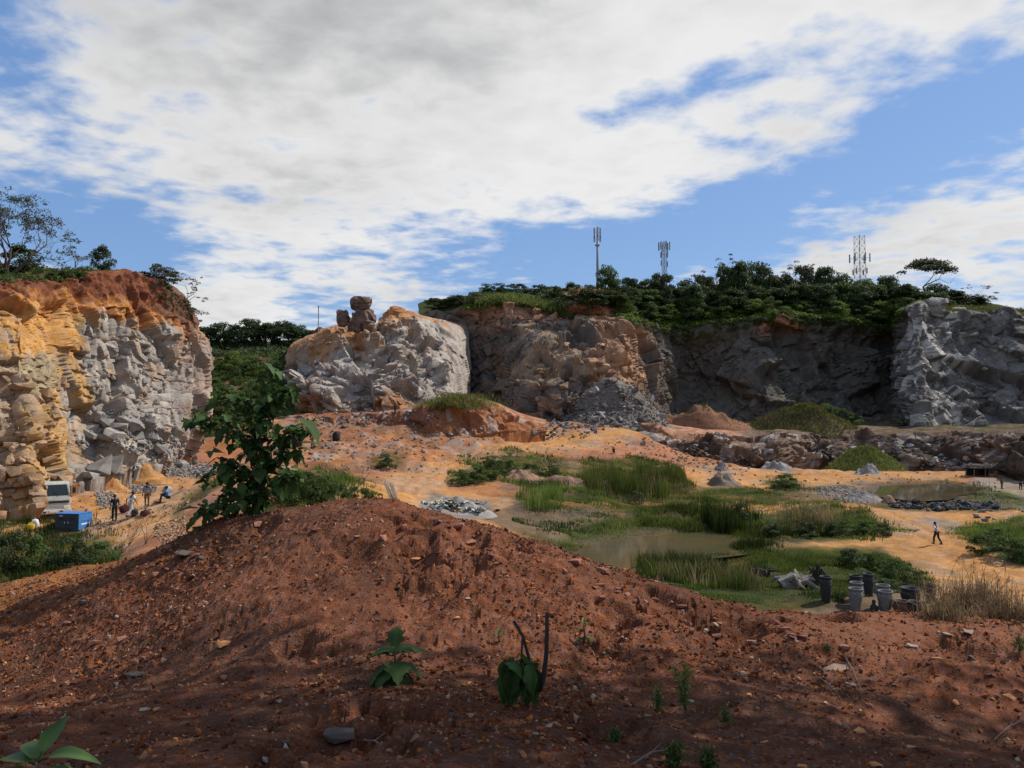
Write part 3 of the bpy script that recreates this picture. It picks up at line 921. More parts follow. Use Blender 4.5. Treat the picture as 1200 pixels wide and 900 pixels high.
# ------------------------------------------------ terrace scarp on the right, in front of the back cliff
TS = [(728, [(503, 153), (500, 154), (496, 156), (494, 165), (489, 196)]),
      (760, [(521, 148), (512, 149), (500, 153), (494, 165), (489, 204)]),
      (800, [(534, 146), (524, 147), (508, 152), (497, 165), (490, 210)]),
      (850, [(541, 146), (528, 148), (510, 154), (500, 166), (490, 214)]),
      (895, [(548, 145), (532, 147), (512, 155), (501, 168), (490, 214)]),
      (930, [(547, 146), (530, 149), (510, 157), (500, 170), (490, 214)]),
      (960, [(545, 150), (530, 153), (512, 159), (500, 170), (490, 214)]),
      (1010, [(546, 149), (530, 152), (508, 159), (499, 170), (491, 214)]),
      (1060, [(547, 147), (532, 149), (508, 156), (500, 168), (492, 208)]),
      (1110, [(547, 145), (532, 147), (506, 154), (500, 166), (493, 200)]),
      (1150, [(549, 140), (532, 142), (510, 148), (502, 162), (493, 200)]),
      (1185, [(556, 128), (532, 131), (507, 139), (500, 158), (492, 198)]),
      (1230, [(562, 118), (535, 121), (506, 130), (500, 152), (492, 196)]),
      (1330, [(562, 112), (535, 115), (506, 124), (500, 150), (492, 192)])]
P_, tv = loft(TS, 560, [4, 34, 40, 30, 16], foot=3)
Nn = gnormal(P_)
if Nn[300, 30, 1] > 0: Nn = -Nn
wall = (ss(tv, -1, 0) * (1 - ss(tv, 1.8, 2.3)))[None]
P0 = P_.copy()
P_, rid, ed = fracture(P_, Nn, [(6.5, 2.4, (2.0, 1, .5)), (2.8, 1.3, (1.8, 1, .6)), (1.2, .5, (1.4, 1, .7)), (.6, .12, (1, 1, 1))], 401, wall)
P_[..., 2] += (1 - wall) * 0.8 * fbm(P0 * 0.15, 3, 458)
px_, py_ = topix(P0)
nz = fbm(P0 * 0.2, 4, 461); nz2 = fbm(P0 * 0.7, 3, 463)
cc = lerp(np.broadcast_to(C3(.085, .062, .048), P_.shape), C3(.19, .12, .08), ss(nz + .6 * (rid[0] - .5), -.05, .25) * .8)
cc = lerp(cc, C3(.30, .25, .21), ss(rid[1] + nz, .72, .85) * .8)
cc = lerp(cc, C3(.13, .085, .06), ss(tv, 1.75, 2.0)[None] * .85)
cc = lerp(cc, C3(.36, .19, .115), ss(tv, 1.6, 1.9)[None] * (1 - ss(px_ + 20 * nz, 850, 890)) * .85)
cc = cc * (0.75 + 0.5 * rid[2])[..., None]
cc = lerp(cc, GREENS * 1.2, ss(tv, 2.2, 2.6)[None] * ss(nz2, -.15, .1) * ss(px_, 860, 900) * .7)
terrace = struct('terrace', np_mesh('terrace', P_, grid_faces(*P_.shape[:2]), M['rock'], cc))

# ------------------------------------------------ orange earth bank below the bluff
EB = [(330, [(500, 137), (495, 138), (487, 140), (482, 152)]),
      (380, [(500, 133), (494, 134), (486, 137), (481, 150)]),
      (440, [(504, 131), (496, 132), (484, 135), (480, 147)]),
      (480, [(511, 128), (499, 129), (481, 132), (475, 146)]),
      (510, [(514, 125), (495, 126), (470, 130), (467, 142)]),
      (545, [(513, 124), (491, 126), (464, 130), (463, 142)]),
      (580, [(509, 126), (493, 128), (475, 132), (471, 146)]),
      (610, [(506, 129), (500, 131), (490, 135), (484, 150)]),
      (640, [(506, 133), (502, 135), (497, 138), (492, 152)])]
P_, tv = loft(EB, 300, [3, 26, 30, 14], foot=3)
Nn = gnormal(P_)
if Nn[150, 20, 1] > 0: Nn = -Nn
P0 = P_.copy()
gul = np.abs(fbm(P0 * np.array([0.35, 0.35, 0.1]), 3, 551))
P_, rid, ed = fracture(P_, Nn, [(4.5, 1.0, (1.4, 1, .8)), (1.8, .35, (1, 1, 1))], 501, (ss(tv, -1, 0) * (1 - ss(tv, 1.9, 2.2)))[None])
P_ = P_ + Nn * (-1.8 * gul * (ss(tv, 0, .4) * (1 - ss(tv, 1.9, 2.4)))[None])[..., None]
px_, py_ = topix(P0); nz = fbm(P0 * 0.3, 4, 561); nz2 = fbm(P0 * .9, 3, 562)
cc = lerp(np.broadcast_to(SAND2 * C3(.95, .85, .8), P_.shape), C3(.24, .09, .04), ss(nz, -.2, .2) * .8)
cc = lerp(cc, C3(.20, .085, .05), ss(tv[None] + .5 * nz2, 1.45, 1.7) * (1 - ss(tv, 2.0, 2.2))[None] * .7)
cc = lerp(cc, C3(.40, .33, .28), ss(rid[1], .75, .85) * .5)
cc = lerp(cc, GREENS * 1.6, ss(tv[None] + .4 * nz2, 2.0, 2.2) * ss(px_, 475, 500) * (1 - ss(px_, 570, 590)) * .8)
earth_bank = struct('earth_bank', np_mesh('earth_bank', P_, grid_faces(*P_.shape[:2]), M['earth'], cc))

# ------------------------------------------------ wooded slope in the gap between the cliffs
VS = [(px, [(535, 120), (505, 135), (475, 152), (440, 176), (412, 200), (404, 250), (402, 320)]) for px in (120, 200, 250, 300, 350, 400, 480)]
P_, tv = loft(VS, 120, [3, 16, 16, 16, 16, 8, 8])
P0 = P_.copy()
P_[..., 2] += 1.8 * fbm(P0 * 0.08, 4, 601)
cc = lerp(np.broadcast_to(GREENS * 1.2, P_.shape), C3(.22, .10, .06), ss(fbm(P0 * 0.12, 3, 603), .12, .3) * .8)
hillside = struct('hillside', np_mesh('hillside', P_, grid_faces(*P_.shape[:2]), M['earth'], cc, smooth=True))
VSG = P_; VST = tv


# ------------------------------------------------ water
def water_mat():
    m, t, p, _ = new_mat('muddy_water')
    pos = t.node('ShaderNodeNewGeometry').outputs['Position']
    c = t.mix(t.maprange(t.noise(pos, 0.15, 3, .5), .35, .65), (0.115, 0.085, 0.04, 1), (0.075, 0.07, 0.035, 1))
    t.put(p.inputs['Base Color'], c)
    p.inputs['Roughness'].default_value = 0.06; p.inputs['Specular IOR Level'].default_value = 0.5
    bump(t, p, t.noise(pos, 2.5, 3, .5), 0.08, 0.02)
    return m


M['water'] = water_mat()


def water_sheet(poly_px, z, grow=1.06):
    pts = []
    for px, py in poly_px:
        v = pdir(px, py); tt = (z - CAM[2]) / v[2]
        p = CAM + v * tt; pts.append(p[:2])
    pts = np.array(pts); c = pts.mean(0); pts = c + (pts - c) * grow
    V = np.concatenate([[[*c, z]], np.c_[pts, np.full(len(pts), z)]])
    n = len(pts)
    return V, np.array([(0, 1 + k, 1 + (k + 1) % n) for k in range(n)])


struct('pond', np_mesh('pond', *water_sheet(POND, pond_z - 0.10), M['water']))
struct('pond', np_mesh('pond', *water_sheet(POND2, pond2_z - 0.10), M['water']))

bpy.context.view_layer.update()
DG = bpy.context.evaluated_depsgraph_get()
TERR = [mound, ground, cliff_left, bluff, cliff_back, terrace, earth_bank, hillside]


BVH = {}


def bvh(o):
    if o.name not in BVH:
        from mathutils.bvhtree import BVHTree
        BVH[o.name] = (BVHTree.FromObject(o, bpy.context.evaluated_depsgraph_get()), o.location.copy())
    return BVH[o.name]


def pix(px, py, objs=None):
    """first terrain point seen at a photo pixel"""
    v = Vector(pdir(px, py)).normalized(); best = None; bd = 1e9
    for o in (objs or TERR):
        tr, off = bvh(o)
        loc, nrm, _, dist = tr.ray_cast(Vector(CAM) - off, v)
        if loc is not None and dist < bd:
            bd = dist; best = loc + off
    if best is None:
        best = Vector(at(px, py, 150.0))
    return best


def ppm(p):
    """photo pixels per metre at point p"""
    return F / max(p[1], 0.1)
# ================================================================== VEGETATION AND ROCKS
rng = np.random.default_rng(7)
rnd = random.Random(7)


def leaf_quads(C, size, r, up=0.3, ratio=0.55, out=None):
    n = len(C)
    nr = r.normal(size=(n, 3)); nr[:, 2] += up
    if out is not None:
        nr += out * 0.9
    nr /= np.linalg.norm(nr, axis=1, keepdims=True) + 1e-9
    t = np.cross(nr, r.normal(size=(n, 3))); t /= np.linalg.norm(t, axis=1, keepdims=True) + 1e-9
    b = np.cross(nr, t)
    s = (size * r.uniform(0.6, 1.35, n))[:, None]
    V = np.stack([C - t * s * .5, C + b * s * ratio * .5, C + t * s * .5 + nr * s * .12, C - b * s * ratio * .5], 1).reshape(-1, 3)
    Fq = np.arange(n * 4).reshape(-1, 4)
    return V, Fq


def lumps(centres, rads, per, size, r, flat=0.8, up=0.3):
    """leaf clumps: leaves near the skin of each lump"""
    idx = np.repeat(np.arange(len(centres)), per)
    d = r.normal(size=(len(idx), 3)); d[:, 2] = np.where(d[:, 2] < -0.35, -d[:, 2] * .6, d[:, 2])
    d /= np.linalg.norm(d, axis=1, keepdims=True)
    rad = np.asarray(rads)[idx] * r.uniform(.55, 1.08, len(idx))
    C = np.asarray(centres)[idx] + d * rad[:, None] * np.array([1, 1, flat])
    V, Fq = leaf_quads(C, size, r, up, out=d)
    lv = np.clip(r.uniform(0, 1, len(idx)) * .6 + (r.uniform(0, 1, len(centres)))[idx] * .4, 0, 1)
    return V, Fq, np.repeat(lv, 4)


def leaf_mesh(name, V, Fq, lv, mat):
    return np_mesh(name, V, Fq, M[mat], attrs={'leafv': lv})


def branch(mb, p, d, length, rad, depth, r, tips, spread=0.6, seg=3, sub=3, upb=0.15, n=5):
    pts = [p]; rads = [rad]
    q = p; dd = d
    for k in range(seg):
        dd = (dd + Vector((r.gauss(0, .13), r.gauss(0, .13), r.gauss(0, .09) + upb * .3))).normalized()
        q = q + dd * length / seg
        pts.append(q); rads.append(rad * (1 - .42 * (k + 1) / seg))
    mb.tube(pts, rads, n, cap=False)
    if depth == 0:
        tips.append(q); return
    for k in range(sub):
        a = r.uniform(0, 2 * math.pi)
        o = dd.orthogonal().normalized(); o = Matrix.Rotation(a + k * 2 * math.pi / sub, 3, dd) @ o
        nd = (dd * (1 - spread * .4) + o * spread * r.uniform(.7, 1.2) + Vector((0, 0, upb))).normalized()
        st = pts[-1] if k < 2 else pts[-2]
        branch(mb, st, nd, length * r.uniform(.62, .85), rads[-1] * .72, depth - 1, r, tips, spread, seg, sub, upb, max(3, n - 1))


def tree_kind(seed, style):
    """returns (trunk mesh, crown mesh); about 8 m high, root at 0"""
    r = random.Random(seed); nr = np.random.default_rng(seed)
    mb = MB(); tips = []
    if style == 'dense':
        branch(mb, Vector((0, 0, -.6)), Vector((r.gauss(0, .05), 0, 1)), 3.2, .24, 2, r, tips, .75)
        T = np.array([tuple(t) for t in tips]); T = T[r.sample(range(len(T)), min(len(T), 9))] * np.array([.7, .7, .85])
        n = 34
        a = nr.uniform(0, 2 * math.pi, n); h = nr.uniform(.8, 7.2, n)
        prof = np.interp(h, [.8, 3, 4.8, 6.4, 7.6], [2.9, 3.2, 2.9, 2.0, .7]) * nr.uniform(.45, 1.0, n)
        Cc = np.concatenate([T, np.stack([prof * np.cos(a), prof * np.sin(a), h], 1)])
        V, Fq, lv = lumps(Cc, nr.uniform(.8, 1.5, len(Cc)), 110, .46, nr, .9, .4)
        mat = 'leaf_dark'
    elif style == 'airy':
        branch(mb, Vector((0, 0, -.6)), Vector((r.gauss(0, .12), r.gauss(0, .1), 1)), 3.4, .20, 3, r, tips, .85, upb=.08)
        T = np.array([tuple(t) for t in tips])
        V, Fq, lv = lumps(T, nr.uniform(.35, .8, len(T)), 34, .30, nr, .6, .5)
        mat = 'leaf_grey'
    elif style == 'umbrella':
        branch(mb, Vector((0, 0, -.6)), Vector((.05, 0, 1)), 3.4, .26, 3, r, tips, 1.15, upb=.1)
        rr_ = 3.4 * np.sqrt(nr.random(44)); aa_ = nr.uniform(0, 6.28, 44)
        T = np.stack([rr_ * np.cos(aa_), rr_ * np.sin(aa_), 4.9 + 2.0 * (1 - (rr_ / 3.6) ** 2) + nr.normal(0, .25, 44)], 1)
        V, Fq, lv = lumps(T, nr.uniform(.7, 1.2, len(T)), 90, .34, nr, .55, .6)
        mat = 'leaf_grey'
    elif style == 'bush':
        for k in range(5):
            a = r.uniform(0, 6.28)
            mb.tube([(0, 0, -.4), (.5 * math.cos(a), .5 * math.sin(a), 1.6), (1.3 * math.cos(a), 1.3 * math.sin(a), 3.4 + r.uniform(-.6, 1))], [.10, .07, .03], 4, False)
        n = 22
        a = nr.uniform(0, 2 * math.pi, n); h = nr.uniform(.5, 5.2, n)
        prof = np.interp(h, [.3, 2, 4, 5.8], [3.6, 3.6, 2.6, .8]) * nr.uniform(.3, 1.0, n)
        Cc = np.stack([prof * np.cos(a), prof * np.sin(a), h], 1)
        V, Fq, lv = lumps(Cc, nr.uniform(.7, 1.5, n), 150, .40, nr, .8, .4)
        mat = 'leaf_mid'
    return mb.mesh('trunk', M['bark'] if style in ('dense', 'bush') else M['bark_pale'], True), (V, Fq, lv, mat)


TK = {}
for style, seeds in (('dense', (1, 2, 3, 4)), ('airy', (5, 6)), ('umbrella', (8,)), ('bush', (9, 10, 11))):
    TK[style] = []
    for s_ in seeds:
        tm, (V, Fq, lv, mt) = tree_kind(s_, style)
        d = {'trunk': tm}
        d['crown'] = leaf_mesh('crown', V, Fq, lv, mt)
        TK[style].append(d)
TREE_N = 0


def tree(style, base, h, w, label, group, leaf=None, name=None, cat='tree', variant=None):
    """h, w in metres"""
    global TREE_N
    TREE_N += 1
    K = TK[style][(TREE_N if variant is None else variant) % len(TK[style])]
    lf = leaf or {'dense': 'leaf_dark', 'airy': 'leaf_grey', 'umbrella': 'leaf_grey', 'bush': 'leaf_mid'}[style]
    hh = 8.2 if style == 'dense' else 7.5 if style != 'bush' else 6.4
    ww = 8.2 if style == 'dense' else 8.0 if style != 'bush' else 8.4
    root = empty(name or ('tree' if style != 'bush' else 'shrub'), base, rnd.uniform(0, 6.28))
    root.scale = (w / ww, w / ww, h / hh)
    link('trunk' if style != 'bush' else 'stem', K['trunk'], root)
    cr = link('crown' if style != 'bush' else 'foliage', K['crown'], root)
    cr.material_slots[0].link = 'OBJECT'; cr.material_slots[0].material = M[lf]
    tag(root, label, cat, group)
    return root


def on_grid(G, T, px, t):
    """point of a lofted surface at column px and profile parameter t"""
    j = int(np.argmin(np.abs(T - t)))
    u, v = topix(G[:, j])
    i = int(np.argmin(np.abs(u - px)))
    return Vector(G[i, j])


def tree_top(style, px, top, w_px, surf, t, label, group, hmin=3.0, **kw):
    G, T = surf
    b = on_grid(G, T, px, t)
    k = ppm(b)
    _, by = topix(np.array(b))
    h = max(hmin, (by - top) / k)
    b.z -= 0.3
    return tree(style, b, h + .3, w_px / k, label, group, **kw)


HB = (BCG, BCT); HL = (LCG, LCT); HV = (VSG, VST)
G_SKY = 'forest trees on the hill above the back cliff'
L_SKY = 'tall dark evergreen tree on the skyline of the hill above the back cliff'
for px, top, wp in [(712, 309, 42), (738, 322, 38), (757, 326, 36), (776, 315, 42), (803, 325, 38), (826, 318, 44), (850, 309, 40), (868, 300, 52), (893, 304, 52), (918, 318, 44), (944, 310, 46), (966, 307, 46), (988, 318, 42),
                    (1012, 323, 46), (1040, 321, 46), (1062, 333, 40), (1098, 331, 50), (1118, 338, 42)]:
    lf_ = ('leaf_dark', 'leaf_dark', 'leaf_mid', 'leaf_dark', 'leaf_grey')[int(px) % 5]
    tree_top('dense', px, top, wp * .88, HB, rnd.uniform(4.85, 5.15), {'leaf_dark': L_SKY, 'leaf_mid': 'fresh green rounded tree on the skyline among the darker hilltop trees', 'leaf_grey': 'grey-green rounded tree on the skyline among the darker hilltop trees'}[lf_], G_SKY, leaf=lf_)
for px, top, wp in [(845, 306, 46), (930, 308, 44), (1145, 337, 40)]:
    tree_top('airy', px, top, wp, HB, 5.3, 'pale thin-leaved tree standing out among the dark trees on the hilltop', 'thin-leaved trees on the hilltop')
tree_top('airy', 1150, 348, 30, HB, 5.0, 'last small pale tree at the open grassy end of the hilltop forest', None)
tree_top('umbrella', 1086, 303, 62, HB, 5.3, 'pale flat-topped umbrella tree rising above the hilltop forest', None)
L_2 = 'dark bushy tree in the lower belt of the hilltop forest'
for k, px in enumerate(range(698, 1135, 15)):
    tree_top('dense', px + rnd.uniform(-6, 6), rnd.uniform(328, 340) + max(0, (px - 1060) * .2), rnd.uniform(36, 50), HB, rnd.uniform(4.6, 4.95), L_2 if k % 3 != 1 else 'lighter green bushy tree in the lower belt of the hilltop forest', 'lower belt of the hilltop forest', leaf='leaf_mid' if k % 3 == 1 else 'leaf_dark')
L_3 = 'mid-green shrub on the slope between the hilltop forest and the cliff edge'
for k, px in enumerate(range(735, 1060, 17)):
    tree_top('bush', px + rnd.uniform(-6, 6), rnd.uniform(344, 358), rnd.uniform(28, 42), HB, rnd.uniform(4.25, 4.5), L_3 if k % 3 else 'bright yellow-green shrub on the slope between the hilltop forest and the cliff edge', 'shrubs on the slope above the back cliff', hmin=2.0, leaf='leaf_mid' if k % 3 else 'leaf_light')
for px, top, wp in [(1032, 350, 46), (1052, 346, 40), (1020, 358, 36)]:
    tree_top('bush', px, top, wp, HB, 4.3, 'bright green bush beside the pale rock fin on the cliff top', 'bright bushes beside the rock fin', leaf='leaf_light')
for px, top, wp in [(586, 342, 34), (606, 338, 36), (628, 334, 38), (650, 333, 38), (672, 330, 40), (690, 331, 38), (570, 346, 30)]:
    tree_top('bush', px, top, wp, HB, 5.0, 'dense green bush on the skyline above the red earth scar', 'bushes above the red earth scar', leaf='leaf_dark')
for px, top, wp in [(513, 349, 44), (534, 356, 34)]:
    tree_top('dense', px, top, wp, HB, 4.4, 'small dark round tree in the notch beside the central bluff', 'small trees beside the central bluff')
tree_top('bush', 556, 348, 30, HB, 4.3, 'olive bush at the left end of the grassy cliff top', None, leaf='leaf_grey')

# left cliff top
tree_top('bush', 26, 290, 66, HL, 4.6, 'dark leafy bush at the foot of the bare tree', None, leaf='leaf_dark')
tree_top('bush', -20, 300, 60, HL, 4.6, 'dark bush at the frame edge behind the bare tree', None, leaf='leaf_dark')
tree_top('airy', 86, 279, 46, HL, 4.7, 'small thin grey-leaved tree on the left cliff top', None)
tree_top('bush', 120, 297, 36, HL, 4.5, 'round dark green bush between thin tree and red earth edge', None, leaf='leaf_dark')
tree_top('bush', 190, 314, 54, HL, 4.1, 'grey-green bush hanging over the right corner of the left cliff', None, leaf='leaf_grey', hmin=2)
tree_top('airy', 215, 322, 38, HL, 4.05, 'wispy grey shrub at the very corner of the left cliff', None, hmin=2)
for px, top in [(60, 318), (78, 316), (96, 318)]:
    tree_top('bush', px, top, 26, HL, 4.1, 'low green plant along the lip of the left cliff', 'low plants along the left cliff lip', hmin=1.0, leaf='leaf_mid')

# wooded gap between the cliffs
for px, top, wp in [(240, 380, 40), (258, 376, 40), (276, 378, 42), (294, 373, 44), (312, 375, 42), (330, 374, 44), (346, 377, 40), (222, 382, 40), (362, 384, 34)]:
    tree_top('dense', px, top, wp, HV, 4.3, 'dark tree in the far wood between left cliff and bluff', 'far wood between the cliffs')
for k in range(26):
    px = rnd.uniform(232, 350); t = rnd.uniform(1.6, 3.6)
    b = on_grid(*HV, px, t); kk = ppm(b)
    b.z -= .3
    tree('bush', b, rnd.uniform(16, 30) / kk, rnd.uniform(26, 44) / kk, 'green bush low on the overgrown slope between left cliff and bluff' if t < 2.6 else 'dull green bush high on the overgrown slope under the far wood' if k % 2 else 'bright green bush high on the overgrown slope under the far wood', 'bushes on the slope between the cliffs', leaf='leaf_mid' if t < 2.6 or k % 2 else 'leaf_light')


def bush_at(px, py, w_px, h_px, label, group=None, leaf='leaf_mid', style='bush', objs=None, **kw):
    b = pix(px, py, objs); k = ppm(b); b.z -= .12
    return tree(style, b, h_px / k + .1, w_px / k, label, group, leaf=leaf, **kw)


NOM = [o for o in TERR if o is not mound]
for px, py, wp, hp in [(238, 516, 50, 34), (262, 508, 46, 34), (228, 500, 30, 24), (285, 505, 40, 34), (262, 488, 40, 26)]:
    bush_at(px, py, wp, hp, 'dark bush at the foot of the left cliff corner', 'bushes at the left cliff corner', 'leaf_dark' if hp < 30 else 'leaf_mid', objs=NOM)
for px, py, wp, hp in [(350, 594, 44, 40), (372, 596, 44, 44), (395, 598, 46, 36), (418, 598, 44, 32), (436, 596, 34, 24), (345, 572, 40, 24), (384, 576, 40, 22), (330, 590, 40, 40), (362, 580, 36, 30)]:
    bush_at(px, py, wp, hp, 'leafy green shrub growing behind the crest of the red mound', 'shrubs behind the mound crest', 'leaf_light' if rnd.random() < .6 else 'leaf_mid', objs=NOM)
for px, py, wp, hp in [(540, 568, 32, 20), (560, 566, 36, 26), (580, 562, 36, 26), (600, 556, 34, 20), (575, 548, 34, 16), (622, 556, 30, 14), (645, 558, 30, 14)]:
    bush_at(px, py, wp, hp, 'low green bush beside the sandy track', 'bushes beside the sandy track', objs=NOM)
bush_at(452, 549, 32, 20, 'dark isolated bush on the orange slope', None, 'leaf_dark', objs=NOM)
bush_at(920, 572, 40, 18, 'bright green bush by the grey gravel heap', None, 'leaf_mid', objs=NOM)
bush_at(745, 590, 26, 16, 'small dark bush among the reeds beyond the pond', None, 'leaf_dark', objs=NOM)
bush_at(868, 612, 30, 26, 'dark upright bush on the far bank of the pond', None, 'leaf_dark', objs=NOM)
for px, py, wp, hp in [(1152, 648, 46, 24), (1180, 655, 50, 30), (1205, 660, 50, 34), (1168, 634, 36, 18)]:
    bush_at(px, py, wp, hp, 'green bush on the verge right of the sandy road', 'bushes right of the sandy road', 'leaf_mid', objs=NOM)
for px, py, wp, hp in [(1000, 662, 40, 22), (1026, 668, 44, 24), (1050, 678, 44, 26), (1070, 690, 40, 24), (1012, 684, 40, 20), (1040, 694, 40, 18)]:
    bush_at(px, py, wp, hp, 'leafy green bush behind the clay pots', 'bushes behind the clay pots', 'leaf_mid' if px % 4 else 'leaf_dark', objs=NOM)
for px, py, wp, hp in [(985, 628, 36, 20), (1012, 626, 36, 20), (1035, 628, 26, 16), (945, 630, 34, 22), (905, 628, 34, 20)]:
    bush_at(px, py, wp, hp, 'dark bush on the rise beyond the pond path', 'bushes beyond the pond path', 'leaf_dark' if px % 2 else 'leaf_mid', objs=NOM)
for px, py, wp, hp in [(8, 672, 60, 52), (45, 672, 60, 50), (82, 668, 56, 44), (115, 662, 50, 30), (-30, 676, 60, 50)]:
    bush_at(px, py, wp, hp, 'dark green undergrowth bush below the parked truck', 'undergrowth below the truck', 'leaf_mid' if px % 2 else 'leaf_dark', objs=NOM)
bush_at(835, 500, 20, 8, 'tiny bush on the brown spoil mound', None, 'leaf_mid')

# ------------------------------------------------ bare fine-twigged tree on the left cliff
def bare_tree():
    r = random.Random(31)
    b = on_grid(*HL, 8, 4.55); k = ppm(b)
    b.z -= .3
    root = empty('bare_tree', b)
    mb = MB(); tips = []
    for a, ln in ((-.5, 2.4), (.15, 2.7), (.7, 2.5), (-.15, 2.3)):
        branch(mb, Vector((a * .2, 0, 0)), Vector((a * .8, r.uniform(-.3, .3), 1)).normalized(), ln, .17, 4, r, tips, .62, 3, 3, .06, 5)
    mb.build('trunk', M['bark'], root, True)
    T = np.array([tuple(t) for t in tips]); nr = np.random.default_rng(5)
    T = T[nr.random(len(T)) < .8]
    mb2 = MB()
    for t in T[:900]:
        for q in range(2):
            e = Vector(t) + Vector((r.gauss(0, .28), r.gauss(0, .28), r.gauss(.1, .22)))
            mb2.tube([tuple(t), tuple(e)], [.022, .012], 3, False)
    mb2.build('twigs', M['bark'], root)['kind'] = 'stuff'
    V, Fq, lv = lumps(T, np.full(len(T), .42), 22, .18, nr, .8)
    link('crown', leaf_mesh('crown', V, Fq, lv, 'leaf_grey'), root)
    zmax = max(v[2] for v in mb.v); xmax = max(v[0] for v in mb.v)
    _, by = topix(np.array(b)); s = ((by - 219) / k) / zmax
    sx = (72 / k) / xmax
    root.scale = (sx, sx, s)
    tag(root, 'large nearly leafless tree with fine twigs on the left cliff top', 'tree')


bare_tree()

# ------------------------------------------------ ground cover that nobody could count
def scrub(name, G, T, tmin, tmax, pxr, n, per, size, rad, mat, seed, label, cond=None):
    r = np.random.default_rng(seed)
    js = np.where((T >= tmin) & (T <= tmax))[0]
    u, _ = topix(G)
    ii, jj = np.where((u[:, js] > pxr[0]) & (u[:, js] < pxr[1]))
    if cond is not None:
        k = cond(*topix(G[ii, js[jj]]))
        ii, jj = ii[k], jj[k]
    s = r.integers(0, len(ii), n)
    Cc = G[ii[s], js[jj[s]]] + r.normal(0, .4, (n, 3)) * np.array([1, 1, .2])
    V, Fq, lv = lumps(Cc, r.uniform(rad * .5, rad * 1.2, n), per, size, r, .6, .6)
    o = link(name, leaf_mesh(name, V, Fq, lv, mat))
    return tag(o, label, 'scrub', None, 'stuff')


notred = lambda x, y: ~((x > 660) & (x < 722) & (y > 352) & (y < 372))
scrub('scrub', BCG, BCT, 3.95, 4.6, (545, 1060), 560, 46, .55, 1.3, 'leaf_light', 41, 'low green scrub covering the slope above the back cliff', notred)
scrub('scrub', BCG, BCT, 3.93, 4.2, (545, 1060), 480, 46, .5, 1.0, 'leaf_light', 42, 'yellow-green scrub along the back cliff edge', notred)
scrub('scrub', BCG, BCT, 3.55, 3.97, (740, 1050), 260, 46, .5, .9, 'leaf_mid', 43, 'creepers hanging over the back cliff edge')
scrub('scrub', BCG, BCT, 4.0, 5.4, (1090, 1330), 300, 50, .42, .8, 'leaf_light', 44, 'short bright grass and scrub on the right cliff top')
scrub('scrub', BCG, BCT, 4.4, 5.6, (545, 1120), 420, 50, .6, 1.8, 'leaf_dark', 45, 'dark undergrowth beneath the hilltop forest')
scrub('scrub', LCG, LCT, 4.05, 5.2, (-200, 110), 150, 60, .28, .8, 'leaf_mid', 46, 'green undergrowth on the left cliff top')
scrub('scrub', LCG, LCT, 3.5, 4.0, (175, 230), 60, 50, .25, .7, 'leaf_grey', 47, 'dry creepers over the left cliff corner')
scrub('scrub', VSG, VST, .8, 4.0, (225, 360), 420, 50, .5, 1.4, 'leaf_mid', 48, 'green scrub covering the slope between the cliffs')

scrub('scrub', VSG, VST, 3.7, 4.7, (215, 375), 260, 50, .7, 2.2, 'leaf_dark', 49, 'dark undergrowth filling the far wood between the cliffs')


def blades(P, h, wid, r, lean=.35, simple=False):
    """grass blades: bent strips, or single triangles for short grass"""
    n = len(P)
    a = r.uniform(0, 2 * math.pi, n); hh = h * r.uniform(.55, 1.2, n)
    ln = np.stack([np.cos(a), np.sin(a), np.zeros(n)], 1) * (hh * lean * r.uniform(0, 1.3, n))[:, None]
    a2 = r.uniform(0, 2 * math.pi, n)
    s = np.stack([np.cos(a2), np.sin(a2), np.zeros(n)], 1) * (wid * r.uniform(.6, 1.3, n))[:, None]
    upv = np.zeros((n, 3)); upv[:, 2] = hh
    if simple:
        V = np.stack([P - s * 1.4, P + s * 1.4, P + upv + ln], 1)
        return V.reshape(-1, 3), np.arange(n * 3).reshape(-1, 3)
    m_ = P + upv * .6 + ln * .35
    V = np.stack([P - s, P + s, m_ + s * .8, P + upv + ln, m_ - s * .8], 1)
    i = np.arange(n)[:, None] * 5
    T1 = np.concatenate([i + np.array([[0, 1, 2]]), i + np.array([[0, 2, 4]]), i + np.array([[4, 2, 3]])], 0)
    return V.reshape(-1, 3), T1


def grass_patch(poly, n, h, wid, mat, seed, name, label, objs=None, lean=.35, warp=9.0):
    """blades over the ground inside a photo polygon (turned into ground positions)"""
    r = np.random.default_rng(seed)
    pw = np.array([list(pix(px, py, objs or [ground]))[:2] for px, py in poly])
    lo, hi = pw.min(0), pw.max(0)
    pts = r.uniform(lo, hi, (n * 6, 2))
    wv = np.stack([pts[:, 0], pts[:, 1], pts[:, 0] * 0], 1)
    dx = fbm(wv / 4.0, 4, seed + 3) * warp * .5 + r.normal(0, .35, len(pts)); dy = fbm(wv / 4.0 + 9, 4, seed + 4) * warp * .5 + r.normal(0, .5, len(pts))
    keep = inpoly(pts[:, 0] + dx, pts[:, 1] + dy, [tuple(p) for p in pw])
    cl = fbm(wv / 2.2, 3, seed + 9)
    keep &= r.random(len(pts)) < .12 + .88 * ss(cl, -.35, .15)
    pts = pts[keep][:n]
    Pz = np.c_[pts, gz(pts[:, 0], pts[:, 1]) - .02]
    hv = h * (.35 + 1.25 * ss(fbm(np.c_[pts, pts[:, 0] * 0] / 3.0, 2, seed + 5), -.2, .3))
    V, T = blades(Pz, hv, wid, r, lean, h < .5)
    lv = np.repeat(np.clip(r.uniform(0, .6, len(Pz)) + .1 + 1.3 * fbm(Pz / 3.0, 3, seed + 6), 0, 1), 3 if h < .5 else 5)
    o = link(name, np_mesh(name, V, T, M[mat], attrs={'leafv': lv}))
    return tag(o, label, 'grass', None, 'stuff')


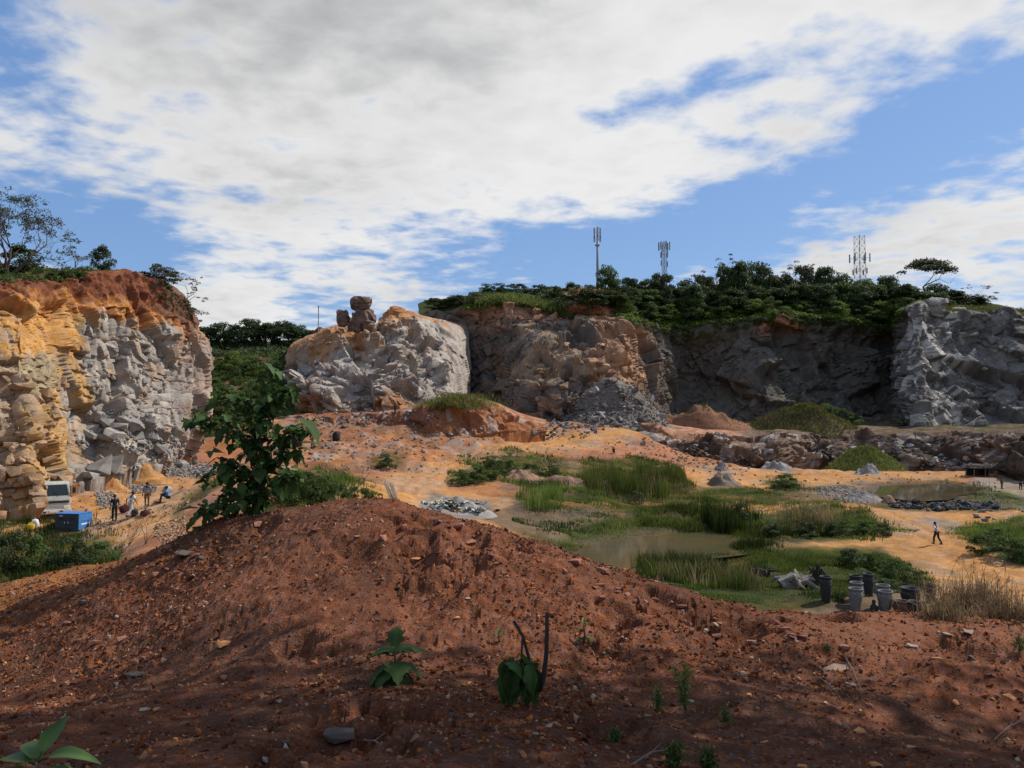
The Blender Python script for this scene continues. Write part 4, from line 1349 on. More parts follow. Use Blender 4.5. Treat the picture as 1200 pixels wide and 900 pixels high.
grass_patch(greens[0], 17000, .40, .042, 'reed_light', 61, 'grass', 'green grass between the sandy track and the pond')
grass_patch(greens[1], 30000, .28, .036, 'reed_light', 62, 'grass', 'green marsh grass around the far side of the pond')
grass_patch(greens[2], 36000, .20, .02, 'reed', 63, 'grass', 'short green grass in front of the pond by the stumps')
grass_patch(greens[2], 22000, .11, .014, 'reed_light', 69, 'grass', 'low fresh turf in front of the pond')
grass_patch(greens[3], 8000, .45, .02, 'reed_light', 64, 'grass', 'grass on the verge right of the road')
grass_patch(greens[4], 7000, .4, .02, 'reed_light', 65, 'grass', 'green grass behind the mound crest')
grass_patch(greens[8], 12000, .5, .018, 'reed', 66, 'grass', 'tall grass among the undergrowth below the truck')
grass_patch(greens[6], 2500, .35, .03, 'reed', 67, 'grass', 'strip of grass along the edge of the left pit')
grass_patch(greens[7], 1500, .35, .03, 'reed', 68, 'grass', 'grass round the bush by the gravel heap')
grass_patch([(690, 580), (695, 562), (740, 556), (800, 560), (806, 582), (740, 586)], 9000, 1.5, .03, 'reed_light', 71, 'reeds', 'tall stand of reeds beyond the pond', lean=.14)
grass_patch([(605, 598), (610, 580), (655, 578), (660, 596)], 1100, .9, .03, 'reed_light', 72, 'reeds', 'brownish reeds at the edge of the sandy clearing', lean=.14)
grass_patch([(735, 668), (760, 660), (830, 656), (880, 652), (890, 672), (850, 692), (790, 690)], 9000, 0.7, .016, 'reed', 73, 'reeds', 'dark rushes on the near bank of the pond', lean=.16)
grass_patch([(925, 628), (935, 612), (985, 612), (990, 628)], 3000, 1.7, .03, 'reed', 74, 'reeds', 'dark clump of tall reeds beyond the pond path', lean=.14)
grass_patch([(840, 630), (850, 606), (890, 606), (900, 630)], 2600, 1.4, .03, 'reed', 75, 'reeds', 'reeds with dead stems on the pond far bank', lean=.2)
grass_patch([(720, 612), (730, 600), (790, 596), (840, 606), (830, 618), (760, 622)], 6000, .6, .025, 'reed_light', 76, 'reeds', 'green rushes along the far edge of the pond', lean=.16)

# ------------------------------------------------ rocks
def rock_mesh(seed, mat, n=15):
    r = random.Random(seed); bm = bmesh.new()
    ex = (r.uniform(.75, 1), r.uniform(.6, .95), r.uniform(.5, .85))
    for k in range(n):
        v = Vector((r.uniform(-1, 1), r.uniform(-1, 1), r.uniform(-1, 1)))
        m_ = max(abs(c) for c in v); v = v / m_ * r.uniform(.75, 1) if r.random() < .75 else v
        bm.verts.new((v.x * ex[0] * .5, v.y * ex[1] * .5, v.z * ex[2] * .5))
    bmesh.ops.convex_hull(bm, input=list(bm.verts), use_existing_faces=False)
    for v in [v for v in bm.verts if not v.link_faces]:
        bm.verts.remove(v)
    me = bpy.data.meshes.new('rock'); bm.to_mesh(me); bm.free()
    me.materials.append(mat)
    return me


RK = {m_: [rock_mesh(900 + k, M[m_]) for k in range(9)] for m_ in ('grey_stone', 'dark_stone', 'black_stone', 'tan_stone', 'red_stone', 'orange_stone')}


def rock(p, size, mat, name='boulder', sx=1.0, sz=1.0, sink=.25, parent=None):
    o = link(name, rnd.choice(RK[mat]), parent, None, (rnd.uniform(-.4, .4), rnd.uniform(-.4, .4), rnd.uniform(0, 6.28)))
    o.scale = (size * sx * rnd.uniform(.85, 1.15), size * rnd.uniform(.8, 1.1), size * sz * rnd.uniform(.75, 1.1))
    o.location = (p[0], p[1], p[2] + size * sz * (.35 - sink * .5))
    return o


def rubble(poly, n, lo, hi, mats, label, group, cat='boulder', name='boulder', power=2.2, objs=None, sz=.9):
    """separate boulders over a photo polygon; sizes in metres"""
    xs = [q[0] for q in poly]; ys_ = [q[1] for q in poly]; k = 0; tries = 0
    while k < n and tries < n * 30:
        tries += 1
        px, py = rnd.uniform(min(xs), max(xs)), rnd.uniform(min(ys_), max(ys_))
        if not inpoly(np.array([px]), np.array([py]), poly)[0]:
            continue
        p = pix(px, py, objs)
        s = lo + (hi - lo) * rnd.random() ** power
        o = rock(p, s, rnd.choice(mats), name, sz=sz)
        tag(o, label, cat, group); k += 1


def rubble_stuff(poly, n, lo, hi, mat, seed, name, label, objs=None, cat='rubble'):
    """stones too many to count, one mesh"""
    r = np.random.default_rng(seed); rr = random.Random(seed)
    xs = [q[0] for q in poly]; ys_ = [q[1] for q in poly]
    base = []
    for me in RK['grey_stone'][:4]:
        me.calc_loop_triangles()
        base.append((np.array([v.co for v in me.vertices]), np.array([t.vertices for t in me.loop_triangles])))
    VV = []; FF = []; off = 0; k = 0; tries = 0
    while k < n and tries < n * 20:
        tries += 1
        px, py = rr.uniform(min(xs), max(xs)), rr.uniform(min(ys_), max(ys_))
        if not inpoly(np.array([px]), np.array([py]), poly)[0]:
            continue
        p = pix(px, py, objs)
        v, f = base[k % 4]
        s = lo + (hi - lo) * rr.random() ** 2.5
        Mx = np.array(Matrix.Rotation(rr.uniform(0, 6.28), 3, 'Z') @ Matrix.Rotation(rr.uniform(-.6, .6), 3, 'X'))
        VV.append((v * s) @ Mx.T + np.array(p) + np.array([0, 0, s * .2])); FF.append(f + off); off += len(v); k += 1
    o = link(name, np_mesh(name, np.concatenate(VV), np.concatenate(FF), M[mat]))
    return tag(o, label, cat, None, 'stuff')


P8_ = [(1038, 590), (1100, 587), (1172, 591), (1172, 597), (1100, 598), (1045, 595)]
P4_ = [(755, 512), (830, 530), (900, 540), (880, 552), (790, 548), (750, 525)]
P5_ = [(980, 530), (1080, 535), (1160, 540), (1150, 552), (1060, 552), (990, 538)]
P6_ = [(345, 488), (420, 476), (520, 482), (500, 500), (400, 502), (350, 512)]
P3_ = [(620, 505), (650, 498), (700, 497), (712, 502), (690, 514), (640, 516)]
# fallen rock at the foot of the left cliff
TAL = [(90, 520), (130, 478), (165, 490), (200, 505), (245, 545), (268, 552), (235, 560), (190, 540), (140, 530)]
rubble(TAL, 60, .5, 2.6, ['grey_stone'], 'grey angular block in the rockfall below the left cliff', 'rockfall below the left cliff')
rubble_stuff(TAL, 700, .2, .6, 'grey_stone', 301, 'rubble', 'small grey stones of the rockfall below the left cliff')
for px, py, s in [(118, 556, 2.6), (130, 552, 2.4), (108, 560, 1.8), (140, 558, 1.3), (124, 545, 2.0)]:
    tag(rock(pix(px, py), s, 'grey_stone', sx=1.2), 'large pale grey block in the cluster on the orange pit floor', 'boulder', 'block cluster on the pit floor')
rubble_stuff([(205, 552), (230, 540), (262, 552), (240, 562), (215, 560)], 500, .12, .4, 'grey_stone', 302, 'rubble', 'broken grey stones spread beside the rockfall')
rubble_stuff(P8_, 420, .25, .6, 'black_stone', 309, 'rubble', 'small black stones filling the long row along the road', [ground])
for k_, (pl, nn, mt, lb) in enumerate([(P4_, 160, 'tan_stone', 'pale stones scattered below the terrace scarp'), (P5_, 160, 'grey_stone', 'grey stones scattered behind the grassy hump'), (P6_, 200, 'grey_stone', 'stones scattered below the central bluff'), (P3_, 120, 'dark_stone', 'dark stones in the pit beside the track')]):
    rubble_stuff(pl, nn, .25, .8, mt, 320 + k_, 'rubble', 'small ' + lb, [ground, terrace, earth_bank, bluff])
tag(rock(pix(197, 578), 1.2, 'grey_stone'), 'single grey boulder on the pit floor behind the blue-shirted sitter', 'boulder')
# cliff blocks standing proud of the walls
for cl, poly, n, lo, hi, mt in [(cliff_left, [(5, 590), (5, 440), (80, 440), (90, 560)], 45, .5, 1.8, 'tan_stone'), (cliff_left, [(90, 500), (90, 395), (210, 400), (232, 480), (200, 500)], 60, .4, 1.5, 'grey_stone'),
                                (bluff, [(340, 475), (350, 420), (520, 395), (530, 475)], 60, .8, 2.6, 'grey_stone'), (bluff, [(355, 402), (400, 386), (460, 376), (480, 372), (470, 392), (400, 408), (350, 415)], 36, .8, 2.2, 'tan_stone'),
                                (cliff_back, [(590, 470), (610, 415), (700, 395), (745, 440), (745, 470)], 46, .8, 2.6, 'tan_stone'), (cliff_back, [(1062, 490), (1065, 365), (1100, 365), (1190, 400), (1190, 480)], 46, .8, 2.4, 'grey_stone'),
                                (terrace, [(765, 515), (880, 525), (1000, 520), (1190, 520), (1190, 540), (900, 545), (780, 528)], 60, .7, 2.0, 'grey_stone')]:
    xs = [q[0] for q in poly]; ys_ = [q[1] for q in poly]; k = 0
    while k < n:
        px, py = rnd.uniform(min(xs), max(xs)), rnd.uniform(min(ys_), max(ys_))
        if inpoly(np.array([px]), np.array([py]), poly)[0]:
            s = lo + (hi - lo) * rnd.random() ** 2
            p = pix(px, py, [cl])
            rock((p.x, p.y, p.z - s * .22), s, mt, 'rock', parent=cl); k += 1

P3 = [(620, 505), (650, 498), (700, 497), (712, 502), (690, 514), (640, 516)]
rubble(P3, 18, .5, 1.6, ['dark_stone', 'grey_stone'], 'dark stone in the shallow pit beside the sandy track', 'stones in the pit beside the track')
P4 = [(755, 512), (830, 530), (900, 540), (880, 552), (790, 548), (750, 525)]
rubble(P4, 22, .4, 1.5, ['grey_stone', 'tan_stone'], 'pale stone lying below the terrace scarp', 'stones below the terrace scarp')
P5 = [(980, 530), (1080, 535), (1160, 540), (1150, 552), (1060, 552), (990, 538)]
rubble(P5, 18, .4, 1.4, ['grey_stone'], 'grey stone along the scarp behind the grassy hump', 'stones behind the grassy hump')
P6 = [(345, 488), (420, 476), (520, 482), (500, 500), (400, 502), (350, 512)]
rubble(P6, 24, .4, 1.5, ['grey_stone', 'tan_stone'], 'stone scattered below the central bluff', 'stones below the central bluff')
P7 = [(480, 512), (520, 504), (540, 508), (500, 520)]
rubble(P7, 8, .4, 1.2, ['grey_stone'], 'grey stone at the foot of the orange earth bank', 'stones below the earth bank')
P8 = [(1038, 589), (1100, 586), (1172, 590), (1172, 598), (1100, 599), (1045, 596)]
rubble(P8, 80, .5, 1.0, ['black_stone'], 'black stone in the long row piled along the road', 'row of black stones by the road', sz=.9)
rubble_stuff([(955, 572), (1000, 570), (1030, 585), (1010, 592), (960, 582)], 260, .2, .6, 'grey_stone', 304, 'rubble', 'scattered grey stones left of the far pond')
P9 = [(1130, 600), (1200, 598), (1210, 612), (1150, 612)]
rubble(P9, 12, .4, 1.2, ['grey_stone', 'dark_stone'], 'grey slab of stone heaped right of the sandy road', 'slabs right of the road', sz=.6)
rubble_stuff([(110, 578), (132, 576), (142, 590), (118, 598)], 260, .15, .4, 'grey_stone', 305, 'rubble', 'heap of broken grey stones beside the truck')
rubble_stuff([(150, 570), (180, 566), (186, 576), (152, 580)], 200, .15, .38, 'grey_stone', 306, 'rubble', 'heap of broken grey stones behind the standing worker')
rubble_stuff([(190, 548), (205, 546), (216, 556), (196, 560)], 150, .15, .4, 'grey_stone', 307, 'rubble', 'heap of broken grey stones at the pit slope')
rubble_stuff([(185, 612), (215, 606), (232, 618), (200, 640), (180, 632)], 320, .10, .3, 'tan_stone', 308, 'rubble', 'ochre broken stones on the slope behind the sapling', [ground])


# ------------------------------------------------ balancing boulders on the bluff
def big_boulder(px, py_bot, w_px, h_px, seed, matname, label, d=None, name='balancing_boulder'):
    d = d or 160.0
    b = at(px, py_bot, d); k = F / d
    bm = bmesh.new(); bmesh.ops.create_icosphere(bm, subdivisions=4, radius=.5)
    V = np.array([v.co for v in bm.verts])
    n_ = V / np.linalg.norm(V, axis=1, keepdims=True)
    dsp, e_, _r = facets(V * 2.6 + seed * 3.1, seed)
    rad = np.max(np.abs(V) ** 1.0, axis=1) * 0
    L = (np.abs(n_) ** 2.7).sum(1) ** -.37
    V = n_ * (.40 * L * (1 + .34 * dsp + .12 * fbm(V * 2.2, 3, seed)))[:, None]
    lo_, hi_ = V.min(0), V.max(0)
    V = (V - [(lo_[0] + hi_[0]) / 2, (lo_[1] + hi_[1]) / 2, lo_[2]]) / (hi_ - lo_)
    for v, c in zip(bm.verts, V):
        v.co = (c[0] * w_px / k, c[1] * w_px / k * .9, c[2] * h_px / k)
    me = bpy.data.meshes.new(name); bm.to_mesh(me); bm.free(); me.materials.append(M[matname])
    o = link(name, me, None, tuple(b))
    return tag(o, label, 'boulder')


plain('brown_boulder', (0.15, 0.095, 0.075), .9, .8, .4, bdist=.15)
big_boulder(426, 391, 29, 31, 11, 'brown_boulder', 'upright dark brown boulder carrying another one on the central bluff', 160)
big_boulder(423.5, 364.5, 26, 19, 12, 'brown_boulder', 'rounded red-brown boulder balanced on top of the upright one', 160)
big_boulder(402, 384, 15.5, 22, 13, 'brown_boulder', 'pointed brown boulder leaning left of the balancing pair', 160)
big_boulder(462, 378, 15, 19, 14, 'orange_stone', 'small orange rock stump on the bluff crest', 168, 'boulder')
big_boulder(412, 390, 10, 18, 16, 'brown_boulder', 'dark rock wedged between the brown boulders', 165, 'boulder')
big_boulder(1097, 372, 26, 24, 17, 'grey_stone', 'pale rounded boulder on top of the grey rock fin', 190, 'boulder')
big_boulder(1120, 374, 30, 14, 18, 'grey_stone', 'flat grey boulder in the grass behind the rock fin', 196, 'boulder')
plain('dark_red_earth', (0.11, 0.035, 0.026), .95, .6, .3, bdist=.1)


# ------------------------------------------------ heaps and mounds
def heap(px, py, w_px, h_px, mat, colr, name, label=None, cat=None, group=None, seed=0, rough_=.12, deep=.75, objs=None, kind=None, d=None, n=34, pw=1.15):
    b = np.array(pix(px, py, objs)) if d is None else at(px, py, d)
    k = F / b[1]; rx = w_px / k / 2; ry = rx * deep; h = h_px / k
    rr = np.linspace(0, 1.12, n); aa = np.linspace(0, 2 * math.pi, n * 2 + 1)
    Rr, Aa = np.meshgrid(rr, aa, indexing='ij')
    x = rx * Rr * np.cos(Aa); y = ry * Rr * np.sin(Aa) + ry * .9
    z = h * np.where(Rr < 1, (np.cos(np.pi * np.clip(Rr, 0, 1)) * .5 + .5) ** pw, 0) - np.clip(Rr - .96, 0, 1) * h * 2.2
    Pn = np.stack([x, y, z], -1)
    z = z + h * rough_ * 2 * fbm(Pn / (rx * .5) + seed, 4, seed) * (1 - Rr ** 4).clip(0, 1) + h * rough_ * .5 * fbm(Pn / (rx * .12) + seed, 3, seed + 5) * (1 - Rr ** 4).clip(0, 1)
    Pn = np.stack([x, y, z - .05], -1)
    c = np.broadcast_to(np.array(colr), Pn.shape) * (1 + .5 * fbm(Pn / (rx * .3), 3, seed + 8))[..., None]
    me = np_mesh(name, Pn, grid_faces(*Pn.shape[:2]), M[mat], c, smooth=True)
    o = link(name, me, None, tuple(b))
    if label: tag(o, label, cat, group)
    if kind: o['kind'] = kind
    return o, Pn + b


# rockfall cone in the centre
def heap_core():
    o, PP = heap(722, 501, 190, 62, 'rock', (.15, .125, .105), 'rockfall_cone', seed=41, kind='structure', deep=.62, rough_=.14, d=152)
    return o
CON = [(638, 496), (675, 468), (712, 444), (730, 444), (750, 460), (804, 494), (770, 500), (700, 502), (650, 502)]
cone_o = heap_core()
bpy.context.view_layer.update()
rubble(CON, 70, .6, 2.6, ['grey_stone', 'dark_stone', 'grey_stone'], 'broken rock in the rockfall cone at the foot of the back cliff', 'rockfall cone at the back cliff', objs=[cone_o, cliff_back, ground])
rubble_stuff(CON, 900, .3, .9, 'grey_stone', 303, 'rubble', 'small broken stones of the rockfall cone at the back cliff', [cone_o, cliff_back, ground])
o, PB = heap(828, 503, 130, 27, 'earth', (.20, .095, .055), 'spoil_mound', seed=3, kind='structure', deep=.5, objs=[terrace], rough_=.34, pw=.6)
o, PG = heap(955, 508, 165, 33, 'earth', (.10, .075, .04), 'spoil_mound', seed=4, kind='structure', deep=.5, objs=[terrace], rough_=.28, pw=.75)
o, PD = heap(1027, 552, 92, 25, 'earth', (.10, .12, .03), 'grassy_hump', seed=5, kind='structure', deep=.7, rough_=.12, pw=.55)


def cover(Pn, n, h, wid, mat, seed, label, name='grass', zmin=None, sel=None):
    r = np.random.default_rng(seed)
    Q_ = Pn.reshape(-1, 3)
    if sel is not None: Q_ = Q_[sel(Q_)]
    i = r.integers(0, len(Q_), n)
    w_ = (Q_[:, :2].max(0) - Q_[:, :2].min(0)) / 60
    P_ = Q_[i] + np.c_[r.normal(0, 1, (n, 2)) * w_, np.zeros(n)]
    V, T = blades(P_, h, wid, r, .5)
    o = link(name, np_mesh(name, V, T, M[mat], attrs={'leafv': np.repeat(r.uniform(0, 1, n), 5)}))
    tag(o, label, 'grass', None, 'stuff')


leafmat('grass_bright', (0.085, 0.100, 0.022), (0.220, 0.225, 0.060))
cover(PD, 9000, .45, .06, 'grass_bright', 81, 'short bright yellow-green grass on the rounded hump')
top_ = lambda q: q[:, 2] > q[:, 2].min() + 1.2
cover(PG, 9000, .6, .09, 'grass_bright', 82, 'yellow-green grass on the overgrown spoil mound', sel=top_)
cover(PB, 700, .4, .08, 'reed', 83, 'thin weeds on the brown spoil mound')
for px, top in [(985, 478), (1000, 484), (970, 472), (1062, 492)]:
    b = pix(px, 498, [terrace]); k = ppm(b)
    tree('bush', b, (500 - top) / k, 30 / k, 'green bush behind the overgrown spoil mound', 'bushes behind the spoil mound', leaf='leaf_mid')
grass_bank = np.array([list(pix(rnd.gauss(535, 20), rnd.uniform(463, 480), [earth_bank])) for _ in range(900)])
V, T = blades(np.repeat(grass_bank, 5, 0) + rng.normal(0, .5, (4500, 3)) * np.array([1.4, 1, .1]), .34 * rng.uniform(.4, 2.2, 4500), .05, rng, 1.0)
tag(link('grass', np_mesh('grass', V, T, M['grass_bright'], attrs={'leafv': np.repeat(rng.uniform(0, 1, 4500), 5)})), 'yellow-green grass tuft on the orange earth bank', 'grass', None, 'stuff')
gtop = []
for px in np.linspace(562, 690, 60):
    for _ in range(40):
        gtop.append(list(on_grid(BCG, BCT, px + rnd.uniform(-2, 2), rnd.uniform(3.95, 4.35))))
gtop = np.array([q for q in gtop if notred(*topix(np.array(q)))]); n_ = len(gtop)
V, T = blades(np.repeat(gtop, 3, 0) + rng.normal(0, .6, (n_ * 3, 3)) * np.array([1, 1, .1]), .9 * rng.uniform(.5, 1.6, n_ * 3), .08, rng, .8)
tag(link('grass', np_mesh('grass', V, T, M['grass_bright'], attrs={'leafv': np.repeat(rng.uniform(0, 1, n_ * 3), 5)})), 'tall yellow-green grass on the cliff top left of the red scar', 'grass', None, 'stuff')

heap(918, 553, 56, 12, 'rock', (.25, .235, .22), 'gravel_heap', 'pale grey gravel heap on the sandy floor below the scarp', 'gravel heap', seed=11, rough_=.4, pw=.8)
heap(850, 570, 48, 15, 'rock', (.18, .14, .11), 'gravel_heap', 'brownish gravel cone at the edge of the grass', 'gravel heap', seed=12, rough_=.3, pw=.8)
heap(848, 552, 22, 10, 'rock', (.19, .18, .175), 'gravel_heap', 'small grey stone heap behind the brownish gravel cone', 'gravel heap', seed=13, rough_=.45, pw=.7)
heap(1018, 588, 52, 11, 'rock', (.20, .18, .165), 'gravel_heap', 'grey gravel heap at the left end of the black stone row', 'gravel heap', seed=14, rough_=.35, pw=.75)
heap(1046, 590, 26, 10, 'earth', (.23, .14, .09), 'gravel_heap', 'small reddish heap between gravel and black stones', 'gravel heap', seed=15, rough_=.1)
heap(1022, 556, 34, 10, 'rock', (.24, .225, .22), 'gravel_heap', 'grey gravel heap in front of the grassy hump', 'gravel heap', seed=16, rough_=.4, pw=.75)
heap(695, 572, 26, 7, 'rock', (.30, .25, .21), 'gravel_heap', 'low brown gravel heap beside the reeds', 'gravel heap', seed=17, rough_=.15)
heap(371, 400, 46, 19, 'dark_red_earth', (.1, .04, .03), 'earth_mound', 'dark red earth hump behind the bluff beside the thin pole', 'mound', seed=18, d=182, rough_=.1)
heap(126, 575, 40, 16, 'earth', tuple(SAND * 1.05), 'sand_heap', 'orange sand heap in front of the grey block cluster', 'sand heap', seed=19, rough_=.12)
heap(160, 562, 60, 16, 'earth', tuple(SAND * 1.0), 'sand_heap', 'orange sand slope behind the bending worker', 'sand heap', seed=20, rough_=.15)
heap(610, 566, 90, 12, 'earth', (.24, .14, .09), 'earth_mound', 'low reddish earth mound among the bushes by the track', 'mound', seed=21, rough_=.4)
heap(660, 568, 80, 9, 'earth', (.20, .12, .08), 'earth_mound', 'low brown earth mound between the bushes and the reeds', 'mound', seed=22, rough_=.4)

rubble_stuff([(300, 560), (330, 500), (420, 488), (560, 500), (700, 505), (760, 530), (1180, 560), (1190, 600), (1060, 600), (900, 580), (700, 540), (520, 560), (430, 570)], 900, .12, .55, 'tan_stone', 341, 'rubble', 'loose stones scattered over the orange quarry floor', [ground, earth_bank])
rubble_stuff([(320, 540), (340, 495), (470, 485), (590, 505), (560, 520), (430, 540)], 420, .2, .7, 'grey_stone', 342, 'rubble', 'grey stones scattered over the orange slope below the bluff', [ground, earth_bank])
rubble_stuff([(5, 612), (90, 560), (200, 548), (240, 562), (215, 605), (120, 630)], 420, .08, .3, 'tan_stone', 343, 'rubble', 'loose ochre stones on the floor of the left pit', [ground])

grass_patch([(600, 648), (650, 628), (690, 640), (720, 668), (680, 676), (640, 672)], 5000, .35, .02, 'reed', 77, 'grass', 'grass along the left shore of the pond', warp=3)
grass_patch([(600, 600), (640, 592), (700, 596), (730, 606), (690, 622), (640, 625)], 3000, .22, .03, 'reed', 78, 'grass', 'sparse grass on the muddy clearing left of the pond')
grass_patch([(880, 616), (930, 626), (900, 648), (870, 655), (850, 640)], 3600, .6, .02, 'reed', 79, 'reeds', 'rushes at the right end of the pond', warp=3, lean=.2)
grass_patch([(1060, 562), (1150, 566), (1200, 590), (1190, 600), (1140, 585)], 1800, .22, .04, 'reed', 80, 'grass', 'thin grass beside the far pond', warp=3)

for k_, (pl, nn, hh, lb) in enumerate([([(690, 580), (695, 562), (740, 556), (800, 560), (806, 582), (740, 586)], 900, 1.5, 'beyond the pond'), ([(735, 668), (760, 660), (830, 656), (880, 652), (890, 672), (850, 692), (790, 690)], 900, .75, 'on the near bank of the pond'),
                                       (greens[1], 1600, .7, 'around the far side of the pond'), ([(925, 628), (935, 612), (985, 612), (990, 628)], 400, 1.5, 'beyond the pond path')]):
    grass_patch(pl, nn, hh, .022, 'dry_grass', 700 + 10 * k_, 'reeds', 'dead straw-coloured stems among the reeds ' + lb, lean=.5)

gt2 = []
for px in np.linspace(1088, 1260, 90):
    for _ in range(30):
        gt2.append(list(on_grid(BCG, BCT, px, rnd.uniform(3.97, 5.0))))
gt2 = np.repeat(np.array(gt2), 3, 0); n_ = len(gt2)
V, T = blades(gt2 + rng.normal(0, .8, (n_, 3)) * np.array([1, 1, .05]), .6 * rng.uniform(.4, 1.6, n_), .07, rng, .8)
tag(link('grass', np_mesh('grass', V, T, M['grass_bright'], attrs={'leafv': np.repeat(rng.uniform(0, 1, n_), 5)})), 'bright grass covering the top of the right cliff', 'grass', None, 'stuff')
# ================================================================== PEOPLE
plain('skin', (0.075, 0.042, 0.028), .6)
plain('hair', (0.012, 0.010, 0.009), .9)
plain('cloth_black', (0.018, 0.018, 0.020), .9)
plain('cloth_white', (0.62, 0.63, 0.66), .9, 8, .12)
plain('cloth_grey', (0.25, 0.24, 0.24), .9, 8, .15)
plain('cloth_blue', (0.03, 0.28, 0.62), .85, 8, .15)
plain('cloth_red', (0.50, 0.03, 0.03), .85)
plain('cloth_brown', (0.16, 0.09, 0.05), .9, 8, .2)
plain('cloth_pale', (0.42, 0.42, 0.40), .9, 8, .15)
plain('shoe', (0.03, 0.025, 0.022), .8)


def skin_obj(name, joints, edges, rad, mat, parent=None, root=0, sub=2, branch_smooth=.4):
    names = list(joints)
    ix = {n: i for i, n in enumerate(names)}
    me = bpy.data.meshes.new(name)
    me.from_pydata([tuple(joints[n]) for n in names], [(ix[a], ix[b]) for a, b in edges], [])
    me.materials.append(mat)
    o = link(name, me, parent)
    md = o.modifiers.new('skin', 'SKIN'); md.branch_smoothing = branch_smooth; md.use_smooth_shade = True
    sv = me.skin_vertices[0].data
    for n in names:
        r = rad[n]
        sv[ix[n]].radius = r if hasattr(r, '__len__') else (r, r)
        sv[ix[n]].use_root = False
    sv[root].use_root = True
    sd_ = o.modifiers.new('subsurf', 'SUBSURF'); sd_.levels = sub; sd_.render_levels = sub
    return o


def pose(kind):
    """joint positions, facing -y, 1.70 m tall"""
    J = dict(pelvis=(0, 0, .95), waist=(0, 0, 1.08), chest=(0, 0, 1.28), neck=(0, 0, 1.45), head=(0, -.01, 1.55), crown=(0, 0, 1.66))
    for s, q in ((1, 'l'), (-1, 'r')):
        J['sh' + q] = (.17 * s, 0, 1.40); J['el' + q] = (.24 * s, .04, 1.13); J['wr' + q] = (.25 * s, -.06, .90); J['hd' + q] = (.25 * s, -.09, .81)
        J['hip' + q] = (.09 * s, 0, .90); J['kn' + q] = (.10 * s, -.02, .50); J['an' + q] = (.10 * s, .02, .09); J['toe' + q] = (.11 * s, -.15, .04)
    if kind == 'walk':
        J.update(knl=(.10, -.16, .52), anl=(.10, -.18, .10), toel=(.11, -.34, .05), knr=(-.10, .06, .50), anr=(-.10, .34, .14), toer=(-.11, .24, .04),
                 ell=(.23, .16, 1.15), wrl=(.22, .18, .92), hdl=(.22, .17, .83), elr=(-.23, -.12, 1.15), wrr=(-.21, -.26, .95), hdr=(-.21, -.30, .87))
        for k in ('chest', 'neck', 'head', 'crown', 'shl', 'shr'):
            x, y, z = J[k]; J[k] = (x, y - .14 * (z - .95) / .6, z - .01)
    if kind == 'bend':
        J.update(waist=(0, -.10, 1.02), chest=(0, -.32, 1.08), neck=(0, -.48, 1.08), head=(0, -.57, 1.04), crown=(0, -.67, 1.00))
        for s, q in ((1, 'l'), (-1, 'r')):
            J['sh' + q] = (.17 * s, -.42, 1.05); J['el' + q] = (.22 * s, -.46, .77); J['wr' + q] = (.15 * s, -.56, .55); J['hd' + q] = (.14 * s, -.60, .46)
            J['kn' + q] = (.13 * s, -.12, .50); J['an' + q] = (.14 * s, .04, .09)
    if kind == 'sit':
        dz = -.52
        for k in list(J):
            x, y, z = J[k]; J[k] = (x, y, z + dz)
        for s, q in ((1, 'l'), (-1, 'r')):
            J['kn' + q] = (.13 * s, -.40, .56); J['an' + q] = (.13 * s, -.52, .10); J['toe' + q] = (.13 * s, -.70, .04)
            J['el' + q] = (.24 * s, -.10, .62); J['wr' + q] = (.16 * s, -.34, .60); J['hd' + q] = (.14 * s, -.42, .58)
        for k in ('chest', 'neck', 'head', 'crown', 'shl', 'shr'):
            x, y, z = J[k]; J[k] = (x, y - .12, z - .02)
    if kind == 'arms':
        J.update(ell=(.40, -.05, 1.30), wrl=(.55, -.15, 1.42), hdl=(.60, -.18, 1.49), elr=(-.36, -.10, 1.22), wrr=(-.50, -.22, 1.30), hdr=(-.55, -.25, 1.36))
    return J


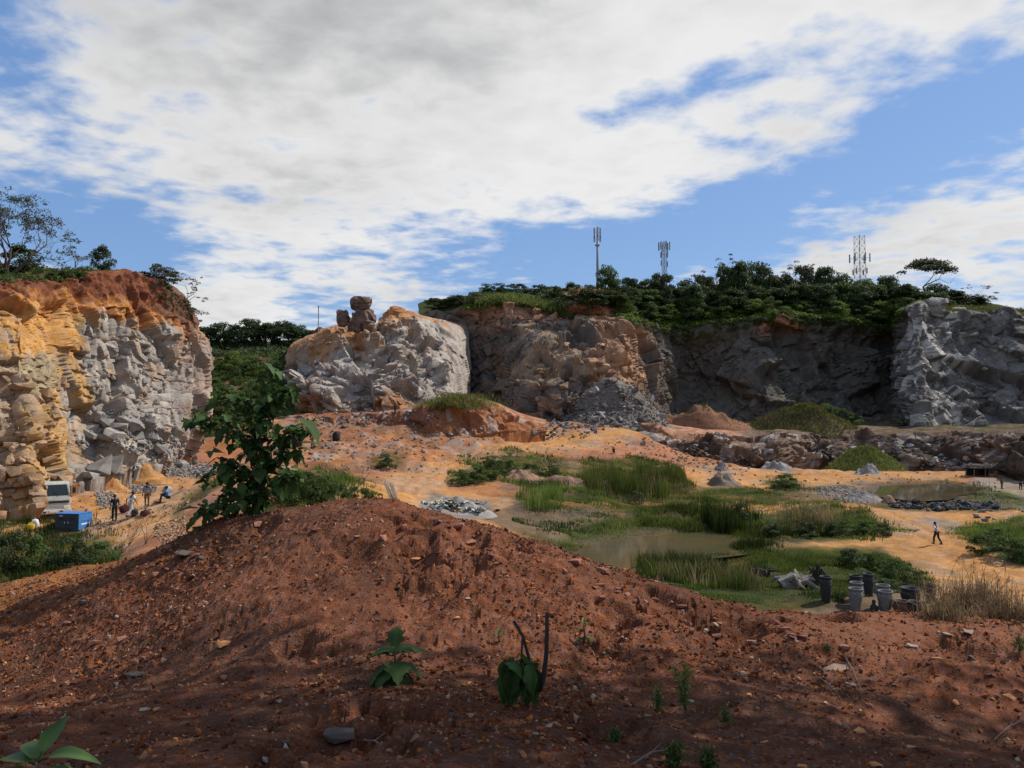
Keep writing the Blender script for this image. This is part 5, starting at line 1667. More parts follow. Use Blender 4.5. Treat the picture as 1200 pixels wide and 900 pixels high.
def person(px, py, rz, kind, shirt, trousers, label, height=1.7, shorts=False, objs=None, cap=None, group=None):
    b = pix(px, py, objs)
    root = empty('person', (b.x, b.y, b.z), rz, height / 1.70)
    J = pose(kind)
    # fingers
    Fg = {}; fe = []
    for s, q in ((1, 'l'), (-1, 'r')):
        w_, h_ = Vector(J['wr' + q]), Vector(J['hd' + q]); d = (h_ - w_).normalized(); side = d.cross(Vector((0, 1, .2))).normalized()
        for k, (off, ln) in enumerate(((-.030, .075), (-.010, .09), (.010, .085), (.030, .07))):
            a = h_ + side * off + d * .02; c = a + d * ln + Vector((0, -.015, 0))
            Fg[f'f{k}{q}'] = tuple(c); fe.append(('hd' + q, f'f{k}{q}'))
        Fg['th' + q] = tuple(w_.lerp(h_, .5) + side * -.05 + d * .05); fe.append(('wr' + q, 'th' + q))
    JB = {**J, **Fg}
    E = [('pelvis', 'waist'), ('waist', 'chest'), ('chest', 'neck'), ('neck', 'head'), ('head', 'crown')]
    for q in 'lr':
        E += [('chest', 'sh' + q), ('sh' + q, 'el' + q), ('el' + q, 'wr' + q), ('wr' + q, 'hd' + q), ('pelvis', 'hip' + q), ('hip' + q, 'kn' + q), ('kn' + q, 'an' + q), ('an' + q, 'toe' + q)]
    Rd = dict(pelvis=(.13, .10), waist=(.12, .09), chest=(.15, .10), neck=.052, head=(.078, .092), crown=(.062, .07))
    for q in 'lr':
        Rd.update({'sh' + q: .060, 'el' + q: .042, 'wr' + q: .030, 'hd' + q: (.040, .018), 'hip' + q: .085, 'kn' + q: .058, 'an' + q: .040, 'toe' + q: (.042, .03), 'th' + q: .009})
        for k in range(4):
            Rd[f'f{k}{q}'] = .009
    skin_obj('body', JB, E + fe, Rd, M['skin'], root)
    # shirt
    S = {k: J[k] for k in ('waist', 'chest', 'neck', 'pelvis')}
    S['neck'] = tuple(Vector(J['chest']).lerp(Vector(J['neck']), .75))
    es = [('waist', 'pelvis'), ('waist', 'chest'), ('chest', 'neck')]; rs = dict(waist=(.145, .115), chest=(.175, .125), neck=(.075, .07), pelvis=(.15, .12))
    for q in 'lr':
        S['sh' + q] = J['sh' + q]; S['el' + q] = tuple(Vector(J['sh' + q]).lerp(Vector(J['el' + q]), .85))
        es += [('chest', 'sh' + q), ('sh' + q, 'el' + q)]; rs.update({'sh' + q: .080, 'el' + q: .066})
    skin_obj('shirt', S, es, rs, M[shirt], root)
    Tt = {'pelvis': J['pelvis']}; et = []; rt = {'pelvis': (.145, .12)}
    for q in 'lr':
        Tt['hip' + q] = J['hip' + q]; Tt['kn' + q] = J['kn' + q]
        et += [('pelvis', 'hip' + q), ('hip' + q, 'kn' + q)]; rt.update({'hip' + q: .105, 'kn' + q: .080})
        if not shorts:
            Tt['an' + q] = J['an' + q]; et.append(('kn' + q, 'an' + q)); rt['an' + q] = .066
    skin_obj('shorts' if shorts else 'trousers', Tt, et, rt, M[trousers], root)
    hd, cr = Vector(J['head']), Vector(J['crown']); ax = (cr - hd).normalized(); bk = Vector((0, 1, 0)) - ax * ax.y; bk = bk.normalized() if bk.length > .1 else Vector((0, 0, 1))
    mb = MB(); n = 10
    prof = [(.086, .00), (.098, .05), (.092, .095), (.062, .13), (.0, .145)]
    q_ = ax.to_track_quat('Z', 'Y').to_matrix()
    lt = MB().lathe(prof, n); mb.add([q_ @ Vector(v) + hd + bk * .018 for v in lt.v], lt.f[:-1])
    mb.build('hair', M[cap or 'hair'], root, True)
    fc = MB(); fw = -bk; sd2 = ax.cross(fw)
    for s in (-1, 1):
        fc.box(hd + fw * .088 + sd2 * .032 * s + ax * .005, (.022, .012, .014))
        fc.box(hd + sd2 * .086 * s, (.018, .04, .055))
    fc.box(hd + fw * .10 - ax * .025, (.024, .03, .04)); fc.box(hd + fw * .086 - ax * .062, (.05, .014, .012))
    fc.build('face', M['skin'], root)
    if not shorts:
        for q in 'lr':
            a, t_ = Vector(J['an' + q]), Vector(J['toe' + q])
            mb = MB(); c = a.lerp(t_, .5); d = (t_ - a); ang = math.atan2(d.x, -d.y)
            mb.box((c.x, c.y, min(c.z, .06) if kind != 'walk' or q == 'l' else c.z), (.095, .27, .085), Matrix.Rotation(-ang, 3, 'Z').to_euler() if False else None, .85, .02)
            mb.build('shoe', M['shoe'], root, True)
    return tag(root, label, 'person', group)


GR = [ground]
person(1098, 638, math.pi + .35, 'walk', 'cloth_white', 'cloth_black', 'person in white shirt and black trousers walking up the sandy road')
person(1174, 573, math.pi / 2, 'stand', 'cloth_brown', 'cloth_brown', 'person in brown clothes standing on pale ground near the far pond', objs=GR)
person(1196, 574, 2.2, 'bend', 'cloth_black', 'cloth_black', 'person in dark clothes stooping over the pale rubble near the far pond', objs=GR)
person(134, 610, .4, 'stand', 'cloth_black', 'cloth_black', 'person dressed all in black standing by the stone heap')
person(153, 606, 2.6, 'walk', 'cloth_white', 'cloth_pale', 'person in white shirt and pale trousers beside the dark red sacks')
person(172, 594, .2, 'stand', 'cloth_grey', 'cloth_brown', 'person in grey shirt and brown shorts standing on orange sand', shorts=True)
person(197, 589, -1.2, 'sit', 'cloth_blue', 'cloth_black', 'person in bright blue shirt sitting on the edge of the pit')
person(154, 560, .8, 'bend', 'cloth_white', 'cloth_black', 'person in white shirt bending over below the grey block cluster')
person(463, 485, .3, 'stand', 'cloth_black', 'cloth_black', 'small dark figure standing at the foot of the central bluff', objs=[ground, bluff, earth_bank])
person(366, 526, .2, 'arms', 'cloth_brown', 'cloth_black', 'person with raised arms on the orange slope beside the black hollow', objs=GR)
person(731, 470, 1.0, 'bend', 'cloth_red', 'cloth_black', 'person in red shirt climbing on the rockfall cone', objs=[cone_o, cliff_back])
person(708, 578, .5, 'walk', 'cloth_pale', 'cloth_black', 'person walking along the path beside the reeds', objs=GR)
person(719, 532, 0, 'sit', 'cloth_black', 'cloth_black', 'dark figure sitting on the orange slope above the reeds', objs=GR)

# ================================================================== MAN-MADE THINGS
plain('truck_paint', (0.40, 0.43, 0.40), .45, 5, .18, spec=.5)
plain('truck_dark', (0.02, 0.02, 0.022), .7)
plain('truck_glass', (0.02, 0.03, 0.034), .12, spec=.4)
plain('truck_chrome', (0.55, 0.56, 0.56), .35, 4, .2)
plain('truck_bed', (0.12, 0.06, 0.035), .85, 3, .4)
plain('lamp_glass', (0.7, 0.7, 0.66), .2)
plain('rubber', (0.018, 0.017, 0.017), .9)
plain('plate_white', (0.75, 0.75, 0.72), .6)


def truck():
    b = pix(60, 609, GR)
    root = empty('truck', (b.x, b.y + .2, b.z - .05), R(36), 1.16)
    cab = MB()
    # side profile of a cab-over cab, extruded over the width
    prof = [(-.05, .55), (-.05, 1.35), (.22, 2.45), (.35, 2.55), (1.45, 2.55), (1.5, 2.4), (1.5, .55)]
    n = len(prof); w_ = 1.06
    V = [(s * (w_ - (.08 if z > 2.4 else .0)), y, z) for s in (-1, 1) for y, z in prof]
    Fs = [tuple(range(n)), tuple(reversed(range(n, 2 * n)))] + [(i, n + i, n + (i + 1) % n, (i + 1) % n) for i in range(n)]
    cab.add(V, Fs); cabo = cab.build('cab', M['truck_paint'], root)
    bv = cabo.modifiers.new('bevel', 'BEVEL'); bv.width = .05; bv.segments = 2
    ws = MB(); ws.add([(-.92, .012, 1.64), (.92, .012, 1.64), (.84, .185, 2.38), (-.84, .185, 2.38), (-.92, .037, 1.64), (.92, .037, 1.64), (.84, .21, 2.38), (-.84, .21, 2.38)],
                      [(0, 1, 2, 3), (4, 7, 6, 5), (0, 4, 5, 1), (1, 5, 6, 2), (2, 6, 7, 3), (3, 7, 4, 0)])
    wso = ws.build('windscreen', M['truck_glass'], cabo)
    mb = MB(); mb.tube([(-.3, -.01, 1.64), (-.6, .06, 1.95)], .014, 5); mb.build('wiper', M['truck_dark'], cabo)
    mb = MB(); mb.tube([(.35, -.01, 1.64), (.0, .06, 1.95)], .014, 5); mb.build('wiper', M['truck_dark'], cabo)
    MB().box((-.62, -.005, 2.12), (.22, .02, .3)).build('windscreen_sticker', M['plate_white'], wso)
    MB().box((0, -.075, 1.22), (1.9, .05, .14), bevel=.015).build('grille', M['truck_dark'], root)
    for k in range(3):
        MB().box((0, -.09, .98 - k * .09), (1.55, .04, .035)).build('grille_slat', M['truck_chrome'], root)
    MB().box((0, -.13, .58), (2.2, .16, .30), bevel=.03).build('bumper', M['truck_chrome'], root)
    for s in (-1, 1):
        MB().box((.82 * s, -.10, .86), (.36, .06, .18), bevel=.02).build('headlight', M['lamp_glass'], root)
        MB().box((.5 * s, -.225, .56), (.18, .03, .10)).build('fog_lamp', M['truck_dark'], root)
        m_ = MB(); m_.tube([(1.05 * s, .1, 2.25), (1.24 * s, .0, 2.25), (1.26 * s, .0, 1.75)], .016, 5); m_.box((1.26 * s, -.02, 1.98), (.20, .06, .40), bevel=.015); m_.build('mirror', M['truck_dark'], root)
        MB().box((1.065 * s, .78, 1.9), (.02, .9, .72)).build('side_window', M['truck_glass'], cabo)
        dr = MB(); dr.box((1.068 * s, .78, 1.05), (.02, 1.0, .85)); dro = dr.build('door', M['truck_paint'], cabo)
        MB().box((1.085 * s, 1.1, 1.32), (.03, .16, .04)).build('handle', M['truck_dark'], dro)
    MB().box((0, -.225, .60), (.44, .02, .12)).build('number_plate', M['plate_white'], root)
    MB().box((0, 3.2, .62), (.8, 5.6, .22)).build('chassis', M['truck_dark'], root)
    bed = MB(); bed.box((0, 3.9, .95), (2.2, 4.4, .12)); bedo = bed.build('cargo_bed', M['truck_bed'], root)
    for s in (-1, 1):
        MB().box((1.07 * s, 3.9, 1.32), (.06, 4.4, .62)).build('side_board', M['truck_bed'], bedo)
    MB().box((0, 1.72, 1.5), (2.2, .06, 1.0)).build('headboard', M['truck_bed'], bedo)
    MB().box((0, 6.1, 1.32), (2.08, .06, .62)).build('tailgate', M['truck_bed'], bedo)
    for y in (.7, 4.6):
        for s in (-1, 1):
            wl = MB(); prof = [(.20, -.13), (.40, -.14), (.46, -.09), (.46, .09), (.40, .14), (.20, .13)]
            L_ = MB().lathe(prof, 18); rot_ = Matrix.Rotation(math.pi / 2, 3, 'Y')
            wl.add([rot_ @ Vector(v) + Vector((.92 * s, y, .46)) for v in L_.v], L_.f[:-1])
            wo_ = wl.build('wheel', M['rubber'], root, True)
            rm = MB(); L_ = MB().lathe([(.0, -.04), (.20, -.09), (.21, .09), (.0, .05)], 14)
            rm.add([rot_ @ Vector(v) + Vector((.92 * s, y, .46)) for v in L_.v], L_.f[:-1]); rm.build('rim', M['truck_chrome'], wo_, True)
    tag(root, 'weathered pale grey flatbed truck facing out of the pit behind a blue box', 'truck')


truck()
plain('gen_blue', (0.045, 0.17, 0.42), .5, 4, .2)
plain('gen_dark', (0.030, 0.040, 0.045), .6, 5, .25)


def generator():
    b = pix(77, 623, GR); rz = R(-8)
    root = empty('compressor', (b.x, b.y + .9, b.z - .03), rz, .76)
    L, Wd, H = 2.15, 1.75, 1.36     # long side (-y face) dark, short side (+x face) blue
    MB().box((0, 0, H / 2 + .1), (L, Wd, H), bevel=.03).build('housing', M['gen_dark'], root)
    p = MB().box((L / 2 + .012, 0, H / 2 + .1), (.02, Wd - .06, H - .06), bevel=.006).build('end_panel', M['gen_blue'], root)
    x = L / 2 + .03
    # a line of worn white lettering, too worn to read
    y0 = -.52
    for k, (wl, hl) in enumerate(((.13, .10), (.10, .12), (.06, .13), (.12, .09), (.11, .11), (.10, .09), (.12, .12), (.07, .10), (.11, .13))):
        MB().box((x, y0 + wl / 2, .58 + (.01 if k % 2 else 0)), (.012, wl, hl)).build('lettering', M['plate_white'], p); y0 += wl + .018
    MB().box((x - .004, 0, .84), (.012, 1.1, .03)).build('seam', M['gen_dark'], p)
    MB().box((0, 0, H + .125), (L + .06, Wd + .06, .05), bevel=.015).build('roof', M['gen_blue'], root)
    for k in (-1, 1):
        d_ = MB().box((k * .5, -Wd / 2 - .012, .75), (.86, .025, .95), bevel=.008).build('service_door', M['gen_dark'], root)
        MB().box((k * .5 - k * .34, -Wd / 2 - .035, .75), (.05, .03, .16)).build('handle', M['truck_chrome'], d_)
        for q in range(5):
            MB().box((k * .5, -Wd / 2 - .03, .95 + q * .05), (.5, .015, .02)).build('louvre', M['truck_dark'], d_)
    MB().box((-.5, -Wd / 2 - .03, 1.30), (.34, .012, .07)).build('name_plate', M['truck_chrome'], root)
    m_ = MB(); m_.tube([(.75, .5, H + .1), (.75, .5, H + .28), (.86, .5, H + .36)], .05, 8); m_.build('exhaust_pipe', M['truck_dark'], root)
    for s in (-1, 1):
        MB().box((0, s * .7, .05), (L, .12, .14)).build('skid', M['truck_dark'], root)
    tag(root, 'blue and dark box-shaped machine with worn white lettering in front of truck', 'compressor')


generator()
plain('sack_white', (0.60, 0.58, 0.55), .9, 6, .2); plain('sack_red', (0.055, 0.014, 0.013), .9, 6, .3); plain('can_yellow', (0.62, 0.42, 0.02), .5); plain('sack_dark', (0.03, 0.025, 0.025), .9, 6, .3)


def sack(px, py, w_m, h_m, mat, label, name='sack', seed=1, cat='sack', objs=GR):
    b = pix(px, py, objs)
    bm = bmesh.new(); bmesh.ops.create_icosphere(bm, subdivisions=3, radius=.5)
    V = np.array([v.co for v in bm.verts]); nrm = V / .5
    L = (np.abs(nrm) ** 3).sum(1) ** -.333
    V = nrm * (.42 * L * (1 + .28 * fbm(nrm * 2 + seed, 3, seed)))[:, None]
    V[:, 2] = np.maximum(V[:, 2], -.3)
    for v, c in zip(bm.verts, V):
        v.co = (c[0] * w_m, c[1] * w_m * .8, (c[2] + .3) * h_m / .72)
    me = bpy.data.meshes.new(name); bm.to_mesh(me); bm.free(); me.materials.append(M[mat])
    me.polygons.foreach_set('use_smooth', np.full(len(me.polygons), True, bool))
    mb = MB()
    o = link(name, me, None, (b.x, b.y, b.z - .03), (0, 0, seed * 1.3))
    # tied neck
    mb.lathe([(.05 * w_m, 0), (.08 * w_m, .05), (.03 * w_m, .08), (.10 * w_m, .14)], 8, (0, 0, h_m * .88)); mb.build('tied_neck', M[mat], o)
    return tag(o, label, cat)


sack(170, 604, .75, .38, 'sack_red', 'dark red sack lying on the orange sand in front of standing worker', seed=2)
sack(146, 600, .8, .5, 'sack_red', 'large dark red sack behind the white-shirted worker', seed=3)
sack(158, 604, .6, .45, 'sack_dark', 'black sack at the feet of the white-shirted worker', seed=4)
sack(41, 618, .55, .6, 'sack_white', 'white sack beside the yellow can in the undergrowth', seed=5)
sack(345, 522, 2.6, 1.7, 'sack_dark', 'black bundle in the hollow behind the sapling', seed=6, objs=NOM, name='bundle', cat='bundle')
sack(394, 516, 1.3, 1.3, 'sack_dark', 'small dark bundle on the orange slope below the bank', seed=7, objs=NOM, name='bundle', cat='bundle')
jb = pix(36, 622, GR); jr = empty('jerrycan', jb, .4)
MB().box((0, 0, .24), (.42, .26, .46), bevel=.05).build('body', M['can_yellow'], jr, True); m_ = MB(); m_.tube([(-.12, 0, .47), (-.10, 0, .55), (.08, 0, .55), (.10, 0, .47)], .025, 6); m_.build('handle', M['can_yellow'], jr); MB().lathe([(.05, 0), (.05, .07), (.0, .07)], 10, (.16, 0, .46)).build('cap', M['truck_dark'], jr)
tag(jr, 'yellow plastic jerrycan in the undergrowth beside the truck', 'jerrycan')

# ------------------------------------------------ clay and concrete pots
plain('pot_grey', (0.135, 0.135, 0.13), .9, 8, .25, bdist=.01)
plain('pot_black', (0.025, 0.026, 0.028), .75, 8, .3)
plain('pot_brown', (0.10, 0.055, 0.04), .9, 8, .3)


def pot(px, py, w_px, h_px, mat, label, shape='urn', group=None, tilt=0.0):
    b = pix(px, py, GR); k = ppm(b); w_ = w_px / k; h = h_px / k
    if shape == 'urn':
        prof = [(.28, 0), (.30, .03), (.34, .30), (.44, .58), (.485, .74), (.47, .82), (.41, .89), (.40, .92)]
        rim = [(.40, .90), (.47, .93), (.49, .96), (.48, 1.0), (.42, 1.0), (.40, .96), (.36, .86), (.30, .5), (.0, .45)]
    elif shape == 'tall':
        prof = [(.30, 0), (.32, .03), (.38, .35), (.47, .68), (.45, .84), (.38, .90)]
        rim = [(.38, .89), (.46, .93), (.49, .97), (.47, 1.0), (.40, 1.0), (.36, .9), (.30, .6), (.0, .55)]
    else:
        prof = [(.30, 0), (.36, .04), (.46, .40), (.49, .62), (.44, .80), (.40, .86)]
        rim = [(.40, .84), (.48, .90), (.50, .96), (.47, 1.0), (.40, .98), (.36, .8), (.0, .6)]
    o = MB().lathe([(r * w_, z * h) for r, z in prof], 26).build('pot', M[mat], None, True, (b.x, b.y, b.z - .03))
    rl = MB().lathe([(r * w_, z * h) for r, z in rim], 26); rl.f = rl.f[:-1]
    rl.build('rim', M[mat], o, True)
    MB().tube([(.478 * w_ * math.cos(a), .478 * w_ * math.sin(a), .70 * h) for a in np.linspace(0, 2 * math.pi, 25)], .012 * w_ * 1.6, 5, False).build('band', M[mat], o, True)
    o.rotation_euler = (tilt, tilt * .5, 0)
    return tag(o, label, 'pot', group)


pot(968, 705, 14.5, 30, 'pot_black', 'tall black pot standing beside the stump', 'tall')
pot(1018, 699, 13.5, 27, 'pot_black', 'black flower pot standing alone behind the grey pots', 'tall')
pot(1003, 702, 15, 28, 'pot_black', 'black pot last in the row of three behind grey ones', 'urn')
pot(1004, 709, 15.5, 27, 'pot_grey', 'grey pot half hidden behind the front grey urn', 'urn')
pot(1003, 717, 16.5, 28, 'pot_grey', 'grey urn with thick rim on pale gravel left of the statuette', 'urn')
pot(1035, 711, 16.5, 26, 'pot_grey', 'grey wide-rimmed pot partly hidden behind the dark grey urn', 'urn')
pot(1038, 719, 17.5, 27, 'pot_grey', 'dark grey urn with moulded band right of the statuette', 'urn')
pot(1067, 707, 22, 19, 'pot_black', 'broad black bowl-shaped pot behind the dry grass', 'bowl')
pot(1056, 719, 18, 16, 'pot_brown', 'brown broken bowl in front of the broad black pot', 'bowl')
pot(1070, 718, 16, 14, 'pot_black', 'low black bowl half hidden by dry grass', 'bowl', None, .2)
pot(1090, 706, 15, 22, 'pot_brown', 'dark brown pot inside the edge of the dry grass', 'urn')

sb = pix(1024, 719, GR); k_ = ppm(sb)
st = empty('statuette', (sb.x, sb.y, sb.z - .02))
MB().lathe([(.20, 0), (.22, .05), (.17, .09), (.10, .12), (.0, .12)], 16).build('base', M['pot_grey'], st, True)
MB().lathe([(.13, .10), (.16, .22), (.13, .36), (.07, .45), (.05, .49), (.0, .5)], 16).build('figure', M['pot_black'], st, True)
m_ = MB(); bmx = MB().lathe([(.0, .46), (.06, .48), (.085, .55), (.06, .62), (.0, .64)], 14); m_.add([(v[0], v[1] * 1.2 - .02, v[2]) for v in bmx.v], bmx.f[:-1]); m_.build('head', M['pot_black'], st, True)
m_ = MB(); m_.tube([(.12, 0, .34), (.18, -.08, .24), (.08, -.15, .18)], [.04, .035, .03], 6); m_.tube([(-.12, 0, .34), (-.18, -.08, .24), (-.08, -.15, .18)], [.04, .035, .03], 6); m_.build('arms', M['pot_black'], st, True)
tag(st, 'small black seated statuette on round grey base between the urns', 'statuette')

# ------------------------------------------------ masts
plain('mast_grey', (0.24, 0.25, 0.28), .6); plain('mast_red', (0.35, 0.12, 0.10), .6); plain('antenna', (0.38, 0.38, 0.40), .6)


def lattice_mast(px, top, base_t, w_m, label, arms, taper=.75):
    b = on_grid(BCG, BCT, px, base_t); k = ppm(b)
    _, by = topix(np.array(b)); H = (by - top) / k
    root = empty('telecom_mast', (b.x, b.y, b.z - .3), .4)
    fr = MB()
    corners = [(math.cos(a), math.sin(a)) for a in (.78, 2.36, 3.93, 5.5)]
    for cx, cy in corners:
        MB().tube([(cx * w_m / 1.41, cy * w_m / 1.41, 0), (cx * w_m / 1.41 * taper, cy * w_m / 1.41 * taper, H)], .07, 5).build('leg', M['mast_grey'], root)
    n = int(H / 1.8)
    for i in range(n):
        z0, z1 = H * i / n, H * (i + 1) / n
        for q in range(4):
            (ax, ay), (bx_, by_) = corners[q], corners[(q + 1) % 4]
            s0 = w_m / 1.41 * (1 + (taper - 1) * z0 / H); s1 = w_m / 1.41 * (1 + (taper - 1) * z1 / H)
            fr.tube([(ax * s0, ay * s0, z0), (bx_ * s1, by_ * s1, z1)], .03, 4, False); fr.tube([(ax * s1, ay * s1, z1), (bx_ * s1, by_ * s1, z1)], .03, 4, False)
            fr.tube([(bx_ * s0, by_ * s0, z0), (ax * s1, ay * s1, z1)], .03, 4, False)
    fr.build('bracing', M['mast_grey'], root)
    for z, r_, n_, hh in arms:
        for q in range(n_):
            a = q * 2 * math.pi / n_ + .3
            x, y = r_ * math.cos(a), r_ * math.sin(a)
            m_ = MB(); m_.tube([(x * .3, y * .3, H * z), (x, y, H * z)], .06, 4); m_.box((x, y, H * z), (.34, .22, hh), bevel=.04); m_.build('antenna', M['antenna'] if q % 2 else M['mast_grey'], root)
    tag(root, label, 'mast')


lattice_mast(1008, 274, 5.2, 2.3, 'broad lattice telecom tower above the forest near the umbrella tree', [(.70, 2.6, 6, 2.4), (.52, 2.0, 4, 1.6)], .85)
lattice_mast(779, 281, 5.3, 1.0, 'slim dark telecom mast with clustered antennas amid the forest', [(.93, 1.5, 6, 2.4), (.80, 1.2, 4, 1.6), (.66, 1.3, 2, 1.6)], .9)


def monopole():
    b = on_grid(BCG, BCT, 700, 5.2); k = ppm(b)
    _, by = topix(np.array(b)); H = (by - 264) / k
    root = empty('telecom_mast', (b.x, b.y, b.z - .3))
    MB().tube([(0, 0, 0), (0, 0, H * .45), (0, 0, H)], [.42, .34, .22], 10).build('pole', M['mast_grey'], root, True)
    for z, hh in ((.93, 2.6), (.84, 1.4)):
        for q in range(3):
            a = q * 2.094 + .5
            m_ = MB(); m_.tube([(0, 0, H * z), (.8 * math.cos(a), .8 * math.sin(a), H * z)], .06, 4); m_.box((.85 * math.cos(a), .85 * math.sin(a), H * z), (.4, .25, hh), bevel=.04); m_.build('antenna', M['antenna'], root)
    MB().lathe([(.5, 0), (.62, .05), (.62, .35), (.5, .4)], 12, (0, 0, H * .74)).build('ring_platform', M['mast_grey'], root)
    tag(root, 'tall smooth pole-type telecom mast at the left end of the hilltop forest', 'mast')


monopole()
pb = at(373, 388, 184)
pr = empty('thin_pole', pb)
MB().tube([(0, 0, 0), (0, 0, 5.6)], .12, 6).build('pole', M['mast_grey'], pr)
MB().lathe([(.13, 0), (.2, .1), (.12, .3), (.0, .32)], 8, (0, 0, 5.5)).build('cap', M['truck_dark'], pr)
tag(pr, 'thin lone pole rising behind the dark red hump beside the bluff', 'pole')

# ------------------------------------------------ brushwood shelter by the far scarp
def shelter():
    b = pix(1150, 558, NOM); root = empty('shelter', (b.x, b.y, b.z - .1), .15)
    for x in (-2.0, 0, 2.0):
        for y in (-.9, .9):
            MB().tube([(x, y, 0), (x + .05, y, 1.35)], .08, 6).build('post', M['dead_wood'], root)
    MB().box((0, 0, 1.4), (4.5, 2.3, .10)).build('roof_sheet', M['sack_dark'], root)
    MB().box((0, .95, .7), (4.2, .06, 1.2)).build('back_wall', M['sack_dark'], root)
    r = random.Random(4); m_ = MB()
    for k in range(70):
        x, y = r.uniform(-2.3, 2.3), r.uniform(-1.1, 1.1); a = r.uniform(0, 3.14); ln = r.uniform(.6, 1.5)
        m_.tube([(x - ln / 2 * math.cos(a), y - ln / 2 * math.sin(a), 1.48 + r.uniform(0, .5)), (x + ln / 2 * math.cos(a), y + ln / 2 * math.sin(a), 1.48 + r.uniform(0, .75))], r.uniform(.03, .08), 4)
    m_.build('brushwood', M['dead_wood'], root)
    tag(root, 'low dark shelter with brushwood heaped on its roof below the scarp', 'shelter')


shelter()

# ------------------------------------------------ litter
plain('litter_white', (0.42, 0.41, 0.40), .9); plain('litter_blue', (0.20, 0.25, 0.30), .9); plain('litter_yellow', (0.55, 0.45, 0.12), .6); plain('litter_black', (.03, .03, .03), .6)
heap(535, 602, 84, 16, 'rock', (.25, .23, .21), 'litter_heap', 'grey heap of dumped waste behind the mound crest', 'heap', seed=31, rough_=.25, objs=NOM)
LM = {}
for k in range(5):
    r = np.random.default_rng(50 + k); nn = 5
    gx, gy_ = np.meshgrid(np.linspace(-.5, .5, nn), np.linspace(-.4, .4, nn), indexing='ij')
    LM[k] = (np.stack([gx + r.normal(0, .06, gx.shape), gy_ + r.normal(0, .06, gx.shape), r.normal(.1, .10, gx.shape)], -1), grid_faces(nn, nn))
mats_l = ['litter_white', 'litter_white', 'litter_blue', 'litter_white', 'litter_yellow', 'litter_black']
meshes_l = [np_mesh('litter', *LM[k % 5], M[mats_l[k % 6]]) for k in range(12)]
litter_lab = {'litter_white': 'crumpled white plastic sheet on the waste heap', 'litter_blue': 'crumpled bluish plastic on the waste heap', 'litter_yellow': 'crumpled yellow packaging on the waste heap', 'litter_black': 'crumpled black plastic on the waste heap'}
lit_obj = [o for o in bpy.data.objects if o.name.startswith('litter_heap')]
bpy.context.view_layer.update()
for k in range(46):
    px, py = rnd.gauss(535, 20), rnd.uniform(585, 602)
    p = pix(px, py, lit_obj + NOM)
    me = meshes_l[k % 12]
    o = link('litter', me, None, (p.x, p.y, p.z), (rnd.uniform(-.3, .3), rnd.uniform(-.3, .3), rnd.uniform(0, 6)), rnd.uniform(.35, .8))
    mn = me.materials[0].name
    tag(o, litter_lab[mn], 'litter', mn.replace('litter_', '') + ' litter on the waste heap')

# ------------------------------------------------ stumps and driftwood
def driftwood(px, py, w_px, seed, label, mat, spread, n, hgt):
    b = pix(px, py, GR); k = ppm(b); r = random.Random(seed); Wm = w_px / k
    root = empty('driftwood', (b.x, b.y, b.z - .05))
    MB().tube([(-Wm * .2, 0, .1), (0, 0, hgt * .45), (Wm * .15, .1, hgt * .3)], [Wm * .16, Wm * .17, Wm * .1], 9).build('stump', M[mat], root)
    for q in range(n):
        a = r.uniform(0, 6.28); ln = Wm * .5 * r.uniform(.6, 1.1)
        z1 = r.uniform(0, hgt)
        m_ = MB(); m_.tube([(0, 0, hgt * .3), (ln * .4 * math.cos(a), ln * .3 * math.sin(a), hgt * .5 + r.uniform(0, .2)), (ln * .8 * math.cos(a + .3), ln * .5 * math.sin(a), z1), (ln * math.cos(a + .4), ln * .6 * math.sin(a), max(.02, z1 - r.uniform(0, .3)))], [Wm * .08, Wm * .06, Wm * .035, Wm * .012], 6)
        m_.build('root', M[mat], root)
    tag(root, label, 'driftwood')


plain('wood_dark', (.035, .028, .024), .95, 5, .4); plain('wood_pale', (.20, .175, .145), .95, 5, .4, bdist=.04)
driftwood(930, 690, 66, 3, 'pale tangled tree roots lying in the grass', 'wood_pale', 1, 13, .95)
driftwood(896, 676, 34, 4, 'dark rotten log with stubs at the end of the pale roots', 'wood_dark', 1, 8, .6)
driftwood(958, 690, 36, 5, 'black upright stump beside the tall black pot', 'wood_dark', 1, 12, 1.5)

# planks behind the crest and a leaning dead sapling
for k, (x0, y0, x1, y1) in enumerate([(452, 566, 462, 592), (458, 566, 466, 590)]):
    p = Vector(at(x1, y1, 12.5)); q = Vector(at(x0, y0, 12.9))
    m_ = MB(); d = q - p; m_.box((0, 0, 0), (.05, .015, d.length + .9)); o = m_.build('plank', M['dead_wood'], None, False)
    o.rotation_euler = d.to_track_quat('Z', 'Y').to_euler(); o.location = p.lerp(q, .5) - d.normalized() * .45
    tag(o, 'weathered wooden plank sticking up behind the mound crest', 'plank', 'planks behind the mound crest')


def twigs(px, py, h_m, seed, label, name='dead_branch', lean=(.6, 0, 1), objs=None, n=2, mat='bark', base=None, rad=.03):
    b = base or pix(px, py, objs); r = random.Random(seed); mb = MB(); tips = []
    for q in range(n):
        branch(mb, Vector((0, 0, -.05)), Vector((lean[0] + r.gauss(0, .3), lean[1] + r.gauss(0, .3), lean[2])).normalized(), h_m * .5, rad, 3, r, tips, .6, 3, 2, .05, 5)
    o = mb.build(name, M[mat], None, False, b)
    return tag(o, label, 'dead branch')


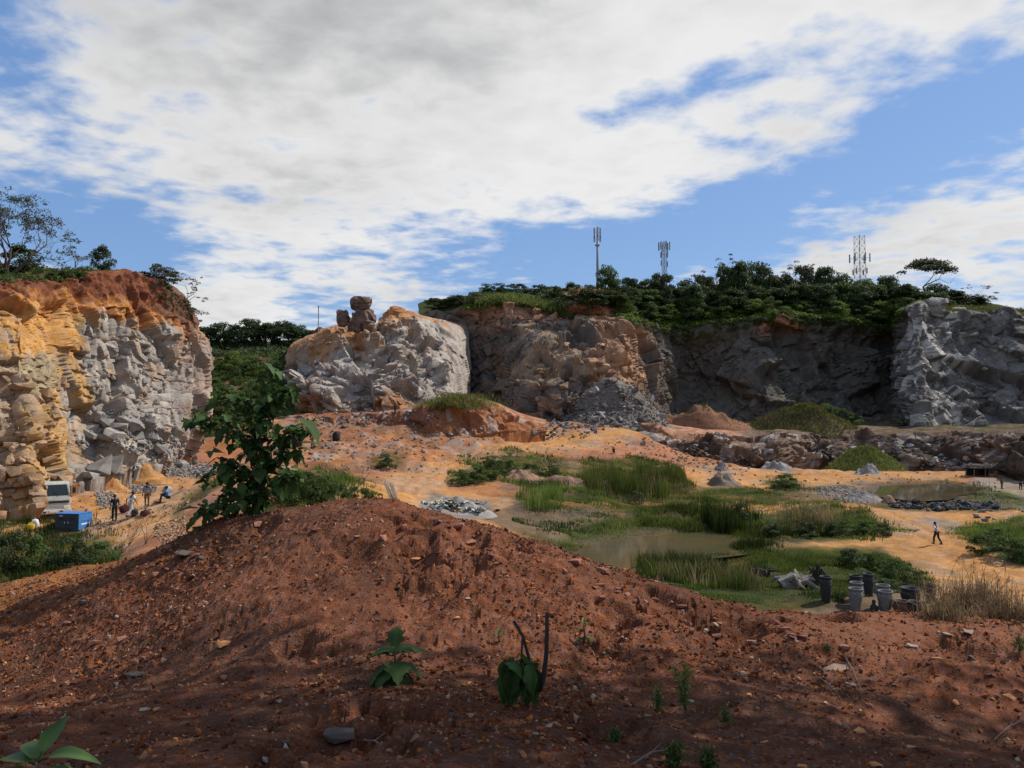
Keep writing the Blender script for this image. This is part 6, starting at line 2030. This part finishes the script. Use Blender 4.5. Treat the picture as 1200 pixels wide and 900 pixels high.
b_ = pix(388, 596, NOM); twigs(0, 0, 4.2, 8, 'leaning bare sapling among the green shrubs behind the crest', base=b_, lean=(.9, 0, 1), n=1, mat='dead_wood', rad=.07)
for k, (px, py) in enumerate([(150, 640), (170, 638), (190, 644), (140, 650), (205, 640)]):
    twigs(px, py, 2.2, 20 + k, 'bare dark thorny branch on the slope left of the mound', objs=NOM, lean=(.3, 0, 1), n=3, mat='bark', rad=.02)['group'] = 'thorny branches left of the mound'
# ================================================================== FOREGROUND ON THE MOUND
def mz(x, y):
    x = np.asarray(x, float); y = np.asarray(y, float)
    j = np.interp(y, ys, np.arange(len(ys))); j = np.clip(j, 0, len(ys) - 1.001)
    c = np.clip((x / hw(y) + 1) / 2 * (nu_m - 1), 0, nu_m - 1.001)
    i = c.astype(int); q = j.astype(int); a = c - i; b = j - q
    return Zm[i, q] * (1 - a) * (1 - b) + Zm[i + 1, q] * a * (1 - b) + Zm[i, q + 1] * (1 - a) * b + Zm[i + 1, q + 1] * a * b


nu_m = MOUND['nu']
MO = [mound]
# ---- loose gravel: one object of tens of thousands of small stones
M['pebble'] = terrain_mat('pebbles', 20.0, 90.0, .35, .006, sat=1.08)
r = np.random.default_rng(99)
bases = []
for q in range(6):
    me = rock_mesh(700 + q, M['pebble'], 9)
    me.calc_loop_triangles()
    bases.append((np.array([v.co for v in me.vertices]), np.array([t.vertices for t in me.loop_triangles])))
    bpy.data.meshes.remove(me)
NP = 56000
yy = 3.0 + 8.5 * r.random(NP) ** .85; xx = (r.random(NP) * 2 - 1) * (.72 * yy + .4)
dn = fbm(np.stack([xx * .9, yy * .9, xx * 0], -1), 3, 44)
kp = r.random(NP) < .25 + .75 * ss(dn, -.25, .2)
xx, yy = xx[kp], yy[kp]; NP = len(xx)
sz = .010 + .042 * r.random(NP) ** 4.5 + .0015 * yy
zz_ = mz(xx, yy) + sz * .12
pal = np.array([(.155, .056, .030), (.105, .042, .025), (.20, .080, .044), (.27, .14, .085), (.08, .045, .034), (.30, .18, .12), (.38, .28, .21), (.34, .14, .055)])
ci = r.choice(len(pal), NP, p=[.24, .18, .21, .14, .09, .08, .02, .04])
VV, FF, CC = [], [], []; off = 0
for q in range(6):
    ids = np.arange(q, NP, 6); v, f = bases[q]; n = len(ids); m_ = len(v)
    a = r.uniform(0, 6.28, n); ca, sa = np.cos(a), np.sin(a)
    st_ = r.uniform(.7, 1.3, (n, 3)) * sz[ids][:, None]
    L_ = v[None] * st_[:, None]
    t_ = r.uniform(-.5, .5, n)[:, None]
    x_ = L_[..., 0] * ca[:, None] - L_[..., 1] * sa[:, None]; y_ = L_[..., 0] * sa[:, None] + L_[..., 1] * ca[:, None]; z_ = L_[..., 2] + t_ * L_[..., 0]
    W_ = np.stack([x_ + xx[ids][:, None], y_ + yy[ids][:, None], z_ + zz_[ids][:, None]], -1)
    VV.append(W_.reshape(-1, 3)); FF.append((f[None] + (np.arange(n) * m_)[:, None, None] + off).reshape(-1, 3)); off += n * m_
    CC.append(np.repeat(pal[ci[ids]] * r.uniform(.75, 1.25, (n, 1)), m_, 0))
tag(link('gravel', np_mesh('gravel', np.concatenate(VV), np.concatenate(FF), M['pebble'], np.concatenate(CC))), 'loose reddish gravel covering the mound', 'gravel', None, 'stuff')

plain('slab_stone', (.26, .18, .135), .9, 20, .25, bdist=.01); plain('pale_stone', (.32, .26, .20), .9, 20, .25, bdist=.008); plain('grey_fore', (.085, .068, .055), .9, 14, .3, bdist=.01); plain('ochre_stone', (.46, .20, .075), .85, 18, .25, bdist=.006)


def fstone(px, py, w_px, h_px, mat, label, seed, flat=.5, group=None):
    b = pix(px, py + h_px * .35, MO); k = ppm(b); w_ = w_px / k
    me = rock_mesh(1200 + seed, M[mat], 22)
    o = link('stone', me, None, (b.x, b.y, b.z + w_ * flat * .2), (0, 0, seed * .7))
    md = o.modifiers.new('bevel', 'BEVEL'); md.width = w_ * .05; md.segments = 2
    xs_ = [v.co.x for v in me.vertices]; zs_ = [v.co.z for v in me.vertices]
    o.scale = (w_ / (max(xs_) - min(xs_)), w_ * .8, w_ * flat)
    return tag(o, label, 'stone', group)


for k, (px, py, w_, h_, mat, lb, fl) in enumerate([
        (398, 858, 34, 28, 'grey_fore', 'grey rounded stone half buried in the hollow of the mound', .8),
        (980, 780, 36, 14, 'slab_stone', 'flat pinkish slab lying on the mound below the pots', .25),
        (1068, 709, 18, 10, 'pale_stone', 'white stone at the foot of the dry grass tuft', .5),
        (1068, 756, 16, 7, 'pale_stone', 'flat grey-green pebble below the white stone', .4),
        (1098, 771, 14, 6, 'ochre_stone', 'bright orange pebble below the dry grass tuft', .45),
        (1008, 854, 16, 14, 'ochre_stone', 'orange lump of stone below the flat slab', .6),
        (1120, 821, 12, 8, 'ochre_stone', 'small orange stone on the open slope', .5),
        (1184, 816, 17, 7, 'ochre_stone', 'flat orange stone towards the mound edge', .4),
        (1026, 896, 15, 8, 'ochre_stone', 'orange stone at the lower end of the slope below the lump', .5),
        (703, 684, 14, 9, 'ochre_stone', 'orange stone just under the mound crest above the pond', .5),
        (262, 752, 18, 14, 'ochre_stone', 'orange shard standing on edge in the gravel', .7),
        (216, 646, 28, 12, 'grey_fore', 'dark flat stone near the left end of the crest', .35),
        (236, 652, 14, 8, 'grey_fore', 'grey pebble next to the dark flat stone', .5),
        (158, 787, 26, 14, 'grey_fore', 'bluish grey stone sunk in the dark gravel', .3),
        (170, 830, 12, 8, 'pale_stone', 'rounded cream pebble on the shaded gravel', .6),
        (184, 829, 10, 9, 'ochre_stone', 'yellowish pebble beside the cream one', .6),
        (76, 836, 7, 12, 'pale_stone', 'narrow pale pebble standing upright above the leafy plant', .9),
        (137, 722, 9, 5, 'pale_stone', 'pale pebble on the sandy left slope', .5),
        (487, 652, 12, 14, 'ochre_stone', 'orange stone beside the deep foot hole', .7),
        (535, 722, 8, 8, 'ochre_stone', 'small orange pebble between the two leafy plants', .6),
        (549, 700, 10, 7, 'pale_stone', 'cream pebble above the wilted plant', .5),
        (530, 836, 10, 10, 'grey_fore', 'pointed grey pebble below the leafy plant', .8),
        (628, 858, 8, 9, 'pale_stone', 'grey pebble below the cut stalks', .7),
        (668, 852, 8, 6, 'ochre_stone', 'yellow-green pebble beside the tuft of dark weeds', .5),
        (828, 737, 12, 8, 'pale_stone', 'cream pebble below the row of foot holes', .5),
        (838, 730, 10, 7, 'pale_stone', 'white pebble touching the row of foot holes', .5),
        (810, 820, 8, 7, 'pale_stone', 'white pebble under the feathery weed', .5),
        (848, 846, 12, 14, 'red_stone', 'reddish shard behind the low weeds', .8),
        (895, 868, 12, 8, 'ochre_stone', 'orange pebble right of the reddish shard', .5),
        (878, 813, 9, 6, 'ochre_stone', 'small orange pebble on the gravel slope', .5),
        (996, 801, 12, 7, 'slab_stone', 'pinkish pebble just below the flat slab', .5),
        (940, 897, 12, 7, 'ochre_stone', 'orange pebble at the lower edge of the gravel slope', .5),
        (870, 787, 8, 6, 'pale_stone', 'white pebble on the right slope', .5),
        (1135, 739, 20, 7, 'slab_stone', 'long pinkish stone under the dry grass edge', .3),
        (1110, 742, 14, 5, 'slab_stone', 'thin pinkish stone left of the long one', .3)]):
    fstone(px, py, w_, h_, mat, lb, k, fl)
for k in range(46):
    px, py = rnd.uniform(20, 1180), rnd.uniform(660, 890)
    if py < np.interp(px, [c[0] for c in crest], [c[1] for c in crest]) + 12:
        continue
    fstone(px, py, rnd.uniform(6, 13), 5, rnd.choice(['red_stone', 'red_stone', 'red_stone', 'grey_fore']), 'reddish or grey lump among the gravel of the mound', 60 + k, .6, 'lumps in the mound gravel')
for k in range(40):
    px = rnd.uniform(180, 1000); py = float(np.interp(px, [c[0] for c in crest], [c[1] for c in crest])) + rnd.uniform(3, 40)
    fstone(px, py, rnd.uniform(6, 15), 5, 'red_stone', 'reddish clod of earth along the mound crest', 120 + k, .7, 'clods along the mound crest')


# ---- broad-leaved plants
def broad_leaf(seed, lobed=True, fold=.18, droop=.35):
    """a leaf of unit length along +x"""
    r = random.Random(seed); n = 9
    V = []; Fs = []
    for i in range(n):
        t = i / (n - 1)
        wv = .36 * (math.sin(math.pi * min(1, t * .93 + .06)) ** .8) * (1.25 - .55 * t)
        if lobed:
            wv *= 1 + .22 * math.sin(t * 17 + seed)
        z = -droop * t * t
        wl, wr = wv * r.uniform(.88, 1.12), wv * r.uniform(.88, 1.12)
        V += [(t, wl, z + fold * wl), (t, wl * .5, z + fold * .45 * wl), (t, 0, z), (t, -wr * .5, z + fold * .45 * wr), (t, -wr, z + fold * wr)]
    for i in range(n - 1):
        for j in range(4):
            Fs.append((i * 5 + j, (i + 1) * 5 + j, (i + 1) * 5 + j + 1, i * 5 + j + 1))
    lv = np.clip(np.array([.45 + .25 * math.sin(v[0] * 5 + seed) + (.25 if abs(v[1]) < .01 else 0) for v in V]), 0, 1)
    return np_mesh('leaf', np.array(V), np.array(Fs), M['leaf_broad'], smooth=True, attrs={'leafv': lv})


LEAVES = [broad_leaf(k, True, .16 + .05 * (k % 3), .25 + .12 * (k % 4)) for k in range(8)]
PLAIN_LEAVES = [broad_leaf(20 + k, False, .22, .2 + .1 * k) for k in range(4)]
leafmat('leaf_fresh', (.045, .095, .022), (.11, .20, .045), .2, .4)
FRESH = []
for me in PLAIN_LEAVES:
    m2 = me.copy(); m2.materials[0] = M['leaf_fresh']; FRESH.append(m2)


def put_leaf(root, p, yaw, pitch, size, meshes, width=1.0, roll=0.0):
    o = link('leaf', rnd.choice(meshes), root, p)
    o.rotation_mode = 'XYZ'
    o.rotation_euler = (Matrix.Rotation(yaw, 3, 'Z') @ Matrix.Rotation(-pitch, 3, 'Y') @ Matrix.Rotation(roll, 3, 'X')).to_euler()
    o.scale = (size, size * width, size)
    return o


def sapling():
    b = Vector(at(303, 606, 9.75)); b.z = float(mz(b.x, b.y)) - .05
    root = empty('sapling', b); k = ppm(b)
    r = random.Random(12)

    def W(px, py, dy=0.0):      # photo position on the plane of the plant
        q = Vector(at(px, py, b.y + dy)); return q - b
    stem = MB()
    main = [W(303, 606), W(303, 580), W(306, 545), W(304, 510), W(309, 475), W(315, 428)]
    stem.tube(main, [.022, .020, .017, .014, .010, .005], 7); stem.build('stem', M['bark'], root, True)
    brs = [[W(304, 560), W(280, 545, .1), W(240, 560, .2)], [W(305, 530), W(275, 505, -.1), W(235, 490, -.2)], [W(305, 520), W(335, 508, .1), W(362, 500, .2)], [W(305, 575), W(330, 560, -.15), W(345, 555, -.3)],
           [W(303, 590), W(270, 592, -.1), W(235, 600, -.2)], [W(306, 490), W(285, 470, .1), W(262, 462, .2)], [W(308, 480), W(330, 465), W(340, 455)], [W(303, 585), W(285, 575, .1), W(262, 580, .2)], [W(304, 550), W(325, 535, .1), W(345, 530, .2)], [W(304, 570), W(285, 560, -.1), W(255, 535, -.2)], [W(305, 540), W(290, 520, .2), W(268, 500, .3)]]
    pts = []
    for q in brs:
        m_ = MB(); m_.tube(q, [.010, .008, .004], 5); m_.build('branch', M['bark'], root, True)
        for t in np.linspace(.2, 1, 7):
            p = q[0].lerp(q[1], t * 2) if t < .5 else q[1].lerp(q[2], t * 2 - 1)
            pts.append((p, .22))
    for t in np.linspace(.12, 1, 26):
        i = min(int(t * 5), 4); p = main[i].lerp(main[i + 1], t * 5 - i); pts.append((p, .25 if t < .75 else .17))
    todo = []
    for p, s in pts:
        for q in range(9):
            jit = Vector((r.gauss(0, .05), r.gauss(0, .06), r.gauss(0, .05)))
            rot = Matrix.Rotation(r.uniform(0, 6.28), 3, 'Z') @ Matrix.Rotation(-r.uniform(-1.0, .5), 3, 'Y') @ Matrix.Rotation(r.uniform(-.5, .5), 3, 'X')
            sz_ = s * (.35 + .6 * r.random() ** 1.5)
            todo.append((sz_, p + jit, rot, r.uniform(.7, 1.1), r.randrange(8)))
    todo.sort(key=lambda t: -t[0])
    for sz_, p, rot, wd, k_ in todo[:280]:                 # the largest leaves, each a part
        o = link('leaf', LEAVES[k_], root, p); o.rotation_euler = rot.to_euler(); o.scale = (sz_, sz_ * wd, sz_)
    VV_, FF_, LV_, of_ = [], [], [], 0
    for sz_, p, rot, wd, k_ in todo[280:]:                 # the many small ones, joined
        me = LEAVES[k_]; n = len(me.vertices)
        c = np.empty(n * 3, np.float32); me.vertices.foreach_get('co', c); c = c.reshape(-1, 3)
        VV_.append((c * np.array([sz_, sz_ * wd, sz_])) @ np.array(rot).T + np.array(p))
        f = np.empty(len(me.loops), np.int32); me.loops.foreach_get('vertex_index', f)
        FF_.append(f.reshape(-1, 4) + of_); of_ += n
        lv_ = np.empty(n, np.float32); me.attributes['leafv'].data.foreach_get('value', lv_); LV_.append(lv_)
    link('small_leaves', np_mesh('small_leaves', np.concatenate(VV_), np.concatenate(FF_), M['leaf_broad'], smooth=True, attrs={'leafv': np.concatenate(LV_)}), root)['kind'] = 'stuff'
    for px, py, s in [(352, 492, .36), (240, 604, .30), (232, 596, .26), (318, 432, .2), (310, 425, .18), (345, 520, .34), (255, 470, .3)]:
        p = W(px, py, r.uniform(-.2, .2)); m_ = MB(); nearest = min((q for q, _ in pts), key=lambda v: (v - p).length)
        m_.tube([nearest, p], .004, 4); m_.build('petiole', M['bark'], root)
        put_leaf(root, p, (0 if px > 303 else math.pi) + r.uniform(-.5, .5), r.uniform(-.5, .2), s, LEAVES, 1.0)
    tag(root, 'broad-leaved dark green sapling growing on the crest of the red mound', 'sapling')


sapling()


def rosette(px, py, leaves, meshes, label, stem_h=.05, name='leafy_plant'):
    b = pix(px, py, MO); k = ppm(b)
    root = empty(name, (b.x, b.y, b.z - .02))
    m_ = MB(); m_.tube([(0, 0, 0), (.01, 0, stem_h * .5), (0, 0, stem_h)], [.012, .010, .007], 6); m_.build('stem', M['bark'], root, True)
    for yaw, pitch, s, z, wd in leaves:
        s = s * .80
        p0 = Vector((0, 0, stem_h * z)); d = Vector((math.cos(yaw) * math.cos(pitch), math.sin(yaw) * math.cos(pitch), math.sin(pitch)))
        p1 = p0 + d * s * .25
        mm = MB(); mm.tube([p0, p1], [.005, .004], 5); mm.build('petiole', M['leaf_broad'], root)
        put_leaf(root, p1, yaw, pitch, s, meshes, wd)
    return tag(root, label, 'plant')


rosette(462, 800, [(0.25, .15, .24, .95, 1.1), (.0, -.25, .22, .7, 1), (math.pi - .2, .1, .22, .9, .9), (math.pi + .3, -.35, .24, .7, 1), (1.6, 1.15, .19, 1.0, 1.1), (-1.3, -.2, .22, .8, 1.15), (-2.2, -.4, .20, .6, 1), (-.7, -.5, .20, .5, 1), (2.4, .5, .16, .9, 1), (1.0, .4, .18, .9, 1), (-.3, .35, .15, 1, .9), (-2.7, .3, .16, 1, .9), (-1.7, -.6, .18, .4, 1), (.6, -.4, .17, .5, 1)],
        LEAVES, 'low plant with a rosette of broad dark leaves on the mound', .22)


def wilted():
    b = pix(608, 828, MO); root = empty('wilted_plant', (b.x, b.y, b.z - .02)); k = ppm(b)
    W = lambda px, py, dy=0.0: Vector(at(px, py, b.y + dy)) - b
    m_ = MB(); m_.tube([W(632, 806), W(637, 790), W(640, 765), W(641, 738), W(641, 714)], [.016, .015, .0135, .0125, .012], 8); m_.build('cut_stalk', M['wood_dark'], root, True)
    m_ = MB(); m_.tube([W(618, 800), W(620, 768), W(613, 742), W(602, 724)], [.012, .010, .009, .010], 7); m_.build('cut_stalk', M['wood_dark'], root, True)
    m_ = MB(); m_.tube([W(610, 800), W(611, 770), W(612, 745)], [.008, .007, .006], 6); m_.build('cut_stalk', M['wood_dark'], root, True)
    r = random.Random(3)
    for k_ in range(26):
        px = 580 + 52 * (k_ / 25) + r.uniform(-4, 4); py = 768 + r.uniform(-6, 14) + abs(px - 608) * .25
        p = W(px * .6 + 608 * .4, py, r.uniform(-.12, .08))
        put_leaf(root, p, (math.pi if px < 606 else 0) + r.uniform(-1.2, 1.2), -r.uniform(.9, 1.5), r.uniform(.14, .27), LEAVES, r.uniform(.35, .75), r.uniform(-.5, .5))
    for px in (596, 606, 616):
        put_leaf(root, W(px, 772), r.uniform(0, 6), r.uniform(-.4, .1), .14, LEAVES, 1)
    tag(root, 'wilted plant with hanging leaves and two bare cut stalks', 'plant')


wilted()
rosette(42, 935, [(.2, .25, .22, 1, .9), (.1, -.1, .18, .8, .9), (math.pi - .3, .2, .20, .9, .9), (math.pi + .4, .1, .17, .8, .9), (1.2, .9, .19, 1, .8), (2.2, .5, .18, .9, .9), (-1.2, .1, .18, .7, .9)], FRESH, 'fresh green plant with smooth oval leaves in the low left corner', .16)
rosette(684, 752, [(.2, .5, .10, 1, .5), (math.pi, .3, .10, .8, .5), (1.5, 1.0, .09, 1, .5), (-.4, .0, .10, .4, .5), (math.pi + .5, .0, .11, .3, .5)], FRESH, 'small grey-green weed with narrow leaves on the mound', .14)
rosette(584, 752, [(.4, .6, .07, 1, .6), (math.pi - .3, .5, .08, .8, .6), (1.5, 1.1, .08, 1, .6)], FRESH, 'tiny green seedling beside the wilted plant', .06)


def weed(px, py, h, seed, label, n=9, leaf=.035, per=26):
    b = pix(px, py, MO); r = random.Random(seed); nr = np.random.default_rng(seed)
    root = empty('weed', (b.x, b.y, b.z - .01)); st = MB(); C_ = []
    for k in range(n):
        a = r.uniform(0, 6.28); ln = h * r.uniform(.5, 1.05); sp_ = r.uniform(.05, .35)
        pts = [Vector((0, 0, 0))]
        for t in (.35, .7, 1.0):
            pts.append(Vector((math.cos(a) * sp_ * ln * t * t, math.sin(a) * sp_ * ln * t * t, ln * t)))
        st.tube(pts, [.004, .003, .0025, .0015], 4, False)
        for q in range(per):
            t = r.uniform(.2, 1); i = min(int(t * 3), 2); C_.append(pts[i].lerp(pts[i + 1], t * 3 - i) + Vector((r.gauss(0, .018), r.gauss(0, .018), r.gauss(0, .012))))
    st.build('stem', M['leaf_mid_plain'], root)
    V, Fq = leaf_quads(np.array([tuple(c) for c in C_]), leaf, nr, .3, .35)
    link('foliage', leaf_mesh('foliage', V, Fq, np.repeat(nr.random(len(C_)), 4), 'leaf_mid'), root)
    return tag(root, label, 'weed')


plain('leaf_mid_plain', (.06, .085, .03), .8)
weed(803, 836, .34, 1, 'tall feathery green weed on the lower right slope', 7, .035, 34)
weed(772, 834, .20, 2, 'bushy small weed left of the feathery one', 8, .03, 22)
weed(850, 850, .14, 3, 'low weed in front of the reddish shard', 7, .03, 16)
weed(790, 900, .14, 4, 'spreading green weed at the lower edge below the feathery one', 16, .03, 22)
weed(830, 905, .13, 5, 'second spreading weed at the lower edge', 14, .03, 22)
weed(720, 868, .07, 6, 'dark wilted tuft of weed in a shallow hollow', 12, .03, 14)
weed(970, 762, .06, 7, 'tiny green weed above the flat pinkish slab', 6, .025, 12)
weed(1195, 765, .18, 8, 'dark weed at the right side of the mound slope', 8, .03, 18)
weed(690, 756, .08, 9, 'low sprout next to the grey-green weed', 5, .025, 10)


def dry_grass(px, py, n, h, seed, label, wid=.35):
    b = pix(px, py, MO); nr = np.random.default_rng(seed); r = random.Random(seed)
    mb = MB(); root = empty('dry_grass_tuft', (b.x, b.y, b.z - .03))
    P_ = np.c_[nr.normal(0, wid * .45, n), nr.normal(0, wid * .25, n), np.zeros(n)]
    V = []; T = []
    for k in range(n):
        a = nr.uniform(0, 6.28); ln = h * nr.uniform(.45, 1.15); lean = nr.uniform(.1, 1.15); w_ = .0045
        p = P_[k]; d = np.array([math.cos(a), math.sin(a) * .7, 0])
        sdir = np.array([-math.sin(a), math.cos(a), 0]) * w_
        q = [p + d * ln * lean * t ** 1.7 * .8 + np.array([0, 0, ln * (t - .38 * lean * t * t)]) for t in (0, .35, .7, 1)]
        o_ = len(V)
        for i, c in enumerate(q):
            V += [c - sdir * (1 - i * .28), c + sdir * (1 - i * .28)]
        for i in range(3):
            T.append((o_ + 2 * i, o_ + 2 * i + 1, o_ + 2 * i + 3, o_ + 2 * i + 2))
    link('blades', np_mesh('blades', np.array(V), np.array(T), M['dry_grass'], attrs={'leafv': np.repeat(nr.random(n), 8)}), root)['kind'] = 'stuff'
    st = MB()
    for k in range(16):
        a = r.uniform(0, 6.28); ln = h * r.uniform(.9, 1.5); x = r.gauss(0, wid * .4)
        tip = (x + ln * .45 * math.cos(a), .2 * math.sin(a) * ln, ln * .85)
        st.tube([(x, 0, 0), (x + ln * .15 * math.cos(a), 0, ln * .5), tip], [.003, .0025, .002], 4, False)
        for q in range(9):
            e = Vector(tip) + Vector((r.gauss(0, .035), r.gauss(0, .03), r.gauss(-.02, .05)))
            st.tube([tip, tuple(e)], [.002, .0012], 3, False)
    st.build('seed_heads', M['dry_stalk'], root)['kind'] = 'stuff'
    return tag(root, label, 'grass tuft')


plain('dry_stalk', (.30, .20, .10), .9)
dry_grass(1142, 716, 900, .52, 1, 'tall straw-coloured dry grass tuft with seed heads on the mound edge', .52)
dry_grass(1106, 724, 260, .30, 2, 'low spreading dry grass at the left side of the tall tuft', .3)
dry_grass(1180, 724, 420, .30, 3, 'shorter brown grass tuft right of the tall dry one', .45)

for k, (x0, y0, x1, y1) in enumerate([(990, 770, 1010, 812), (1015, 727, 1048, 736), (1165, 868, 1200, 845), (740, 898, 785, 880), (430, 870, 450, 880), (960, 795, 985, 820)]):
    p, q = pix(x0, y0, MO), pix(x1, y1, MO); mid = p.lerp(q, .5) + Vector((0, 0, .03))
    m_ = MB(); m_.tube([p + Vector((0, 0, .006)), mid, q + Vector((0, 0, .008))], [.005, .0045, .003], 5)
    m_.tube([mid, mid + Vector((.05, .03, .03))], [.003, .0015], 4)
    o = m_.build('twig', M['dead_wood']); tag(o, 'thin dry twig lying on the gravel of the mound', 'twig', 'twigs on the mound')

# ---- unseen tree added out of frame, crown shaped to shade the near slope
sb_ = Vector((6.6, 5.6, 0)); sb_.z = float(mz(6.6, 5.6)) - .2
shade = empty('added_shade_tree', sb_)
rs_ = random.Random(77); nr_ = np.random.default_rng(77); mb = MB(); Cs = []
fork = Vector((-.15, .1, 4.8))
mb.tube([(0, 0, 0), (-.05, .05, 2.4), tuple(fork)], [.24, .20, .16], 9)
while len(Cs) < 130:
    v = nr_.normal(size=3); v /= np.linalg.norm(v); v *= nr_.random() ** .4
    c = Vector((-.9 + 6.4 * v[0], 1.5 + 2.7 * v[1], 8.2 + 1.5 * v[2]))
    wpt = np.array(c + sb_)
    u_, v_ = topix(wpt)
    if wpt[1] > .3 and v_ > -90 and u_ < 1330:      # the crown stays above the view of the valley
        continue
    Cs.append(c)
    mid_ = fork.lerp(c, .5) + Vector((0, 0, -.25 + rs_.uniform(-.2, .2)))
    if len(Cs) % 3 == 0:
        smp = np.array([list(fork.lerp(mid_, t_) + sb_) for t_ in np.linspace(0, 1, 9)] + [list(mid_.lerp(c, t_) + sb_) for t_ in np.linspace(0, 1, 9)])
        u2, v2 = topix(smp)
        if not ((v2 > -40) & (u2 < 1280)).any():
            mb.tube([fork, mid_, c], [.07, .04, .012], 5)
mb.build('trunk', M['bark'], shade, True)
V, Fq, lv = lumps(np.array([tuple(c) for c in Cs]), nr_.uniform(.5, .95, len(Cs)), 85, .19, nr_, .55, .5)
link('crown', leaf_mesh('crown', V, Fq, lv, 'leaf_mid'), shade)
tag(shade, 'unseen leafy tree added out of frame to shade the near slope of the mound', 'tree')
